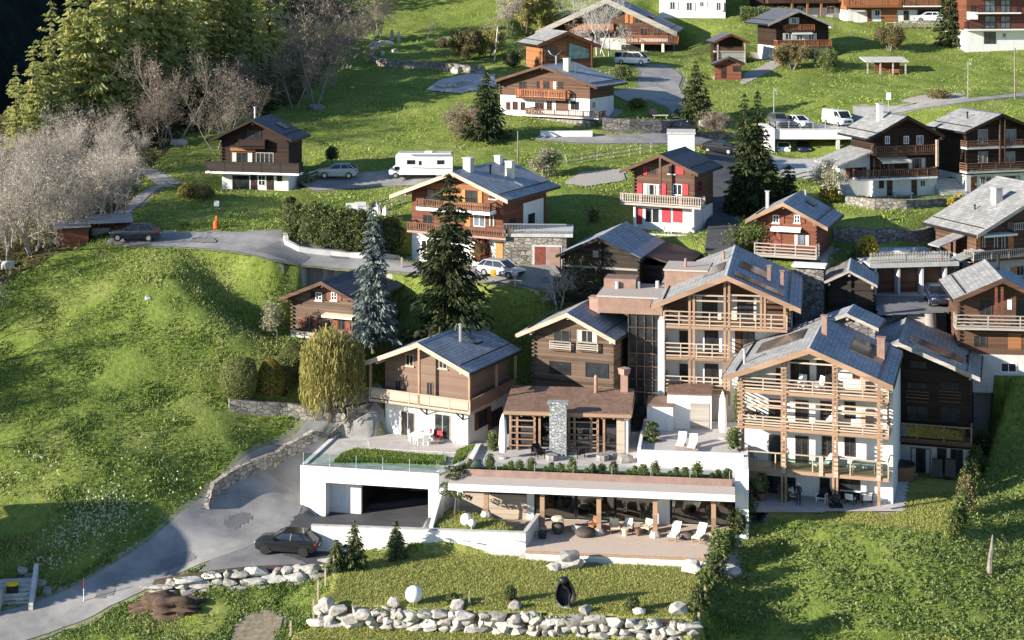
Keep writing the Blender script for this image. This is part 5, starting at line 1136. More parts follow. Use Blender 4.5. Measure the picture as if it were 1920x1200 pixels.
MB().box(wd-.1,wd+3.6,3.6,7.6,ht+.6,ht+3.1).build('roof_box', MAT['copper_sheet'], t); MB().box(wd-.2,wd+3.7,3.5,7.7,ht+3.102,ht+3.25).build('flat_roof', MAT['gravel_roof'], t); MB().tube((wd+1.6,5,ht+3.2),(wd+1.6,5,ht+4.0),.12,.12,8).build('vent_pipe', MAT['copper_trim'], t)
# ---- white parapet and canopy right behind the rear hotel
t = tag(MB().box(-1.6,1.4,-.9,.9,-.1,.1).build('flat_canopy', MAT['white_paint'], None, False, W(1520,497,20.6), -.3), 'flat white canopy behind the ridge of the rear hotel', 'canopy')
MB().box(-1.4,1.2,-.4,.7,-7,-.101).build('wall', MAT['masonry_dark'], t)
# ---- garages under the fenced terrace, upper right
gz = 11.5; p, q = PZ(1640,553,gz), PZ(1775,549,gz); GR = Frame(p, frame_of(p, q)); L2 = (q-p).length
t = GR.thing('garage', 'row garage with brown doors under a fenced concrete terrace', 'garage')
MB().box(-.5,L2+1,1.0,8,-.5,2.55).build('wall', MAT['brown_wood'], t); MB().box(-.6,L2+1.1,-.3,8.2,2.552,2.95).build('roof_slab', MAT['concrete'], t)
for k in range(3): MB().box(.1+k*2.3,2.2+k*2.3,.93,.998,0,2.3).build('garage_door', MAT['brown_wood'], t)
for k in range(4): MB().box(-.05+k*2.3,.15+k*2.3,-.1,.9,0,2.55).build('pillar', MAT['plaster_grey'], t)
fe = GR.thing('picket_fence', 'weathered picket fence along the roof edge of the row garage', 'fence', 0, -.1, 2.95)
pk = MB()
for k in range(int((L2+1)/.27)): pk.box(-.4+k*.27,-.25+k*.27,-.02,.02,.05,.98+.05*math.sin(k*2.1))
pk.build('pickets', MAT['grey_wood'], fe); MB().box(-.5,L2+.9,.021,.06,.25,.33).box(-.5,L2+.9,.021,.06,.72,.80).build('rail', MAT['grey_wood'], fe)
for k in range(5): MB().box(-.4+k*L2/4-.05,-.4+k*L2/4+.05,.061,.15,0,.95).build('post', MAT['grey_wood'], fe)
# ---- white carport with roof parking
p, q = PZ(1452,293,18.45), PZ(1575,293,18.45); CP = Frame(p, frame_of(p, q)); L3 = (q-p).length; ch = 21.75-18.45
t = CP.thing('carport', 'white concrete carport with cars inside and more cars parked on its roof', 'carport')
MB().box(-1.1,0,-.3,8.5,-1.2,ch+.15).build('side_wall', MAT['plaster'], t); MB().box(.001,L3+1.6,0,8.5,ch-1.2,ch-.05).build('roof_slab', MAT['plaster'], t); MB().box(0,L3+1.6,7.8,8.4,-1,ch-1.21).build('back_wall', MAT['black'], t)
MB().box(L3-.4,L3,.1,.6,-.6,ch-1.21).build('pillar', MAT['plaster_grey'], t); MB().box(.002,L3+1.5,.05,8.4,ch-.048,ch).build('roof_paving', MAT['concrete'], t)
for k in range(6): MB().tube((.3+k*1.5,.1,ch),(.3+k*1.5,.1,ch+.95),.03,.03,5).build('rail_post', MAT['steel'], t)
for z in (.35,.65,.95): MB().tube((.3,.1,ch+z),(L3+1,.1,ch+z),.02,.02,5).build('rail', MAT['steel'], t)
MB().box(-.001+L3+1.6,L3+1.9,0,8.4,-.6,ch).build('side_wall', MAT['plaster_grey'], t)
# ---- stone garage beside the orange gabled house
p, q = PZ(944,505,13.9), PZ(1062,506,13.9); SG = Frame(p, frame_of(p, q)); L4 = (q-p).length
t = SG.thing('stone_garage', 'pale stone garage with a red door and a railed terrace on top', 'garage')
th = 3.05
MB().box(0,L4,0,5.5,-1.2,th).build('wall', MAT['masonry'], t); MB().box(-.1,L4+.6,-.15,5.6,th+.002,th+.3).build('roof_slab', MAT['concrete'], t)
MB().box(2.7,L4-.4,-.06,-.002,.0,2.3).build('door_recess', MAT['plaster_grey'], t); MB().box(2.9,3.9,-.10,-.062,0,2.15).build('door', MAT['rust_shutter'], t); MB().box(4.0,L4-.6,-.12,-.063,0,2.15).build('garage_door', MAT['terracotta'], t)
rl = MB()
for k in range(42): x = k*L4/41; rl.box(x-.015,x+.015,0,.03,th+.3,th+1.15)
rl.box(0,L4,-.02,.05,th+1.15,th+1.22).build('railing', MAT['steel'], t)
# ---- red brown sheds at the road end, left
p = gp(107,468); SH = Frame((p.x, p.y, p.z-.2), math.radians(16))
t = SH.thing('shed', 'red brown shed at the end of the road on the far left', 'shed')
MB().box(0,2.9,0,3.0,-1.2,2.15).build('wall', MAT['shed_wood'], t); MB().hexa([(-.3,-.4,2.2),(3.1,-.4,2.2),(3.1,3.3,2.45),(-.3,3.3,2.45)],[(-.3,-.4,2.32),(3.1,-.4,2.32),(3.1,3.3,2.57),(-.3,3.3,2.57)]).build('roof', MAT['lead_sheet'], t)
MB().box(-.03,-.002,.3,2.6,.2,1.9).build('lit_boards', MAT['orange_wood'], t)
t = SH.thing('open_shed', 'low open shed with stacked wood and grey sheet roof behind the navy car', 'shed', 3.2, .8, .2)
MB().box(0,3.6,2.3,2.5,-.6,2.2).build('back_wall', MAT['shed_wood'], t); MB().hexa([(-.3,-.5,2.2),(3.9,-.5,2.2),(3.9,2.8,2.5),(-.3,2.8,2.5)],[(-.3,-.5,2.32),(3.9,-.5,2.32),(3.9,2.8,2.62),(-.3,2.8,2.62)]).build('roof', MAT['lead_sheet'], t)
for x in (0,1.8,3.5): MB().box(x-.08,x+.08,-.3,-.14,-.6,2.2).build('post', MAT['dark_wood'], t)
MB().box(.1,2.0,1.2,2.2,-.3,1.5).build('wood_stack', MAT['grey_wood'], t); MB().box(2.1,3.5,1.0,2.2,-.3,1.7).build('board_front', MAT['shed_wood'], t)
# ================================================================ stone walls
def stone_wall(label, pts, height, th=.5, mat='masonry', name='stone_wall', below=.8, cat='wall', world=False, cap=None):
    """pts: photo pixels along the foot of the wall"""
    P = pts if world else [gp(*p[:2]) for p in pts]; hs = [p[2] if (not world and len(p) > 2) else height for p in pts]
    t = thing(name, label, cat, (0,0,0)); mb = MB(); n = len(P); offs = []
    for i in range(n):
        d = (P[min(i+1,n-1)]-P[max(i-1,0)]); d.z = 0; d.normalize(); offs.append(Vector((-d.y, d.x, 0))*th)
    for i in range(n-1):
        m = max(1, int((P[i+1]-P[i]).length/1.2))
        for k in range(m):
            q = []
            for u in (k/m, (k+1)/m):
                a = P[i].lerp(P[i+1], u); o = offs[i].lerp(offs[i+1], u); hh_ = hs[i]*(1-u)+hs[i+1]*u+random.Random(int(a.x*90+a.y*31)).uniform(-.06,.06); zg = hz(a.x, a.y) if not world else a.z
                q.append((a, a+o, zg-below, zg+hh_))
            (a, ao, z0, z1), (b, bo, z2, z3) = q
            mb.hexa([(a.x,a.y,z0),(b.x,b.y,z2),(bo.x,bo.y,z2),(ao.x,ao.y,z0)], [(a.x,a.y,z1),(b.x,b.y,z3),(bo.x,bo.y,z3+.02),(ao.x,ao.y,z1+.02)])
    mb.build('masonry', MAT[mat], t); return t
stone_wall('dry stone wall curving along the driveway below the left meadow', [(392,958,.6),(402,936,1.1),(430,918,1.2),(480,893,1.2),(540,862,1.2),(590,838,1.1),(640,822,1.0)], 1.2, .4)
stone_wall('pale stone wall below the weeping willow garden', [(430,778),(480,782),(540,785),(590,795),(640,815),(655,822)], 1.1, .6)
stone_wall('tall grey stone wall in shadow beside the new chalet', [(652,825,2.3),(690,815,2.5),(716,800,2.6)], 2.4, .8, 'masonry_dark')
stone_wall('low garden wall around the hillside orchard garden', [(694,100),(695,118),(712,124),(770,128),(850,134),(905,140)], 1.0, .5)
stone_wall('pale curb wall below the tall clipped hedge', [(531,448),(534,462),(560,474),(620,482),(690,487),(750,490)], .55, .4, 'plaster_grey')
stone_wall('long stone wall with flowers below the two right hand chalets', [(1585,385),(1640,392),(1700,392),(1760,390),(1840,385)], .9, .5)
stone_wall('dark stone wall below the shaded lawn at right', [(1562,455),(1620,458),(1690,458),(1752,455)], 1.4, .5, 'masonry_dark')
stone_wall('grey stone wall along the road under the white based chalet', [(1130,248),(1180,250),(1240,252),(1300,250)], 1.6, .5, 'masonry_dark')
stone_wall('low concrete wall on the small shaded terrace', [(1640,486),(1700,486),(1762,486)], .8, .2, 'plaster_grey')
stone_wall('short wall at the top of the steep lane', [(1330,262),(1362,258),(1385,262)], .5, .4, 'masonry')
# white garage seen from behind over the red shuttered house
p = gp(1252,300); t = thing('garage', 'small white flat roofed garage block above the red shuttered chalet', 'garage', p, -.1)
MB().box(0,3.0,0,4,-1,2.9).build('wall', MAT['plaster'], t); MB().box(-.12,3.12,-.12,4.1,2.902,3.1).build('roof', MAT['concrete'], t)
# boulder walls
def boulder_wall(label, P, rows, size, seed, name='boulder_wall', lean=.25):
    rr = random.Random(seed); t = thing(name, label, 'wall', (0,0,0)); mb = MB(); k = 0
    tot = sum((P[i+1][0]-P[i][0]).length for i in range(len(P)-1))
    for r in range(rows):
        u = rr.uniform(0, size*.5)
        while u < tot:
            acc = 0
            for i in range(len(P)-1):
                l = (P[i+1][0]-P[i][0]).length
                if acc+l >= u: break
                acc += l
            f = (u-acc)/l; b = P[i][0].lerp(P[i+1][0], f); tp = P[i][1].lerp(P[i+1][1], f); sz = size*rr.choice((.5,.65,.8,1.0,1.25,1.5))
            v = (r+.45+rr.uniform(-.12,.12))/rows; c = b.lerp(tp, v); c.z += rr.uniform(-.08,.08); hgt = (tp.z-b.z)/rows
            mb.rock(c+Vector((0,rr.uniform(-.12,.12),0)), (sz*.72, .5, hgt*rr.uniform(.62,.95)), seed*100+k, 0, 9); k += 1; u += sz*1.02
    mb.build('stones', MAT['rock'], t)
    wr = np.random.RandomState(seed); wc = []
    for q in range(int(tot*26)):
        i = wr.randint(len(P)-1); f = wr.rand(); b = P[i][0].lerp(P[i+1][0], f); tp = P[i][1].lerp(P[i+1][1], f); v = wr.rand()**.5 if wr.rand() < .6 else 1.0; c = b.lerp(tp, v); wc.append((c.x, c.y-.38*wr.rand(), c.z+.05))
    k0 = np.array([mnoise.noise(Vector(c)*.9) for c in wc]) > .08; wq = quads(np.array(wc)[k0], .22, wr, .5); npmesh('weeds', wq[0], wq[1], MAT['shrub_leaf'], t)
    c = MB()
    for i in range(len(P)-1):
        a, b, a2, b2 = P[i][0], P[i+1][0], P[i][1], P[i+1][1]; y = Vector((0,.2,0)); z = Vector((0,0,-.7))
        c.hexa([a+y+z, b+y+z, b+Vector((0,1,0))+z, a+Vector((0,1,0))+z], [a2+y-Vector((0,0,.15)), b2+y-Vector((0,0,.15)), b2+Vector((0,1,-.15)), a2+Vector((0,1,-.15))])
    c.build('earth_core', MAT['earth'], t); return t
boulder_wall('pale boulder wall holding the front lawn', [(PZ(x,1172+(x-592)*.0415,-2.0), PZ(x,1138+(x-592)*.0405,-.62)) for x in (592,760,930,1110,1300)], 3, .95, 3)
boulder_wall('grey boulder wall below the forecourt with the black car', [(PZ(285,1112,-2.2),PZ(285,1092,-1.5)),(PZ(350,1112,-2.3),PZ(350,1080,-1.0)),(PZ(450,1113,-2.3),PZ(450,1068,-.9)),(PZ(540,1108,-2.2),PZ(540,1062,-.9)),(PZ(606,1095,-2.1),PZ(606,1060,-.9)),(PZ(630,1062,-1.4),PZ(630,1046,-.7))], 3, 1.15, 7)
# the single boulders
for k, (px, py, r, lab) in enumerate(((612,1138,.6,'flat pale boulder at the left end of the front lawn wall'),(738,1134,.5,'upright boulder on the lawn wall left of the white globe lamp'),(857,1138,.55,'broad white boulder on the lawn wall beside the thin stake'),(965,1141,.5,'flat topped boulder on the lawn wall right of the small bush'),(1097,1148,.5,'boulder on the lawn wall just right of the statue'),(1198,1152,.5,'boulder on the lawn wall below the round bush'),(1272,1150,.75,'pointed white boulder at the right end of the front lawn wall'))):
    p = PZ(px, py, -.65); tag(MB().rock((0,0,r*.35),(r,r*.8,r*.75),k+40).build('boulder', MAT['rock'], None, False, p), lab, 'boulder', 'boulders on the lawn wall')
p = PZ(1062,1068,-.65); t = thing('boulder_group', 'layered grey boulder lying on the lawn against the deck wall', 'boulder', p)
MB().rock((0,.2,.35),(1.35,.6,.5),60).build('boulder', MAT['rock'], t); MB().rock((.25,.2,.85),(.8,.5,.45),61).build('boulder', MAT['rock_dark'], t); MB().rock((-.9,-.1,.2),(.6,.45,.35),62).build('boulder', MAT['rock'], t)
for k, (px, py, r, lab, m) in enumerate(((1300,1075,.95,'large pale boulder at the right end of the front lawn','rock'),(278,563,.35,'small white stone lying in the left meadow','rock'),(1110,872,.0,'',''),(1172,866,.7,'grey sculptural boulder on the pavilion terrace','rock_dark'),(15,505,.7,'pale boulder under the bare trees at the left edge','rock'),(1370,1080,.8,'grey rock at the foot of the shrub row','rock'))):
    if not lab: continue
    p = PZ(px, py, 3.55) if 'pavilion' in lab else gp(px, py); tag(MB().rock((0,0,r*.3),(r,r*.8,r*.8),k+80).build('boulder', MAT[m], None, False, p), lab, 'boulder')
# ================================================================ vehicles
def wheel(t, x, y, r, side, rim='alloy'):
    w_ = .21; y0, y1 = (y-w_, y) if side > 0 else (y, y+w_)
    o = MB().tube((x,y0,r),(x,y1,r),r,r,16).build('wheel', MAT['tyre'], t)
    yo = y+.012 if side > 0 else y-.012; yi = y-.03 if side > 0 else y+.03
    m = MB().tube((x,yi,r),(x,yo,r),r*.62,r*.58,12)
    m.build('rim', MAT[rim], o)
PROF = {
 'suv': dict(b=[(0,.34,.50,.74),(.015,.22,.56,.86),(.06,.18,.61,.94),(.14,.17,.64,.985),(.28,.17,.675,1),(.5,.17,.695,1),(.8,.17,.715,1),(.93,.19,.715,.96),(.98,.24,.68,.90),(1,.36,.60,.84)], g=(.25,.985,.42,.80), wx=(.18,.80)),
 'wagon': dict(b=[(0,.34,.46,.76),(.03,.22,.54,.90),(.12,.18,.58,.97),(.28,.17,.615,1),(.5,.17,.635,1),(.8,.17,.66,1),(.96,.22,.65,.95),(1,.38,.56,.86)], g=(.23,.985,.42,.84), wx=(.18,.79)),
 'sedan': dict(b=[(0,.34,.46,.76),(.03,.22,.54,.90),(.12,.18,.58,.97),(.28,.17,.62,1),(.5,.17,.64,1),(.8,.17,.66,1),(.96,.22,.64,.95),(1,.38,.56,.86)], g=(.24,.86,.42,.70), wx=(.18,.79)),
 'van': dict(b=[(0,.22,.42,.82),(.02,.16,.50,.94),(.10,.14,.55,.98),(.2,.14,.58,1),(.5,.14,.60,1),(.8,.14,.60,1),(.97,.15,.60,1),(1,.22,.58,.97)], g=(.09,.995,.24,.98), wx=(.17,.78)),
}
def car(name, label, loc, rz, L=4.6, Wd=1.85, Hh=1.6, kind='suv', col='car_black', group=None, cat='car', rim='alloy', van_panel=False, simple=False):
    t = thing(name, label, cat, loc, rz, group); P = PROF[kind]; hw = Wd/2
    def X(u): return L*(.5-u)
    mb = MB(); rings = []
    for u, zb, zs, wf in P['b']:
        w_ = hw*wf; z0, z1 = zb*Hh, zs*Hh; zm = z0+(z1-z0)*.45
        rings.append([(X(u),-w_*.93,z0),(X(u),-w_,zm),(X(u),-w_*.97,z1-.04*Hh),(X(u),-w_*.86,z1),(X(u),w_*.86,z1),(X(u),w_*.97,z1-.04*Hh),(X(u),w_,zm),(X(u),w_*.93,z0)])
    n = len(rings); k = 8
    for r in rings: mb.v += r
    for i in range(n-1):
        for j in range(k): mb.f.append((i*k+j, i*k+(j+1) % k, (i+1)*k+(j+1) % k, (i+1)*k+j)); mb.m.append(0)
    mb.f += [tuple(range(k))[::-1], tuple(range((n-1)*k, n*k))]; mb.m += [0, 0]
    b = mb.build('body', MAT[col], t, True)
    md = b.modifiers.new('bevel', 'EDGE_SPLIT'); md.split_angle = math.radians(38)
    gb0, gb1, gt0, gt1 = P['g']; zs = P['b'][4][2]*Hh-.02; zt = Hh*.965; wb, wt = hw*.90, hw*.70 if kind != 'van' else hw*.84
    base = [(X(gb1),-wb,zs),(X(gb0),-wb*.92,zs),(X(gb0),wb*.92,zs),(X(gb1),wb,zs)]; top = [(X(gt1),-wt,zt),(X(gt0),-wt,zt),(X(gt0),wt,zt),(X(gt1),wt,zt)]
    MB().hexa(base, top).build('windows', MAT['car_glass'], t)
    rf = MB(); e = .03
    rf.hexa([(X(gt1)-e,-wt-e,zt-.02),(X(gt0)+e,-wt-e,zt-.02),(X(gt0)+e,wt+e,zt-.02),(X(gt1)-e,wt+e,zt-.02)], [(X(gt1)+.08,-wt*.9,Hh),(X(gt0)-.12,-wt*.9,Hh),(X(gt0)-.12,wt*.9,Hh),(X(gt1)+.08,wt*.9,Hh)])
    rf.build('roof', MAT[col], t)
    pl = MB()
    for i in range(4): pl.bar(base[i], top[i], .09, .07)
    us = ((gb0+gb1)/2-.03, (gb0+gb1)/2+.22) if kind != 'van' else ((.36),)
    for u in us:
        for s in (-1, 1):
            f = (u-gb0)/(gb1-gb0); pl.bar((X(u), s*(wb*.97), zs), (X(gt0+(gt1-gt0)*f), s*(wt+.005), zt), .08, .05)
    pl.build('window_frame', MAT[col], t)  # cabin pillars in body colour around the windows
    if van_panel:
        for s in (-1, 1):
            p0 = [(X(.40), s*(wb*.985), zs),(X(.97), s*(wb+.02), zs),(X(.955), s*(wt+.03), zt-.02),(X(.40), s*(wt+.03), zt-.02)]
            MB().hexa([Vector(v) for v in p0], [Vector(v)+Vector((0, s*.03, 0)) for v in p0]).build('side_panel', MAT[col], t)
    r = Hh*.228 if kind != 'van' else .34
    for u in P['wx']:
        for s in (-1, 1):
            wheel(t, X(u), s*(hw+.005), r, s, rim)
    for s in (-1, 1):
        z = P['b'][1][2]*Hh
        MB().box(X(.035)-.16, X(.0)-.02, s*hw*.62-.17, s*hw*.62+.17, z-.17, z-.05).build('headlight', MAT['head_lamp'], t)
        z = P['b'][-1][2]*Hh
        MB().box(X(1)+.0, X(.95)+.02, s*hw*.72-.17, s*hw*.72+.17, z-.12, z+.02).build('tail_light', MAT['tail_red'], t)
        if not simple: MB().box(X(gb0+.09), X(gb0+.05), s*hw*.98-.02*s, s*(hw+.2), zs+.04, zs+.2).build('mirror', MAT[col], t)
    MB().box(X(1)-.03, X(.99), -.26, .26, Hh*.40, Hh*.40+.12).build('number_plate', MAT['number_plate'], t)
    MB().box(X(.01), X(-.004), -hw*.55, hw*.55, Hh*.27, Hh*.42).build('grille', MAT['black'], t)
    return t
def at(px, py, z=None): return PZ(px, py, z) if z is not None else gp(px, py)+Vector((0,0,.09))
car('parked_car', 'black hatchback SUV parked on the forecourt by the white retaining wall', PZ(541,1034,-.83), PI-.20, 4.75, 1.95, 1.62, 'suv', 'car_black', rim='black')
car('parked_car', 'dark navy SUV parked before the open shed at the end of the road', at(255,453), PI-.03, 4.75, 1.9, 1.6, 'suv', 'car_navy')
car('parked_car', 'silver white SUV parked beside the dark chalet in the meadow', at(634,336), PI-.05, 4.3, 1.85, 1.62, 'suv', 'car_silver')
car('parked_car', 'silver estate car parked before the pale stone garage', at(940,521), -.62, 4.5, 1.85, 1.5, 'wagon', 'car_silver')
car('parked_car', 'white people carrier on the drive below the wide chalet', at(1186,122), -.42, 4.9, 1.95, 1.8, 'van', 'car_white')
car('parked_car', 'black car in shadow on the road below the white based chalet', at(1274,252), PI-.05, 4.6, 1.85, 1.5, 'sedan', 'car_black')
zr = 21.77
for lab, px, py, rz, L_, H_, kd, cl in (('dark grey pickup like car on the carport roof', 1466, 241, -PI/2+.12, 4.7, 1.7, 'suv', 'car_grey'), ('white saloon on the carport roof next to the dark grey car', 1502, 241, -PI/2+.5, 4.5, 1.45, 'sedan', 'car_white')):
    car('parked_car', lab, PZ(px, py, zr)+Vector((0,2.4,0)), rz, L_, 1.85, H_, kd, cl)
car('delivery_van', 'white van on the carport roof at the right', PZ(1577,238,zr)+Vector((0,2.2,0)), -PI/2+.35, 4.8, 1.9, 1.95, 'van', 'car_white', cat='van', van_panel=True)
for lab, px, rz, cl in (('white car inside the carport seen from behind',1472,PI/2,'car_white'),('dark car inside the carport facing out',1511,-PI/2,'car_navy'),('dark car deep in the right end of the carport',1548,-PI/2,'car_black')):
    car('parked_car', lab, PZ(px,293,18.5)+Vector((0,2.9 if cl != 'car_black' else 3.6,0)), rz, 4.4, 1.85, 1.55, 'suv', cl)
car('parked_car', 'white SUV behind the slatted fence at the top right', at(1742,42), PI-.1, 4.5, 1.85, 1.6, 'suv', 'car_white', simple=True)
car('parked_car', 'dark car parked among planters at the top of the steep lane', at(1352,289), -.6, 4.4, 1.8, 1.5, 'suv', 'car_black')
car('parked_car', 'dark car with a pale roof load beside the row garage', PZ(1757,568,11.6), -PI/2-.1, 4.5, 1.85, 1.6, 'suv', 'car_navy')
# motorhome
t = thing('motorhome', 'white motorhome parked on the road edge beside the meadow', 'motorhome', at(790,334), PI-.02); t.scale = (1,1,.92)
MB().extr([(-3.5,.45),(2.2,.45),(2.2,1.35),(2.75,1.75),(2.75,2.75),(2.35,3.0),(-3.3,3.0),(-3.5,2.85)], -1.13, 1.13).build('living_box', MAT['car_white'], t)
MB().extr([(2.201,.40),(3.45,.45),(3.5,.95),(3.25,1.18),(2.65,1.72),(2.201,1.34)], -1.0, 1.0).build('cab', MAT['car_white'], t)
MB().hexa([(3.20,-.85,1.21),(2.72,-.85,1.70),(2.72,.85,1.70),(3.20,.85,1.21)], [(3.24,-.85,1.24),(2.76,-.85,1.73),(2.76,.85,1.73),(3.24,.85,1.24)]).build('windscreen', MAT['car_glass'], t)
for s in (-1, 1):
    y0, y1 = (1.0,1.02) if s > 0 else (-1.02,-1.0); MB().box(2.3,2.85,y0,y1,1.0,1.4).build('cab_window', MAT['car_glass'], t)
    y0, y1 = (1.131,1.15) if s > 0 else (-1.15,-1.131)
    for a, b, z0, z1 in ((.6,1.5,1.7,2.2),(-.1,.2,1.6,2.1),(-2.6,-1.8,1.7,2.2)): MB().box(a,b,y0,y1,z0,z1).build('window', MAT['car_glass'], t)
    MB().hexa([(-3.4,y0,1.15),(.8,y0,1.25),(.8,y1,1.25),(-3.4,y1,1.15)], [(-3.4,y0,1.22),(.8,y0,1.32),(.8,y1,1.32),(-3.4,y1,1.22)]).build('stripe', MAT['car_grey'], t)
    for x in (2.75, -1.9): wheel(t, x, s*1.05, .34, s)
    MB().box(3.4,3.52,s*.7-.18,s*.7+.18,.75,.95).build('headlight', MAT['head_lamp'], t)
    MB().box(-3.53,-3.501,s*.95-.08,s*.95+.08,.7,1.3).build('tail_light', MAT['tail_red'], t)
MB().box(-1.2,-.4,-.4,.4,3.001,3.15).build('roof_vent', MAT['white_paint'], t); MB().box(-3.4,1.0,1.14,1.3,2.75,2.92).build('awning_case', MAT['steel'], t)
MB().box(-3.52,-3.501,-.5,.5,2.0,2.5).build('rear_window', MAT['car_glass'], t)
# ================================================================ trees and plants
class Acc:
    def __init__(s): s.V = []; s.Q = []; s.n = 0
    def add(s, VQ):
        s.V.append(VQ[0]); s.Q.append(VQ[1]+s.n); s.n += len(VQ[0]); return s
    def mesh(s, name, mat, parent=None): return npmesh(name, np.concatenate(s.V), np.concatenate(s.Q), mat, parent)
def conifer(h, r, seed, whorls=34, nb=8, leaf=.42, bare=.05, droop=.35, density=1.0, power=.85, gap=0.0, cluster=1):
    """needle cards hung along drooping boughs, in whorls round a tapering trunk; returns trunk MB, Acc"""
    rng = np.random.RandomState(seed); tr = MB(); tr.tube((0,0,-.8),(0,0,h*.55),r*.055+.08,r*.035+.05,7).tube((0,0,h*.55),(0,0,h),r*.035+.05,.02,6); ac = Acc(); pts = []; dirs = []; ups = []; szs = []
    for w_ in range(whorls):
        t = bare+(1-bare)*(w_+rng.uniform(0,.7))/whorls
        if t >= .995: continue
        z = h*t; R = r*((1-t)**power)*rng.uniform(.78,1.18)+.12
        if gap and rng.rand() < gap: R *= .5
        n = max(3, int(nb*(.55+.45*(1-t)))); a0 = rng.uniform(0,6.28)
        for i in range(n):
            if gap and rng.rand() < gap: continue
            a = a0+6.283*i/n+rng.normal()*.25; L_ = R*rng.uniform(.72,1.12); d = np.array([math.cos(a), math.sin(a), 0])
            m = max(2, int(L_/(leaf*.55)*density))
            if L_ > .8: tr.tube((0,0,z),tuple(d*L_*.8+np.array([0,0,z-droop*L_*.5])), .025*L_*.6+.012, .006, 3, cap=False)
            for k in range(m):
                u = (k+.4+rng.uniform(-.3,.3))/m; zz = z+L_*(.12*u-droop*u*u*1.0)+(.1*L_ if u > .85 else 0)
                c = d*L_*u+np.array([0,0,zz]); side = np.array([-d[1], d[0], 0])*L_*.28*(1-u*.5)
                for s in (-1, 1):
                    for q in range(cluster):
                        pts.append(c+side*s*rng.uniform(.15,1)+rng.normal(size=3)*.07*leaf); dirs.append(d*.8+side*s/(L_*.28+1e-6)*.55*1.0+np.array([0,0,-.35-.35*rng.rand()])); ups.append(rng.normal(size=3)*.75+np.array([0,0,.35])); szs.append(leaf*(.7+.5*(1-t)))
    pts.append(np.array([0,0,h-.1])); dirs.append([0,0,1]); ups.append([1,0,0]); szs.append(leaf)
    ac.add(quads(np.array(pts), np.array(szs), rng, .5, np.array(ups), np.array(dirs))); return tr, ac
def bare_tree(h, seed, spread=.5, stems=1, levels=4, leaf=.10, leaves=1.0, r0=.16, up=.35):
    """branching limbs down to fine twigs with budding leaf cards"""
    rng = np.random.RandomState(seed); mb = MB(); tips = []
    def grow(p, d, L_, r, lv):
        n = 3 if lv > 1 else 2; q = p
        for k in range(n):
            dd = d+rng.normal(size=3)*.13+np.array([0,0,up*.10]); dd /= np.linalg.norm(dd); q2 = q+dd*L_/n
            r2 = r*(1-.2*(k+1)/n*1.4); mb.tube(q, q2, r, max(r2,.006), 5 if lv >= levels-1 else 3, cap=False)
            if lv <= 1: tips.append(q2)
            if lv > 0 and k >= (0 if lv < levels else 1):
                m = rng.randint(1,3) if lv > 1 else rng.randint(1,3)
                for i in range(m):
                    a = rng.uniform(0,6.28); s = np.cross(dd, [math.cos(a), math.sin(a), .3]); s /= np.linalg.norm(s)+1e-9
                    nd = dd*.62+s*rng.uniform(.55,.95)+np.array([0,0,.12]); grow(q2, nd/np.linalg.norm(nd), L_*rng.uniform(.48,.68), max(r2*.55,.008), lv-1)
            q, d, r = q2, dd, r2
        if lv > 0: grow(q, d, L_*.6, max(r*.8,.008), lv-1)
    for i in range(stems):
        a = 6.28*i/stems+rng.uniform(0,1); t = spread*(rng.uniform(.4,1) if stems > 1 else .12); d = np.array([math.cos(a)*t, math.sin(a)*t, 1.]); grow(np.array([math.cos(a)*.2*(stems > 1), math.sin(a)*.2*(stems > 1), -.4]), d/np.linalg.norm(d), h*.46, r0*rng.uniform(.75,1), levels)
    T = np.array(tips); k = max(1, int(len(T)*leaves*2)); ac = Acc(); c = T[rng.randint(0,len(T),k)]+rng.normal(size=(k,3))*.16
    zmax = T[:,2].max(); sc = h/zmax
    mb.v = [(x*sc, y*sc, z*sc) for x, y, z in mb.v]; ac.add(quads(c*sc, leaf, rng, .6)); return mb, ac
def blob(rx, ry, rz, seed, n, leaf, flat=0.0, rough=.18, fill=.25, box=0.0, z0=None, taper=0.0):
    """leaf cards over a lumpy ellipsoid (box>0 squares it off)"""
    rng = np.random.RandomState(seed); d = rng.normal(size=(n,3)); d /= np.linalg.norm(d, axis=1, keepdims=True)
    d[:,2] = np.where(d[:,2] < -.75, -d[:,2], d[:,2])
    if box: m = np.abs(d).max(1, keepdims=True); d = d*(1-box)+d/m*box
    k = 1+rough*np.array([mnoise.noise(Vector(v)*2.2+Vector((seed*1.3,0,0))) for v in d])+rough*.5*np.array([mnoise.noise(Vector(v)*5+Vector((seed*.7,3,0))) for v in d])
    k *= np.where(rng.rand(n) < fill, rng.uniform(.6,1,n), 1)
    c = d*k[:,None]; tp = 1-taper*np.clip((c[:,2:3]+1)/2,0,1); c[:,:2] *= tp; c = c*np.array([rx,ry,rz])
    return quads(c+np.array([0,0,rz]), leaf, rng, .65, up=None, droop=None if flat == 0 else np.cross(d, rng.normal(size=d.shape)))
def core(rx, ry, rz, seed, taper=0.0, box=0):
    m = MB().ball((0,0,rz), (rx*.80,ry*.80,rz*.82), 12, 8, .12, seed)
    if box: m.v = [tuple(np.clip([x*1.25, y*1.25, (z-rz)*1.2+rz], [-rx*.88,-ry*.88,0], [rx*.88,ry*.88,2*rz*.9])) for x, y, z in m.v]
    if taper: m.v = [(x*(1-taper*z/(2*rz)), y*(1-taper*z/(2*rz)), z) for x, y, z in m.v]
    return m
def plant_tree(name, label, loc, tr, ac, tmat, lmat, rz=0, cat='tree', group=None, scale=1, trunk='trunk', crown='crown'):
    t = thing(name, label, cat, loc, rz, group); t.scale = (scale,)*3; tr.build(trunk, MAT[tmat], t); ac.mesh(crown, MAT[lmat], t); return t
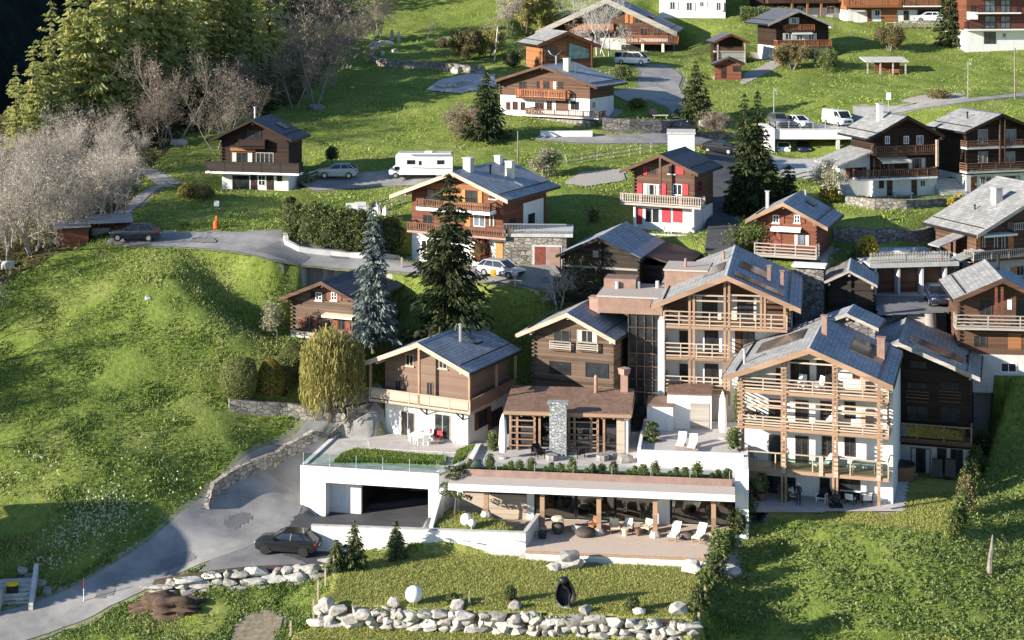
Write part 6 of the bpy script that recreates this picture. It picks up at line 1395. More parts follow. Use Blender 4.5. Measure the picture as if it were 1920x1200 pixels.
def shrub(name, label, loc, rx, ry, rz, seed, n=900, leaf=.16, lmat='shrub_leaf', cmat='core_dark', cat='shrub', group=None, stem=0.0, rough=.2, box=0, taper=0.0, rot=0, smooth=False, sub=None):
    t = thing(name, label, cat, loc, rot, group)
    a = Acc().add(blob(rx, ry, rz, seed, n, leaf, flat=1 if smooth else 0, rough=rough, box=box, taper=taper)); o = a.mesh('foliage', MAT[lmat], t); c = core(rx, ry, rz, seed, taper, box).build('inner_core', MAT[cmat], t, True)  # a dark solid core fills the inside behind the leaves
    o.location.z = c.location.z = stem
    if stem: MB().tube((0,0,-.3),(0,0,stem+rz*.6),.06,.04,6).build('stem', MAT['bark'], t)
    return t
def H2(px, py0, py1, s=None):     # height in metres of something standing at (px, py1) and reaching py0
    p = gp(px, py1); return (py1-py0)/(F/p.y), p
# ---- tall single conifers
hh_, p = H2(700, 375, 645); p = PZ(700,645,9.3); hh_ = 270/(F/p.y)
tr, ac = conifer(hh_, 2.15, 3, 36, 9, .42, .03, .30, 1.3, .72, cluster=2); plant_tree('blue_spruce', 'tall slender blue green spruce in front of the dark log house', p, tr, ac, 'bark', 'blue_leaf')
p = PZ(842,640,9.4); hh_ = 315/(F/p.y)
tr, ac = conifer(hh_, 4.0, 5, 40, 11, .50, .02, .30, 1.2, .62, gap=.14, cluster=2); plant_tree('spruce', 'very tall dark green spruce in the centre before the orange gabled house', p, tr, ac, 'bark', 'spruce_leaf')
p = gp(912,262); hh_ = 128/(F/p.y)
tr, ac = conifer(hh_, 2.9, 8, 26, 9, .48, .04, .32, 1.2, .75, cluster=2); plant_tree('spruce', 'dark spruce on the slope left of the white based chalet', p, tr, ac, 'bark', 'spruce_leaf')
p = gp(1305,228); hh_ = 112/(F/p.y)
tr, ac = conifer(hh_, 2.6, 9, 24, 9, .46, .04, .25, 1.2, .8, cluster=2); plant_tree('spruce', 'sunlit yellow green spruce below the small red brown shed', p, tr, ac, 'bark', 'young_spruce_leaf')
for k, (px, py0, py1, r, sd, lab) in enumerate(((1396,178,400,2.0,21,'left one of the twin tall spruces beside the white carport'),(1421,170,400,1.9,22,'right one of the twin tall spruces beside the white carport'))):
    p = gp(px, py1); hh_ = (py1-py0)/(F/p.y); tr, ac = conifer(hh_, r, sd, 36, 8, .46, .02, .28, 1.2, .6, cluster=2); plant_tree('spruce', lab, p, tr, ac, 'bark', 'spruce_leaf')
p = gp(1782,86); hh_ = 112/(F/p.y); tr, ac = conifer(hh_, 2.5, 25, 26, 9, .5, .02, .28, 1.2, .6, cluster=2); plant_tree('spruce', 'dense spruce beside the brown apartment house', p, tr, ac, 'bark', 'spruce_leaf')
for k, (px, py0, py1, r, lab) in enumerate(((1448,300,395,1.5,'dark bushy conifer right of the twin spruces'),(1478,310,392,1.3,'low dark conifer at the edge of the carport yard'),(1380,330,400,1.4,'dark bushy conifer at the foot of the twin spruces beside the lane'),(1410,330,402,2.0,'broad dark evergreen below the twin spruces'))):
    p = gp(px, py1); hh_ = (py1-py0)/(F/p.y); tr, ac = conifer(hh_, r, 31+k, 16, 9, .42, .02, .15, 1.3, .45, cluster=2); plant_tree('conifer', lab, p, tr, ac, 'bark', 'spruce_leaf')
for k, (px, py0, py1, r, lab) in enumerate(((664,976,1066,1.0,'young spruce at the left corner of the front lawn'),(742,975,1048,.72,'slim young spruce before the white retaining wall'),(632,1012,1070,.75,'smaller young spruce at the left edge of the front lawn'))):
    p = PZ(px, py1, -.65); hh_ = (py1-py0)/(F/p.y); tr, ac = conifer(hh_, r, 41+k, 16, 9, .26, .03, .12, 1.4, .75, cluster=2); plant_tree('young_spruce', lab, p, tr, ac, 'bark', 'young_spruce_leaf')
# cloud pine and terrace pine
for lab, p, hh_ in (('small cloud pruned pine on the raised lawn by the garage', PZ(852,965,.95), 3.4), ('little pine on the pavilion terrace beside the sun deck', PZ(1222,850,3.55), 2.3)):
    t = thing('garden_pine', lab, 'tree', p); MB().path([(0,0,-.2),(.15,0,hh_*.4),(-.05,.05,hh_*.7),(.1,0,hh_)], [.09,.07,.05,.03], 6).build('trunk', MAT['bark'], t); a = Acc(); rng = np.random.RandomState(4)
    for k in range(10):
        z = hh_*(.35+.65*k/9); r_ = (1-.75*k/9)*1.0*hh_/3.4; an = k*2.4
        v, q = blob(.55*hh_/3.4, .5*hh_/3.4, .16, 60+k, 130, .17); a.add((v+np.array([math.cos(an)*r_*.8, math.sin(an)*r_*.8, z-.1]), q))
    a.mesh('crown', MAT['young_spruce_leaf'], t)
# ---- larch wood: three trees copied with their parts
protos = []
for k in range(3):
    tr, ac = conifer(19, 3.4, 70+k, 30, 8, .66, .10, .16, 1.1, .5, gap=.2, cluster=2)
    protos.append(plant_tree('larch', 'pale green budding larch in the wood above the left meadow', (0,0,0), tr, ac, 'bark', 'larch_leaf', group='larches of the upper left wood'))
LA = [(30,300,.62),(62,285,.75),(95,275,.85),(130,262,1.0),(165,258,1.15),(205,250,1.2),(240,240,1.2),(215,215,1.2),(270,225,1.2),(300,215,1.15),(335,205,1.15),(360,190,1.1),(400,180,1.1),(430,170,1.05),(470,165,1.0),(505,150,1.0),(250,190,1.2),(310,180,1.15),(370,165,1.1),(420,140,1.1),(460,135,1.0),(500,115,.9),(340,150,1.1),(290,150,1.1),(150,235,1.0),(215,175,1.1),(480,100,1.0),(440,100,1.0),(390,120,1.05),(240,150,1.2),(190,190,1.15)]
rr = random.Random(4)
for i, (px, py, sc) in enumerate(LA):
    p = W(px, py, sy(max(py,0))); p.z = hz(p.x, p.y)-.3; s = sc*rr.uniform(.85,1.12); sz = (s*rr.uniform(.9,1.15), s*rr.uniform(.9,1.15), s)
    if i < 3: o = protos[i]; o.location = p; o.rotation_euler.z = rr.uniform(0,6); o.scale = sz
    else: dup(protos[i % 3], p, rr.uniform(0,6), sz)
# darker conifers behind them
dp = []
for k in range(2):
    tr, ac = conifer(17, 3.0, 90+k, 26, 7, .7, .06, .25, .8, .7, gap=.1, cluster=2); dp.append(plant_tree('forest_spruce', 'dark spruce standing deep in the hillside wood', (0,0,0), tr, ac, 'bark', 'spruce_leaf', group='dark spruces deep in the wood'))
DS = [(700,0,.6),(740,-8,.8),(660,-5,.8),(600,10,.9),(550,20,1),(500,40,1),(780,-5,.9),(830,-12,.9),(880,-15,.9),(930,-18,.85),(980,-15,.8),(450,40,1),(1040,-25,1),(1090,-30,1),(760,-20,1),(1200,-30,1),(1250,-25,.9),(860,-28,1),(350,60,1.1),(400,60,1.1),(480,10,1),(420,200,.55),(350,235,.6),(300,250,.6),(1550,-30,1),(1780,-20,1),(1830,-25,1),(1400,-30,1),(490,215,.45),(505,205,.4),(250,280,.55)]
for i, (px, py, sc) in enumerate(DS):
    p = W(px, py, float(np.interp(py, [-40,0,50,110,220,310], [10.6,11.2,11.8,12.8,15,16.6]))); p.z = hz(p.x, min(p.y,344))-.3; s = sc*rr.uniform(.85,1.1)
    if i < 2: o = dp[i]; o.location = p; o.scale = (s,s,s)
    else: dup(dp[i % 2], p, rr.uniform(0,6), s)
# ---- bare budding trees
bp = []
for k, (st, lv) in enumerate(((4,4),(5,4),(3,4))):
    mb, ac = bare_tree(10, 100+k, .5, st-1, lv, .15, .4, .15); bp.append(plant_tree('bare_tree', 'bare pinkish budding tree at the edge of the wood', (0,0,0), mb, ac, 'bark_pale', 'twig_leaf', group='bare budding trees along the wood edge'))
BT = [(590,195,1.5),(552,205,.8),(330,268,1.15),(303,275,.85),(425,272,.9),(405,285,.6),(440,225,.85),(480,200,.8),(470,240,.6),(625,165,.8),(652,130,.8),(690,95,.75),(712,70,.7),(255,285,.7),(270,262,.6),(570,165,.85)]
for i, (px, py, sc) in enumerate(BT):
    p = gp(px, py); s = sc*rr.uniform(.9,1.1)
    if i < 3: o = bp[i]; o.location = p; o.scale = (s,s,s)
    else: dup(bp[i % 3], p, rr.uniform(0,6), s)
cp = []
for k in range(3):
    mb, ac = bare_tree(9, 120+k, .65, 3, 4, .15, .40, .17); cp.append(plant_tree('blossom_tree', 'pale grey bare tree with whitish buds in the thicket on the far left', (0,0,0), mb, ac, 'bark_grey', 'twig_pale', group='pale bare trees of the left thicket'))
CT_S = .8
CT = [(20,470,1.25),(60,475,1.25),(100,462,1.2),(140,448,1.2),(180,430,1.1),(210,412,1.05),(235,395,.95),(30,430,1.2),(130,410,1.15),(215,372,1.0),(245,360,.8),(10,390,1.2),(60,380,1.1),(110,370,1.1),(160,350,1.1),(205,335,1.0),(240,330,.9),(0,350,1.1),(50,340,1.1),(100,330,1.0),(150,318,1.0),(-30,450,1.2),(-40,400,1.2),(200,305,.9),(10,495,.9)]
for i, (px, py, sc) in enumerate(CT):
    p = gp(px, py) if px > 0 else PZ(px, py, hz(*tuple(W(px,py,sy(py)))[:2])); s = sc*rr.uniform(.5,.88)
    if i < 3: o = cp[i]; o.location = p; o.scale = (s,s,s)
    else: dup(cp[i % 3], p, rr.uniform(0,6), s)
# single deciduous trees
for k, (name, lab, px, py0, py1, st, sp, bm, lm, lf, lv) in enumerate((
  ('bare_tree','small bare apple tree in the walled hillside garden',800,38,80,1,.6,'bark_pale','twig_leaf',.14,.5),
  ('birch','pale trunked budding birch left of the wide chalet gable',1122,-30,104,2,.25,'bark_white','pale_leaf',.14,.35),
  ('birch','slim bare birch beside the modern orange house',1140,10,108,2,.3,'bark_white','twig_pale',.13,.5),
  ('bare_tree','tall pale bare tree left of the yellow tree at the top',955,-10,72,2,.25,'bark_pale','twig_pale',.16,1.0),
  ('yellow_tree','yellow green tree at the top edge left of the wide chalet',985,-20,66,3,.5,'bark','willow_leaf',.30,2.6),
  ('orchard_shrub','round yellowish shrub tree in the hillside garden',875,52,112,5,.5,'bark','dry_leaf',.22,1.6),
  ('orchard_shrub','yellow green shrub beside the pole in the hillside garden',915,52,108,4,.5,'bark','willow_leaf',.22,1.2),
  ('bare_tree','bare dark bush beside the spruce left of the white based chalet',880,190,258,5,.6,'bark','twig_leaf',.14,.6),
  ('fruit_tree','round white budding tree above the orange gabled house',1022,278,332,5,.7,'bark_pale','pale_leaf',.22,2.2),
  ('bare_tree','bare bush by the traffic sign at the top of the steep lane',1345,205,262,6,.5,'bark_pale','twig_leaf',.12,.4),
  ('fruit_tree','round pale green tree left of the two balcony chalet front',1485,82,130,4,.6,'bark_pale','dry_leaf',.2,1.8),
  ('fruit_tree','round green tree at the right front of the two balcony chalet',1547,92,131,4,.6,'bark_pale','shrub_leaf',.2,1.8),
  ('fruit_tree','tan budding tree on the upper right meadow',1668,48,96,4,.5,'bark_pale','dry_leaf',.2,1.6),
  ('apple_tree','leaning budding tree left of the dark log house',520,565,640,1,.9,'bark','pale_leaf',.17,1.0),
  ('bare_tree','thin leafless birch beside the black barn',1046,500,580,2,.3,'bark_white','twig_leaf',.10,.3),
  ('young_tree','thin young tree by the stair of the striped awning chalet',1552,300,380,3,.3,'bark_pale','pale_leaf',.16,.7),
  ('young_tree','yellow green young tree left of the red log chalet',1408,415,475,4,.4,'bark','shrub_leaf',.2,1.5),
  )):
    p = gp(px, py1); hh_ = (py1-py0)/(F/p.y); mb, ac = bare_tree(hh_, 140+k, sp, st, 4 if hh_ > 3.5 else 3, lf, lv, .05+hh_*.012); plant_tree(name, lab, p, mb, ac, bm, lm)
# more bushes near the old garden and lane
for k, (lab, px, py, rx, rz, lm, n) in enumerate((
  ('dark round tree top behind the silver white SUV',622,318,.7,.8,'spruce_leaf',500),('pale flowering bush at the corner of the dark meadow chalet',573,350,.95,.7,'pale_leaf',700),
  ('yellowish bush left of the dark meadow chalet',355,372,1.2,.75,'gold_leaf',700),('olive bush next to the yellowish bush by the dark meadow chalet',383,376,.95,.75,'dry_leaf',600),
  ('round olive bush below the stair of the striped awning chalet',1556,382,1.1,1.0,'gold_leaf',900),('yellow flowering forsythia bush on the small shaded terrace',1627,486,.95,1.1,'yellow_leaf',900),
  ('green bush beside the yellow forsythia',1606,490,.6,.6,'shrub_leaf',400),('yellow flower bush at the right end of the long stone wall',1800,384,.7,.55,'yellow_leaf',500),('yellow flower bush on the long stone wall',1784,390,.55,.5,'yellow_leaf',400),
  ('small dark clipped bush on the shaded lawn below the black barn roof',1113,420,.6,.8,'hedge_leaf',500),('red leaved bush beside the very tall spruce',905,500,1.1,1.6,'red_leaf',900),
  ('dark bush under the modern orange house',1165,150,1.6,1.0,'hedge_leaf',700),('green bush on the slope below the chalet drive',1195,205,1.2,.7,'shrub_leaf',600),
  ('dry bush on the bank above the hill road',1760,185,1.6,.6,'dry_leaf',500),('pinkish bush in the thicket above the navy car',150,395,1.2,.9,'twig_leaf',500),
  ('dark shrub in the hillside garden left of the modern house',985,112,1.5,1.6,'hedge_leaf',800),('dark shrub behind the pole in the hillside garden',960,128,1.2,1.3,'spruce_leaf',700),('brown shrub in the hillside garden',830,90,1.1,.7,'twig_leaf',500))):
    p = gp(px, py); shrub('garden_bush', lab, p, rx, rx, rz, 200+k, n, .2, lm, 'core_gold' if lm in ('yellow_leaf','gold_leaf','dry_leaf') else 'core_dark', 'bush', stem=.9 if 'tree top' in lab else 0)
# ---- weeping willow
def willow(h, r, seed):
    rng = np.random.RandomState(seed); tr = MB(); tr.path([(0,0,-.5),(.1,0,h*.3),(0,.1,h*.55)], [.3,.24,.18], 7); P, D = [], []
    for i in range(11):
        a = i*2.4; L_ = r*rng.uniform(.5,.95); tr.path([(0,.05,h*.42),(math.cos(a)*L_*.45,math.sin(a)*L_*.45,h*.8),(math.cos(a)*L_,math.sin(a)*L_,h*.88)], [.13,.08,.03], 5)
    for i in range(560):
        a = rng.uniform(0,6.28); q = math.sqrt(rng.rand()); R = r*q*(1+.12*math.sin(3*a+1)); top = h*(1-.30*q**2.4)*rng.uniform(.86,1.0); L_ = (top-.5)*rng.uniform(.45,.98) if q > .45 else top*rng.uniform(.2,.5); m = int(L_/.26)
        for k in range(m):
            z = top-L_*k/max(m,1); P.append([math.cos(a)*R+rng.normal()*.07, math.sin(a)*R+rng.normal()*.07, z]); D.append([rng.normal()*.15, rng.normal()*.15, -1])
    return tr, Acc().add(quads(np.array(P), .40, rng, .36, None, np.array(D)))
p = gp(618,792); hh_ = (792-616)/(F/p.y); tr, ac = willow(hh_, 2.75, 6); plant_tree('weeping_willow', 'golden weeping willow hanging over the pale stone wall', p, tr, ac, 'bark', 'willow_leaf', cat='tree')
# ---- clipped shapes and hedges
p = gp(448,752); shrub('clipped_bush', 'large domed clipped yew at the meadow edge', p, 1.55, 1.4, 1.85, 301, 9500, .12, 'hedge_leaf', 'core_gold', 'topiary', rough=.05, smooth=True, box=.25)
p = gp(507,755); shrub('clipped_bush', 'golden egg shaped clipped bush beside the domed yew', p, 1.45, 1.3, 1.75, 302, 9000, .12, 'gold_leaf', 'core_gold', 'topiary', rough=.05, smooth=True, taper=.35)
def hedge(name, label, P, height, width, lm='hedge_leaf', leaf=.14, dens=90, seed=1, lump=.15, cat='hedge', cm='core_dark', fade=None):
    rng = np.random.RandomState(seed); t = thing(name, label, cat, (0,0,0)); a = Acc(); c = MB()
    for i in range(len(P)-1):
        p, q = P[i], P[i+1]; d = q-p; L_ = d.length; n = Vector((-d.y, d.x, 0)).normalized(); k = int(L_*(height*2+width)*dens); u = rng.rand(k); ar = rng.rand(k)*(2*height+width)
        hl = height*(1+lump*np.sin(u*L_*2.1+i)+lump*.5*np.sin(u*L_*5.3))
        off = np.where(ar < height, -width/2, np.where(ar < 2*height, width/2, ar-2*height-width/2)); z = np.where(ar < height, ar, np.where(ar < 2*height, ar-height, height))/height*hl
        off = off*(1-.25*(z/height)**2)
        C = np.array(p)[None]+np.outer(u, np.array(d))+np.outer(off+rng.normal(size=k)*.07, np.array(n)); C[:,2] = hzv(C[:,0], C[:,1])+z+rng.normal(size=k)*.06
        a.add(quads(C, leaf, rng, .65)); z0, z1 = hz(p.x,p.y), hz(q.x,q.y); w_ = n*width*.38
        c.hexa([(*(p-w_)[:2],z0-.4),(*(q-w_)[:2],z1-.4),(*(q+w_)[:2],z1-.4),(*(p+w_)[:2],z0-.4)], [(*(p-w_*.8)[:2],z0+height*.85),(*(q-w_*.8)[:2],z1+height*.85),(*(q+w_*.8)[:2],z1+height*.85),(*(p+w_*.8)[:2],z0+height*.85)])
    a.mesh('foliage', MAT[lm], t); c.build('inner_core', MAT[cm], t); return t  # plain dark core boxes inside the leaf cards
hedge('clipped_hedge', 'low clipped hedge running up from the golden bush to the dark log house', [gp(520,742), gp(545,700), gp(560,672)], 1.6, 2.0, 'hedge_leaf', .12, 240, 3, .05, cm='core_gold')
for i, (px, py, rx, hgt) in enumerate(((552,455,1.25,1.75),(583,464,1.45,1.95),(615,470,1.5,1.9),(645,474,1.4,2.0),(672,477,1.3,1.9),(722,480,1.6,1.85))):
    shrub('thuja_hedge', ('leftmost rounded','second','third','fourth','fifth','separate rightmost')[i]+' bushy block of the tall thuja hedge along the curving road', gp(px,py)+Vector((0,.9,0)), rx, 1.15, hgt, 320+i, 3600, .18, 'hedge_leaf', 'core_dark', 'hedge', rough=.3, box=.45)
shrub('thuja', 'dark conical thuja at the left corner of the tall hedge', gp(545,430), 1.1, 1.1, 1.6, 310, 1500, .17, 'spruce_leaf', 'core_dark', 'tree', taper=.4)
for i, (a, b) in enumerate((((1388,37),(1418,37)),((1420,37),(1450,37)),((1458,37),(1482,37)))):
    hedge('box_hedge', ('left','middle','right')[i]+' block of the clipped box hedge below the top edge', [gp(*a), gp(*b)], 1.9, 1.3, 'hedge_leaf', .2, 60, 50+i, .03)
# young plants in the roof planter
kinds = (('hedge_leaf','dark green'),('shrub_leaf','bright green'),('young_spruce_leaf','olive green'),('dry_leaf','yellowish'))
x = XL+.9; i = 0
while x < XR-.5:
    lm, nm = kinds[(i*7+i//3) % 4]; r_ = .19+.05*((i*7+i//2) % 6)*(.8+.4*((i*3) % 5)/4)
    shrub('planter_shrub', 'small %s shrub in the long roof planter above the hall' % nm, HA.w(x, 1.1+.5*((i*3) % 3)/2, 4.08), r_, r_, r_*1.25+.1*(i % 2), 400+i, 170, .15, lm, 'core_dark', 'shrub', 'shrubs of the roof planter, '+nm+' ones'); x += .45+.22*((i*5) % 4); i += 1
for k, (lab, p, r_, h_) in enumerate((('green shrub on the sun deck edge against the front hotel', PZ(1375,845,4.6), .55, .9), ('climbing shrub on the left posts of the front hotel', PZ(1383,800,5.0), .4, 1.6), ('small bush in the terrace corner beside the left folded parasol', PZ(925,850,3.3), .5, .9), ('small round bush on the front lawn beside the thin stake', PZ(848,1133,-.65), .4, .35), ('small upright bush on the front lawn left of the statue', PZ(957,1128,-.65), .42, .5), ('round bush on the front lawn right of the statue', PZ(1186,1146,-.65), .42, .5))):
    shrub('garden_bush', lab, p, r_, r_, h_, 450+k, 420, .15, 'young_spruce_leaf' if 'lawn' in lab else 'shrub_leaf', 'core_dark', 'bush')
# shrub rows beside the hotel
SR = [(1398,985,.8,1.25),(1404,958,.7,1.2),(1385,1008,.75,1.1),(1348,1060,.75,1.2),(1338,1095,.7,1.1),(1322,1125,.6,1.0),(1310,1150,.6,.8),(1365,1040,.6,.9)]
for i, (px, py, r_, h_) in enumerate(SR): shrub('row_shrub', 'leafy evergreen shrub between the deck and the bank, %s' % ('by the hall corner' if py < 1000 else 'by the front lawn'), gp(px, py), r_, r_, h_, 500+i, 800, .19, 'shrub_leaf' if i % 2 else 'young_spruce_leaf', 'core_dark', 'shrub', 'shrub row between deck and bank, '+('upper' if py < 1000 else 'lower')+' ones', rough=.45)
SR = [(1800,1000,.7,1.3),(1812,965,.75,1.4),(1820,930,.75,1.35),(1828,895,.7,1.2),(1840,865,.8,1.3),(1790,1010,.6,1.0)]
for i, (px, py, r_, h_) in enumerate(SR): shrub('row_shrub', 'tall loose shrub in the sunlit row right of the hotel lawn', gp(px, py), r_, r_, h_, 520+i, 800, .19, ('shrub_leaf','dry_leaf','shrub_leaf')[i % 3], 'core_dark', 'shrub', 'shrub row right of the hotel lawn', rough=.45)
tag(MB().path([tuple(gp(1855,1075)), tuple(gp(1855,1075)+Vector((.06,0,1.0))), tuple(gp(1855,1075)+Vector((.2,.1,1.7))), tuple(gp(1855,1075)+Vector((.26,.1,2.7)))], [.24,.17,.15,.03], 7).build('dead_trunk', MAT['bark_pale']), 'pale dead tree stump on the bank at the right', 'tree stump')
for k, (px, py, lab) in enumerate(((1500,1175,'dry earth heap showing in the herb bank'),)): pass
p = gp(320,1135); tag(MB().ball((0,0,-.1),(2.6,1.5,.75),28,14,.8,7,0,2.2).build('earth_heap', MAT['earth'], None, True, p), 'heap of dark brown earth below the boulder wall', 'earth heap')
# climbing ivy twigs on the barn
rng = np.random.RandomState(8); p = W(1085,535,20.7); C = np.c_[rng.uniform(-2.2,2.6,700), rng.uniform(-1.6,.6,700), rng.uniform(-2.0,3.0,700)]+np.array(p); C = C[(C[:,2]-p.z) < 3.2-np.abs(C[:,0]-p.x)*.9]
t = thing('climbing_vine', 'tangled leafless vine on the front of the black barn', 'vine', (0,0,0)); Acc().add(quads(C, .4, rng, .25)).mesh('foliage', MAT['spruce_leaf'], t)
# ================================================================ furniture, lamps, signs, fences, the person
def lounger(label, loc, rz, group, frame='teak'):
    t = thing('sun_lounger', label, 'sun lounger', loc, rz, group)
    MB().box(-.33,.33,-1.0,.15,.30,.36).build('frame', MAT[frame], t)
    MB().hexa([(-.32,-1.0,.361),(.32,-1.0,.361),(.32,.15,.361),(-.32,.15,.361)], [(-.32,-1.0,.44),(.32,-1.0,.44),(.32,.15,.44),(-.32,.15,.44)]).build('cushion', MAT['white_fabric'], t)
    MB().hexa([(-.32,.12,.36),(.32,.12,.36),(.32,.72,.98),(-.32,.72,.98)], [(-.32,.04,.44),(.32,.04,.44),(.32,.66,1.04),(-.32,.66,1.04)]).build('backrest', MAT['white_fabric'], t)
    for x in (-.29,.29):
        for y in (-.9,.1): MB().box(x-.03,x+.03,y-.03,y+.03,0,.30).build('leg', MAT[frame], t)
    return t
def armchair(name, label, loc, rz, group=None, seat='cream', frame='rattan_brown', back=.95):
    t = thing(name, label, 'armchair', loc, rz, group)
    MB().box(-.34,.34,-.32,.30,.36,.46).build('seat', MAT[seat], t); MB().hexa([(-.33,.24,.44),(.33,.24,.44),(.33,.33,.44),(-.33,.33,.44)], [(-.30,.36,back),(.30,.36,back),(.30,.44,back),(-.30,.44,back)]).build('backrest', MAT[seat], t)
    for s in (-1, 1): MB().bar((s*.36,-.32,.62),(s*.36,.32,.62),.07,.05).bar((s*.36,-.28,0),(s*.36,-.28,.6),.05,.05).bar((s*.36,.28,0),(s*.36,.28,.6),.05,.05).build('armrest', MAT[frame], t)
    MB().box(-.34,.34,-.3,.3,.30,.359).build('frame', MAT[frame], t); return t
def chair(name, label, loc, rz, mat='white_paint', group=None):
    t = thing(name, label, 'chair', loc, rz, group)
    MB().box(-.22,.22,-.22,.22,.42,.46).build('seat', MAT[mat], t); MB().hexa([(-.22,.19,.46),(.22,.19,.46),(.22,.23,.46),(-.22,.23,.46)], [(-.21,.26,.92),(.21,.26,.92),(.21,.30,.92),(-.21,.30,.92)]).build('backrest', MAT[mat], t)
    for x in (-.19,.19):
        for y in (-.19,.19): MB().tube((x,y,0),(x,y,.42),.02,.02,5).build('leg', MAT[mat], t)
    return t
def table(name, label, loc, rz, lx=.7, ly=.4, h=.73, top='white_paint', leg='white_paint', group=None):
    t = thing(name, label, 'table', loc, rz, group); MB().box(-lx,lx,-ly,ly,h-.04,h).build('tabletop', MAT[top], t)
    for x in (-lx+.08,lx-.08):
        for y in (-ly+.08,ly-.08): MB().box(x-.03,x+.03,y-.03,y+.03,0,h-.041).build('leg', MAT[leg], t)
    return t
def D(px, py): return PZ(px, py, 0.0)
yw = HA.yaw
lounger('white sun lounger on the wooden deck, left of the two there', D(1266,1008), yw-.25, None); lounger('white sun lounger beside the rightmost deck column', D(1313,1011), yw-.35, None)
lounger('left white lounger on the raised sun deck', PZ(1278,838,4.58), yw-.12, None); lounger('right white lounger on the raised sun deck', PZ(1299,842,4.58), yw-.12, None)
for nm, lab, px, py, r, h, m in (('pouf','grey rounded pouf between the two deck loungers',1291,1010,.45,.42,'rattan'),('pouf','large low dark pouf left of the second deck column',1097,1004,.75,.45,'rattan'),('side_table','oval pale topped low table beside the dark pouf',1083,995,.5,.4,'plaster_grey')):
    t = thing(nm, lab, 'pouf' if nm == 'pouf' else 'table', D(px,py)); MB().lathe((0,0,0), [(r*.8,0),(r,h*.3),(r,h*.75),(r*.85,h),(.02,h+.02)], 14).build('body', MAT[m], t, True)
t = thing('basket_chair', 'dark hanging style basket chair with pale cushion top behind the first deck column', 'armchair', D(1046,1000)); MB().lathe((0,0,0), [(.25,0),(.42,.2),(.48,.55),(.45,.7)], 14).build('basket', MAT['rattan'], t, True); MB().lathe((0,.1,.7), [(.46,.3),(.48,.45),(.3,.52)], 12).build('cushion', MAT['cream'], t); 
for x in (-.4,.4): MB().bar((x,.1,.6),(x,.1,1.05),.05,.05).build('post', MAT['rattan'], t)
armchair('armchair', 'brown rattan armchair with cream cushion between the middle deck columns', D(1153,999), yw+.2); armchair('armchair', 'grey backed rattan armchair before the teal curtain', D(1178,998), yw-.1, None, 'plaster_grey'); armchair('armchair', 'cream backed rattan armchair left of the third deck column', D(1213,999), yw-.5)
for k, (px, py, lab) in enumerate(((1172,1004,'round cream side table among the rattan armchairs'),(1197,1004,'round brown side table beside the third deck column'))):
    t = thing('side_table', lab, 'table', D(px,py)); MB().lathe((0,0,0), [(.16,0),(.2,.2),(.28,.48),(.28,.52),(.02,.53)], 12).build('body', MAT[('cream','rattan_brown')[k]], t)
t = thing('flower_tub', 'blue glazed tub at the foot of the first deck column', 'planter', D(1017,1009)); MB().lathe((0,0,0), [(.28,0),(.36,.4),(.38,.5),(.30,.5)], 12).build('tub', MAT['car_navy'], t)
armchair('armchair', 'brown armchair with orange cushion behind the dark pouf', D(1112,994), yw-.7, None, 'orange_wood')
# folded parasols
def parasol(label, loc, h, white='white_fabric', r=.30):
    t = thing('folded_parasol', label, 'parasol', loc); MB().lathe((0,0,0), [(.3,0),(.3,.08),(.05,.1)], 10).build('base', MAT['concrete'], t); MB().tube((0,0,.08),(0,0,h+.1),.035,.03,6).build('pole', MAT['steel'], t)
    m = MB().lathe((0,0,0), [(r*.75,h*.14),(r,h*.3),(r*.9,h*.55),(r*.7,h*.85),(.05,h)], 10); m.v = [(x*(1+.18*math.sin(4*math.atan2(y,x))), y*(1+.18*math.sin(4*math.atan2(y,x))), z) for x, y, z in m.v]; m.build('canopy', MAT[white], t); return t
parasol('white folded parasol left of the pavilion', PZ(943,859,3.56), 3.5, r=.34); parasol('white folded parasol by the front hotel on the sun deck', PZ(1355,822,4.58), 3.75, r=.34)
parasol('pale folded parasol behind the tall thuja hedge', gp(706,412), 1.7, r=.45); parasol('small white folded parasol at the hedge gap', gp(722,416), 1.5, r=.35)
for px, py in ((660,400),(676,398)): 
    p = gp(px, py); tag(MB().box(-.6,.6,-.3,.3,0,.55).box(-.6,.6,.15,.3,.55,1.0).build('lounge_bench', MAT['white_fabric'], None, False, p, .2), 'pale garden seat behind the thuja hedge, '+('left' if px == 660 else 'right')+' one', 'bench')
# chalet terrace
zt_ = HC.o.z; table('garden_table', 'white garden table on the terrace of the new chalet', PZ(790,830,zt_), HC.yaw, .9, .45)
for k, (px, py, rz) in enumerate(((772,826,1.3),(781,834,2.8),(798,835,3.4),(806,826,-1.2),(788,823,0.1))): chair('garden_chair', 'white chair round the garden table before the new chalet', PZ(px,py,zt_), rz, 'white_paint', 'white chairs round the garden table')
for k, (px, py, rz) in enumerate(((813,826,.4),(822,830,-.3),(832,826,-.5))): chair('garden_chair', 'red garden chair at the right of the chalet terrace', PZ(px,py,zt_), rz, 'red_paint', 'red chairs on the chalet terrace')
# pavilion terrace furniture
for k, (px, py) in enumerate(((1005,853),(1012,858),(1085,858))): armchair('lounge_chair', ('black shell chair left of the stone chimney','second black shell chair near the planter','low dark lounge chair right of the stone chimney')[k], PZ(px,py,3.56), k*1.9, None, 'black', 'black', .8)
for k, (px, py) in enumerate(((1035,862),(1130,862),(1145,858))):
    t = thing('garden_stool', ('grey block seat by the planter under the chimney','grey block seat right of the low chair','second grey block seat near the grey boulder')[k], 'seat', PZ(px,py,3.56)); MB().lathe((0,0,0), [(.5,0),(.55,.25),(.5,.42),(.02,.44)], 9).build('body', MAT['rock_dark'], t)
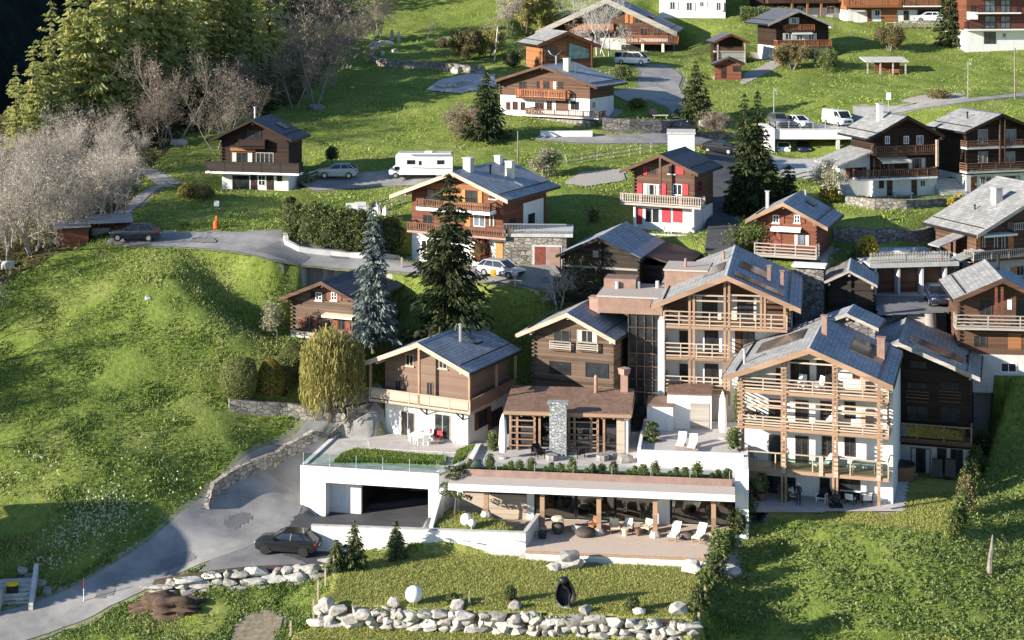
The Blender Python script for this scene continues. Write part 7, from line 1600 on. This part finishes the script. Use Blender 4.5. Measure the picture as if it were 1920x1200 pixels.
# hotel patio
PT_Z = .70+.07
def PP(px, py): return PZ(px, py, PT_Z)
table('dining_table', 'long table with white cloth and dishes on the hotel patio', PP(1606,936), HF.yaw, 1.25, .55, .74, 'white_fabric', 'dark_metal')
for k, (px, py, rz) in enumerate(((1592,930,.1),(1612,931,-.1),(1628,932,-.3))): chair('dining_chair', 'white chair at the back of the long patio table', PP(px,py), HF.yaw+rz, 'white_fabric', 'white chairs behind the patio table')
for k, (px, py, rz) in enumerate(((1595,944,PI-.3),(1625,945,PI+.3))): armchair('armchair', ('white shell armchair at the front left of the patio table','white shell armchair at the front right of the patio table')[k], PP(px,py), HF.yaw+rz, None, 'white_fabric', 'dark_metal', .85)
armchair('armchair', 'black armchair with pale cushion left of the standing person', PP(1490,939), .8, None, 'plaster_grey', 'black'); armchair('armchair', 'black wide armchair with white rim in the middle of the patio', PP(1541,940), -.5, None, 'black', 'white_paint'); armchair('armchair', 'black armchair beside the middle patio post', PP(1556,936), .3, None, 'black', 'black')
t = thing('patio_grill', 'dark kettle grill cart at the front edge of the patio', 'grill', PP(1567,950)); MB().box(-.5,.5,-.35,.35,0,.18).build('base', MAT['black'], t); MB().lathe((0,0,.2), [(.25,0),(.36,.3),(.36,.55),(.28,.75),(.05,.82)], 12).build('kettle', MAT['dark_metal'], t)
t = thing('potted_plant', 'potted plant in a basket under the balcony of the front hotel', 'plant', PP(1470,938)); MB().lathe((0,0,0), [(.25,0),(.32,.5),(.28,.5)], 10).build('pot', MAT['rattan_brown'], t); a = Acc().add(blob(.5,.5,.4,900,160,.2)); o = a.mesh('foliage', MAT['shrub_leaf'], t); o.location.z = .45
t = thing('tall_planter', 'bushy dark plant in a pot at the left end of the hotel patio', 'plant', PP(1428,938)); MB().lathe((0,0,0), [(.3,0),(.4,.6),(.36,.6)], 10).build('pot', MAT['rattan_brown'], t); a = Acc().add(blob(.55,.55,.8,901,260,.2)); o = a.mesh('foliage', MAT['hedge_leaf'], t); o.location.z = .5
# balcony furniture of the front hotel
def BZ(px, py, back): x, z = HF.fp(px, py, -back); return HF.w2(x, back, z)
z3 = HF.fp(1520,744)[1]+.27; z2 = HF.fp(1520,812)[1]+.27; z1 = HF.fp(1520,891)[1]+.27
def onb(px, z, back): x = HF.fp(px, 800, -back)[0]; return HF.w2(x, back, z)
armchair('armchair', 'left white armchair on the top balcony of the front hotel', onb(1502,z3,1.0), HF.yaw-.3, None, 'white_fabric', 'white_paint', 1.1); armchair('armchair', 'right white armchair on the top balcony of the front hotel', onb(1535,z3,1.0), HF.yaw-.9, None, 'white_fabric', 'white_paint', 1.1)
lounger('white deck chair on the second balcony of the front hotel', onb(1552,z2,1.1), HF.yaw-.9, None); table('balcony_table', 'dark table on the second balcony of the front hotel', onb(1412,z2,1.1), HF.yaw, .6, .4, .7, 'dark_wood', 'dark_metal'); chair('balcony_chair', 'dark chair beside the table on the second balcony', onb(1425,z2,1.0), 1.2, 'dark_metal')
lounger('grey deck chair on the first balcony of the front hotel', onb(1548,z1,1.2), HF.yaw-.9, None); table('balcony_table', 'pale table on the first balcony of the front hotel', onb(1620,z1,1.0), HF.yaw, .9, .5, .75, 'paving', 'pale_wood'); chair('balcony_chair', 'dark chair at the left end of the first balcony', onb(1413,z1,1.1), .6, 'dark_metal')
t = thing('hot_tub', 'round wooden hot tub with dark cover beside the white hotel wall', 'hot tub', PZ(1692,897,.75)); MB().lathe((0,0,0), [(.95,0),(1.0,.5),(1.0,1.15),(.9,1.15)], 20).build('staves', MAT['hot_tub'], t); MB().lathe((0,0,1.151), [(1.03,0),(1.03,.1),(.4,.2),(.02,.22)], 20).build('cover', MAT['dark_metal'], t)
t = thing('log_store', 'narrow upright wooden log store against the end of the front hotel', 'log store', PZ(1666,925,.75), HF.yaw); MB().box(-.3,.3,-.3,.3,0,.9).build('crate', MAT['hot_tub'], t); MB().box(-.28,.1,0,.3,.901,2.5).build('board_stack', MAT['brown_wood'], t)
for k, px in enumerate((1757,1782)):
    t = thing('covered_chair', ('left','right')[k]+' covered grey armchair on the wing patio', 'armchair', PZ(px,892,.75), HF.yaw); MB().hexa([(-.45,-.4,0),(.45,-.4,0),(.45,.4,0),(-.45,.4,0)],[(-.4,-.1,1.3),(.4,-.1,1.3),(.4,.35,1.3),(-.4,.35,1.3)]).build('cover', MAT['rattan'], t); MB().box(-.3,.3,-.35,.3,-.02,.0).build('feet', MAT['black'], t)
# garden terrace on the row garage
for k, (px, rz) in enumerate(((1668,1.4),(1708,-1.5))): chair('garden_chair', ('left','right')[k]+' white chair on the small shaded terrace above the garages', PZ(px,482,14.15), rz, 'white_paint')
table('garden_table', 'white table on the small shaded terrace above the garages', PZ(1688,481,14.15), 0, .6, .4)
# balcony chairs far right
# front lawn: globes, statue, stakes
def globe(label, p, r):
    t = thing('globe_lamp', label, 'garden lamp', p); MB().tube((0,0,-.1),(0,0,.15),.1,.1,8).build('foot', MAT['steel'], t); MB().ball((0,0,r+.08), r, 18, 12, .03, 3).build('globe', MAT['white_fabric'], t, True)
globe('large white wire globe lamp behind the boulder wall', PZ(776,1132,-.65), .57); globe('white globe lamp on the raised lawn by the garage', PZ(874,987,.95), .44); globe('smaller white globe lamp leaning on the bigger one on the raised lawn', PZ(885,990,.95), .28)
t = thing('sculpture', 'dark hollow shell sculpture standing on the front lawn', 'sculpture', PZ(1059,1137,-.65), -.2); t.scale = (.82,.82,.88)
MB().box(-.75,.55,-.35,.45,-.05,.06).build('plinth', MAT['concrete'], t)
m = MB(); nu, nv = 16, 12
for j in range(nv+1):
    v = j/nv; z = .05+2.25*v; w_ = .28+.60*math.sin(PI*min(1, v*1.02)**.75)*(1 if v < .9 else 1-(v-.9)*4); dp = .30+.42*math.sin(PI*v**.8)
    for i in range(nu+1):
        a = -.35+(PI+.9)*i/nu; nz = .06*mnoise.noise(Vector((i*.5,j*.5,2))); m.v.append((math.cos(a)*(w_+nz)+.12*(1-v), math.sin(a)*(dp+nz)-.1-(.45*max(0,v-.62)), z))
for j in range(nv):
    for i in range(nu): q = j*(nu+1)+i; m.f.append((q, q+1, q+nu+2, q+nu+1)); m.m.append(0)
o = m.build('shell', MAT['dark_metal'], t, True); sm = o.modifiers.new('thick', 'SOLIDIFY'); sm.thickness = .08
MB().path([(.5,-.25,.05),(.42,-.3,.6),(.5,-.28,1.1),(.3,-.45,1.5),(-.1,-.5,1.75)], [.11,.08,.09,.09,.13], 8).build('support_leg', MAT['dark_metal'], t, True); MB().ball((-.05,-.35,2.1), (.4,.3,.28), 10, 7, .3, 4).build('crest', MAT['dark_metal'], t, True)
for px, py0, py1 in ((878,1108,1138),(884,1112,1138)): 
    if px == 878: tag(MB().bar(PZ(px,py1,-.7), PZ(px+1,py1,-.65)+Vector((.05,0,1.1)), .06, .06).bar(PZ(px+5,py1,-.7), PZ(px+5,py1,-.65)+Vector((-.15,0,.9)), .04, .04).build('garden_stake', MAT['pale_wood']), 'thin pale crossed stake on the front lawn', 'stake')
for k, (px, py, h_) in enumerate(((626,1082,1.5),(636,1072,1.4),(610,1105,1.3),(596,1130,1.5),(588,1165,1.4),(545,1200,1.2))): tag(MB().bar(gp(px,py)-Vector((0,0,.3)), gp(px,py)+Vector((0,0,h_)), .13, .13).build('fence_post', MAT['pale_wood']), 'wooden post at the left side of the front lawn', 'post', 'wooden posts left of the front lawn')
for k, (px, py, h_) in enumerate(((1355,1050,1.5),(1345,1090,1.3),(1322,1140,1.3),(1310,1195,1.4),(1342,1085,1.0))): tag(MB().bar(gp(px,py)-Vector((0,0,.3)), gp(px,py)+Vector((0,0,h_)), .13, .13).build('fence_post', MAT['pale_wood']), 'wooden post in the shrub row right of the front lawn', 'post', 'wooden posts right of the front lawn')
for k, (px, py) in enumerate(((925,533),(966,541),(753,503))): tag(MB().bar(gp(px,py)-Vector((0,0,.2)), gp(px,py)+Vector((0,0,1.0)), .16, .16).build('road_post', MAT['grey_wood']), ('dark wooden road post left of the silver estate car','dark wooden road post right of the silver estate car','wooden road post left of the very tall spruce')[k], 'post')
tag(MB().box(-.25,.25,-.02,.02,.6,1.15).build('road_sign', MAT['yellow'], None, False, gp(925,533)+Vector((0,-.12,.1))), 'small yellow sign on the road post by the silver estate car', 'sign')
# poles and lamps
def pole(name, label, px, py0, py1, r=.07, mat='steel', cat='pole', arm=0, head=None, lean=0):
    p = gp(px, py1); h_ = (py1-py0)/(F/p.y); t = thing(name, label, cat, p); MB().tube((0,0,-.4),(lean,0,h_),r,r*.7,8).build('pole', MAT[mat], t)
    if arm: MB().path([(0,0,h_),(arm*.5,0,h_+.15),(arm,0,h_)], .04, 6).build('arm', MAT[mat], t); MB().lathe((arm,0,h_-.2), [(.2,0),(.2,.1),(.05,.25)], 8).build('lamp_head', MAT['steel'], t)
    if head: MB().box(-head[0]/2,head[0]/2,-.06,.0,h_-head[1],h_).build('sign_panel', MAT['white_paint'], t)
    return t
pole('street_lamp', 'street lamp with curved arm beside the hill road', 1815, 118, 181, .07, 'steel', 'street lamp', .35); pole('utility_pole', 'tall pale pole at the hill road near the right edge', 1903, 90, 187, .12, 'bark_pale', 'utility pole'); pole('utility_pole', 'slim grey pole above the orange gabled house', 971, 246, 312, .09, 'bark_pale', 'utility pole')
pole('utility_pole', 'leaning pale wooden pole in the hillside garden', 927, 50, 112, .13, 'bark_white', 'utility pole', lean=.5); pole('street_lamp', 'lamp post at the left edge of the carport roof', 1451, 168, 225, .07, 'steel', 'street lamp', .3); pole('traffic_sign', 'white traffic sign at the top of the steep lane', 1316, 226, 258, .05, 'steel', 'sign', 0, (.75,.75)); pole('chimney_sign', 'white sign panel on a pole behind the striped awning chalet', 1666, 174, 212, .06, 'steel', 'sign', 0, (.6,.9))
tag(MB().box(-.42,.42,-.1,.1,0,1.2).box(-.46,-.36,-.12,.12,0,1.9).build('notice_board', MAT['white_paint'], None, False, gp(1295,256)), 'white notice board beside the black car on the road', 'sign')
t = thing('hydrant_post', 'orange grit post on the bank above the curving road', 'post', gp(405,430)); MB().lathe((0,0,0), [(.28,0),(.30,.6),(.2,.8),(.02,.85)], 10).build('body', MAT['orange_plastic'], t); MB().box(-.1,.1,-.05,.05,.85,1.3).build('marker', MAT['orange_plastic'], t)
t = thing('small_sign', 'little white framed sign on the slope below the dark meadow chalet', 'sign', gp(406,398)); MB().bar((0,0,-.3),(0,0,.7),.06,.06).build('pole', MAT['grey_wood'], t); MB().box(-.25,.25,-.05,-.01,.6,1.15).build('panel', MAT['white_paint'], t)
t = thing('road_marker', 'thin white and red marker pole beside the driveway', 'pole', gp(157,1132)); MB().tube((0,0,-.2),(0,0,1.0),.03,.03,6).build('lower', MAT['white_paint'], t); MB().tube((0,0,1.0),(0,0,1.7),.03,.03,6).build('upper', MAT['red_paint'], t)
# fences
def fence(name, label, P, h_, mat, style='rails', step=1.6):
    t = thing(name, label, 'fence', (0,0,0)); r = MB()
    for i in range(len(P)-1):
        a, b = P[i], P[i+1]; n = max(1, int((b-a).length/step))
        for k in range(n):
            p, q = a.lerp(b, k/n), a.lerp(b, (k+1)/n); p.z, q.z = hz(p.x,p.y), hz(q.x,q.y)
            MB().bar(p-Vector((0,0,.3)), p+Vector((0,0,h_)), .12, .12).build('post', MAT[mat], t)
            for z in ((.4,.85) if style == 'rails' else (.3,.6,.9)): r.bar(p+Vector((0,-.07,h_*z)), q+Vector((0,-.07,h_*z)), .05, .12)
            if style == 'cross': r.bar(p+Vector((0,-.1,.1)), q+Vector((0,-.1,h_)), .05, .08).bar(p+Vector((0,-.12,h_)), q+Vector((0,-.12,.1)), .05, .08)
    r.build('rails', MAT[mat], t); return t
fence('rail_fence', 'long wooden rail fence climbing the bank above the red shuttered chalet', [gp(1062,312),gp(1120,302),gp(1180,292),gp(1240,282)], 1.0, 'grey_wood')
fence('lattice_fence', 'crossed lattice fence before the white SUV at the top right', [gp(1678,56),gp(1720,54),gp(1762,53)], 1.3, 'grey_wood', 'cross', 1.1)
fence('rail_fence', 'wooden railing on the bank between the carport yard and the dark conifers', [gp(1470,345),gp(1510,338),gp(1550,335)], 1.0, 'grey_wood'); fence('rail_fence', 'pale rail fence behind the black car below the modern house', [gp(1125,146),gp(1160,142)], 1.0, 'bark_white')
fence('rail_fence', 'wooden rail fence left of the orange gabled house', [gp(690,400),gp(735,386),gp(765,384)], 1.0, 'grey_wood'); fence('rail_fence', 'stone edged rail along the patio of the dark chalet and navy parking', [gp(580,338),gp(600,330)], .9, 'white_paint')
# stones and seats of the hillside garden terrace
for k, (px, py, a, b, h_) in enumerate(((702,92,.7,.6,1.3),(722,84,1.3,.35,.7),(735,75,.25,.25,1.7),(748,78,.2,.2,1.5),(718,102,1.2,.3,.6),(740,98,.5,.4,.7),(855,136,.7,.4,.9))):
    p = gp(px, py); t = tag(MB().box(-a,a,-b,b,-.3,h_*.55).rock((0,0,h_*.55),(a*1.05,b*1.05,h_*.5),k+300,0,4).build('stone_block', MAT['rock'], None, False, p, k*.4), ('white block at the left corner of the walled garden','long stone seat in the walled garden','tall standing stone in the walled garden','slim standing stone right of the tall one','low stone bench near the garden wall','squat stone beside the low stone bench','white concrete block at the end of the garden wall')[k], 'stone')
p = gp(862,160); t = thing('rock_outcrop', 'flat grey rock slab in the meadow below the garden wall', 'rock', p)
MB().rock((0,0,-.1),(3.6,1.9,.7),321,0,4).build('slab', MAT['rock_dark'], t); MB().rock((-1.4,-.8,0),(1.6,1.0,.45),322,0,4).build('slab', MAT['rock'], t)
p = gp(590,205); tag(MB().rock((0,0,.1),(1.5,.9,.7),331).build('boulder', MAT['rock_dark'], None, False, p), 'dark boulder under the big budding tree above the meadow', 'boulder')
p = gp(335,270); tag(MB().rock((0,0,.1),(1.2,.7,.6),332).build('boulder', MAT['rock'], None, False, p), 'pale boulder under the bare trees left of the dark meadow chalet', 'boulder')
# garden equipment by the white based chalet
tag(MB().box(-3.1,3.1,-.5,.5,0,.55).box(-3.15,3.15,-.55,.55,.551,.62).build('raised_bed', MAT['plaster'], None, False, gp(1062,256)), 'long white planter box under the stone terrace', 'planter')
t = thing('garden_table', 'red round topped garden stool by the road wall', 'seat', gp(1224,216)); MB().lathe((0,0,0), [(.5,0),(.55,.5),(.5,.7),(.05,.9)], 10).build('body', MAT['terracotta'], t)
tag(MB().box(-1.0,1.0,-.35,.35,.35,.45).box(-.8,-.7,-.3,.3,0,.349).box(.7,.8,-.3,.3,0,.349).build('bench', MAT['grey_wood'], None, False, gp(1238,222)), 'grey bench beside the red garden stool', 'bench')
tag(MB().box(-1.1,1.1,-.3,.3,.4,.48).box(-.9,-.8,-.3,.3,0,.399).box(.8,.9,-.3,.3,0,.399).build('bench', MAT['plaster'], None, False, gp(1693,370)), 'white bench before the doors of the striped awning chalet', 'bench')
# red chalet front terrace
p = W(1262,446,19.3); t = thing('terrace', 'small concrete terrace in front of the red shuttered chalet', 'terrace', p, -.25); MB().box(-2.6,2.6,0,3.0,-2.0,.05).build('slab', MAT['concrete'], t); MB().box(-2.6,2.6,-.2,-.002,-2.0,.35).build('parapet', MAT['plaster_grey'], t)
table('garden_table', 'white table on the terrace of the red shuttered chalet', p+Vector((.6,1.0,.05)), -.4, .7, .4); chair('garden_chair', 'white chair left of the table on the red shuttered chalet terrace', p+Vector((-.5,1.2,.05)), 1.2); chair('garden_chair', 'white chair right of the table on the red shuttered chalet terrace', p+Vector((1.6,.8,.05)), -1.2)
# concrete steps bottom left
p = gp(30,1142); t = thing('garden_stair', 'concrete garden stair with side walls in shadow at the lower left edge', 'stair', p, .15)
for k in range(7): MB().box(-1.6,.9,k*.34,k*.34+.34,-1.0,.05+k*.2).build('step', MAT['concrete'], t)
MB().hexa([(.9,-.4,-1),(1.2,-.4,-1),(1.2,2.8,-1),(.9,2.8,-1)],[(.9,-.4,.4),(1.2,-.4,.4),(1.2,2.8,2.1),(.9,2.8,2.1)]).build('side_wall', MAT['plaster_grey'], t); MB().box(-2.6,-1.0,-.9,.6,-1,1.2).build('side_wall', MAT['concrete'], t)
for k in range(7): pass
t = thing('yellow_barrow', 'yellow covered barrow on the garden stair wall', 'barrow', p+Vector((-.6,1.2,.95)), .2); MB().ball((0,0,.3), (.45,.3,.2), 12, 8, .1, 2).build('cover', MAT['yellow'], t, True); MB().box(-.4,.4,-.2,.2,-.35,.1).build('frame', MAT['dark_metal'], t)
for k, (px, py) in enumerate(((40,1075),(58,1085),(75,1100),(90,1112))): tag(MB().rock((0,0,.1),(.55,.4,.35),340+k).build('edge_stone', MAT['rock_dark'], None, False, gp(px,py)), 'shaded edge stone above the garden stair', 'boulder', 'edge stones above the garden stair')
# ---- the person on the hotel patio
def person(label, loc, rz, h_=1.72):
    t = thing('person', label, 'person', loc, rz); k = h_/1.72
    V = [(0,0,.98),(0,.0,1.12),(0,.01,1.30),(0,.0,1.43),(0,-.01,1.50),(0,-.03,1.60),(0,-.03,1.68),
         (-.10,0,.92),(-.115,-.02,.50),(-.12,.02,.09),(-.12,-.12,.035),(.10,0,.92),(.125,-.03,.50),(.14,.01,.09),(.15,-.13,.035),
         (-.19,.0,1.41),(-.26,-.02,1.14),(-.13,-.24,1.10),(-.03,-.28,1.11),(.19,.0,1.41),(.26,-.02,1.14),(.12,-.26,1.13),(.02,-.30,1.14)]
    E = [(0,1),(1,2),(2,3),(3,4),(4,5),(5,6),(0,7),(7,8),(8,9),(9,10),(0,11),(11,12),(12,13),(13,14),(3,15),(15,16),(16,17),(17,18),(3,19),(19,20),(20,21),(21,22)]
    R = [.15,.14,.155,.12,.06,.09,.085,.095,.06,.042,.04,.095,.06,.042,.04,.065,.048,.038,.035,.065,.048,.038,.035]
    me = bpy.data.meshes.new('body'); me.from_pydata([(x*k,y*k,z*k) for x, y, z in V], E, []); o = bpy.data.objects.new('body', me); COL.objects.link(o); o.parent = t
    m = o.modifiers.new('skin', 'SKIN'); o.modifiers.new('sub', 'SUBSURF').levels = 1
    for i, s in enumerate(me.skin_vertices[0].data): s.radius = (R[i]*k, R[i]*k*(.72 if i in (0,1,2,3) else 1)); s.use_root = (i == 0)
    o.modifiers['sub'].render_levels = 2; o.modifiers['skin'].use_smooth_shade = True; me.materials.append(MAT['cloth_black'])
    hd = MB().ball((0,-.035*k,1.635*k), (.082*k,.10*k,.118*k), 12, 9).build('head', MAT['skin'], t, True)
    MB().ball((0,-.015*k,1.675*k), (.095*k,.108*k,.10*k), 12, 9).build('hair', MAT['cloth_white'], t, True)
    f = MB().ball((0,-.14*k,1.62*k), (.016,.022,.022), 6, 4)
    f.build('nose', MAT['skin'], hd)
    for s in (-1, 1): MB().ball((s*.032*k,-.128*k,1.645*k), (.011,.008,.008), 6, 4).build('eye', MAT['black'], hd); MB().ball((s*.083*k,-.03*k,1.635*k), (.012,.02,.028), 6, 4).build('ear', MAT['skin'], hd)
    MB().ball((0,-.130*k,1.585*k), (.024,.007,.006), 6, 4).build('mouth', MAT['red_paint'], hd)
    for s, wr in ((-1, (-.03,-.28,1.11)), (1, (.02,-.30,1.14))):
        c = Vector(wr)*k; m = MB().ball(c+Vector((-s*.035,-.01,0)), (.045,.02,.04), 8, 6)
        for q in range(4): m.path([c+Vector((-s*.065,-.01,.03-.02*q)), c+Vector((-s*.105,-.015+.004*q,.028-.02*q)), c+Vector((-s*.13,.005,.022-.018*q))], [.009,.0085,.007], 5)
        m.path([c+Vector((-s*.03,-.01,.035)), c+Vector((-s*.055,-.02,.065)), c+Vector((-s*.085,-.02,.075))], [.011,.010,.008], 5); m.build('hand', MAT['skin'], t, True)
    return t
person('pale haired person in black clothes standing with hands together on the hotel patio', PP(1497,948), -.5)
# objects beyond the frame whose shadows fall into it
h = House('chalet', 'chalet standing beside the driveway just beyond the left edge', 'chalet', (-430,893), 27.8, -25, 4.2, 4.2, .5, 7.5, 1227, of=1.0)
h.walls('dark_wood', 'plaster', 2.5).roof('slate_dark', 'dark_wood')
for k, (x, y, s) in enumerate(((-52,134,1.3),(-57,141,1.3),(-50,146,1.1),(-60,150,1.3),(-66,145,1.4),(-54,155,1.2),(-72,152,1.5),(-48,139,.9))): dup(cp[k % 3], (x, y, hz(x,y)-.2), k*1.3, s, 'pale bare tree standing beyond the left edge of the meadow', 'bare trees beyond the left edge')
# ================================================================ grass and herbs (ground cover)
def scatter(n, y0, y1, kinds, rng, xlim=None, jitter=True):
    """points spread so that each part of the view gets its share"""
    u = rng.rand(n); Y = 1/(1/y0+(1/y1-1/y0)*u); X = rng.uniform(-1, 1, n)*(Y*.305+3)
    m = np.isin(kindv(X, Y), kinds)
    if xlim is not None: m &= xlim(X, Y)
    X, Y = X[m], Y[m]; return X, Y, hzv(X, Y)
def lf(X, Y, f, seed):
    return np.array([mnoise.noise(Vector((a*f+seed, b*f, seed))) for a, b in zip(X, Y)])
def tufts(name, X, Y, Z, size, aspect, mat, rng, lean=.35, dz=.0):
    n = len(X); C = np.c_[X, Y, Z]; s = np.broadcast_to(size, (n,)); C[:,2] += s*.32+dz
    d = np.c_[rng.normal(size=n)*lean, rng.normal(size=n)*lean, np.ones(n)]
    V, Q = quads(C, s, rng, aspect, None, d); o = npmesh(name, V, Q, MAT[mat]); tag(o, kind='stuff'); return o
rng = np.random.RandomState(21)
X, Y, Z = scatter(300000, 108, 168, (0,), rng); k = lf(X, Y, .45, 3.0)
k2 = lf(X, Y, .10, 7.0)+.5*lf(X, Y, .35, 1.0)+.12*rng.normal(size=len(X))
for nm, lo, hi in (('grass_lush',-9,-.22),('grass_blade',-.22,.24),('grass_dry',.24,9)):
    m = (k2 >= lo) & (k2 < hi); tufts('meadow_grass', X[m], Y[m], Z[m], (.17+.22*np.clip(k[m]+.15, 0, 1)), .45, nm, rng, .75)
X, Y, Z = scatter(150000, 150, 300, (0,), rng); k = lf(X, Y, .3, 5.0)
k2 = lf(X, Y, .07, 4.0)+.5*lf(X, Y, .25, 8.0)+.12*rng.normal(size=len(X))
for nm, lo, hi in (('grass_blade',-9,-.25),('grass_far',-.25,.28),('grass_dry',.28,9)):
    m = (k2 >= lo) & (k2 < hi); tufts('meadow_grass', X[m], Y[m], Z[m], (.16+.16*np.clip(k[m]+.1, 0, 1)), .6, nm, rng, .9)
X, Y, Z = scatter(300000, 108, 135, (1,), rng); tufts('lawn_grass', X, Y, Z, .15, .4, 'lawn_blade', rng, .5)
for poly, z in ((LAWN2, RZ-.03), (LAWN3, RZ-.03)):
    xs = [p[0] for p in poly]; ys = [p[1] for p in poly]; x = rng.uniform(min(xs), max(xs), 9000); y = rng.uniform(min(ys), max(ys), 9000); m = inside(poly, x, y); x, y = x[m], y[m]
    tufts('roof_grass', x, y, np.full(len(x), z), .24, .4, 'grass_blade', rng, .5)
# herb bank below the hotel: leafy clumps of different height
X, Y, Z = scatter(210000, 108, 160, (4,), rng); k = lf(X, Y, .55, 9.0)+.5*lf(X, Y, 1.6, 2.0)
hh_ = np.clip(.28+.65*k, .05, .9); V1 = rng.rand(len(X))
n = len(X); C = np.c_[X, Y, Z+hh_*V1]; V, Q = quads(C, .14+.09*rng.rand(n), rng, .7); tag(npmesh('herb_bank', V, Q, MAT['bank_leaf']), kind='stuff')
# rough herbs in the lower left corner and along the road verge
m_ = lambda X, Y: (X < -10) & (Y < 122)
X, Y, Z = scatter(110000, 107, 124, (0,), rng, m_); k = lf(X, Y, .6, 4.0); n = len(X); C = np.c_[X, Y, Z+np.clip(.2+.45*k, .03, .6)*rng.rand(n)]
V, Q = quads(C, .16, rng, .6); tag(npmesh('verge_herbs', V, Q, MAT['bank_leaf']), kind='stuff')
# pale flowering umbels in the lower meadow
cl = [gp(a, b) for a, b in ((170,985),(200,960),(140,1010),(110,1040),(230,975),(190,1000),(120,890),(60,880),(250,870),(330,930),(90,860),(40,930),(290,890),(160,930))]
P = []
for i, c in enumerate(cl):
    q = 170 if i < 6 else 30; P.append(np.c_[c.x+rng.normal(size=q)*1.0, c.y+rng.normal(size=q)*1.1])
P = np.concatenate(P); Z = hzv(P[:,0], P[:,1])+.35+.35*rng.rand(len(P)); V, Q = quads(np.c_[P, Z], .17, rng, .9); tag(npmesh('meadow_umbels', V, Q, MAT['umbel']), kind='stuff')
# understorey of the wood
X, Y, Z = scatter(60000, 140, 320, (3,), rng); V, Q = quads(np.c_[X, Y, Z+.25*rng.rand(len(X))], .5, rng, .5); tag(npmesh('undergrowth', V, Q, MAT['dry_leaf']), kind='stuff')
terrain(); far_hill()
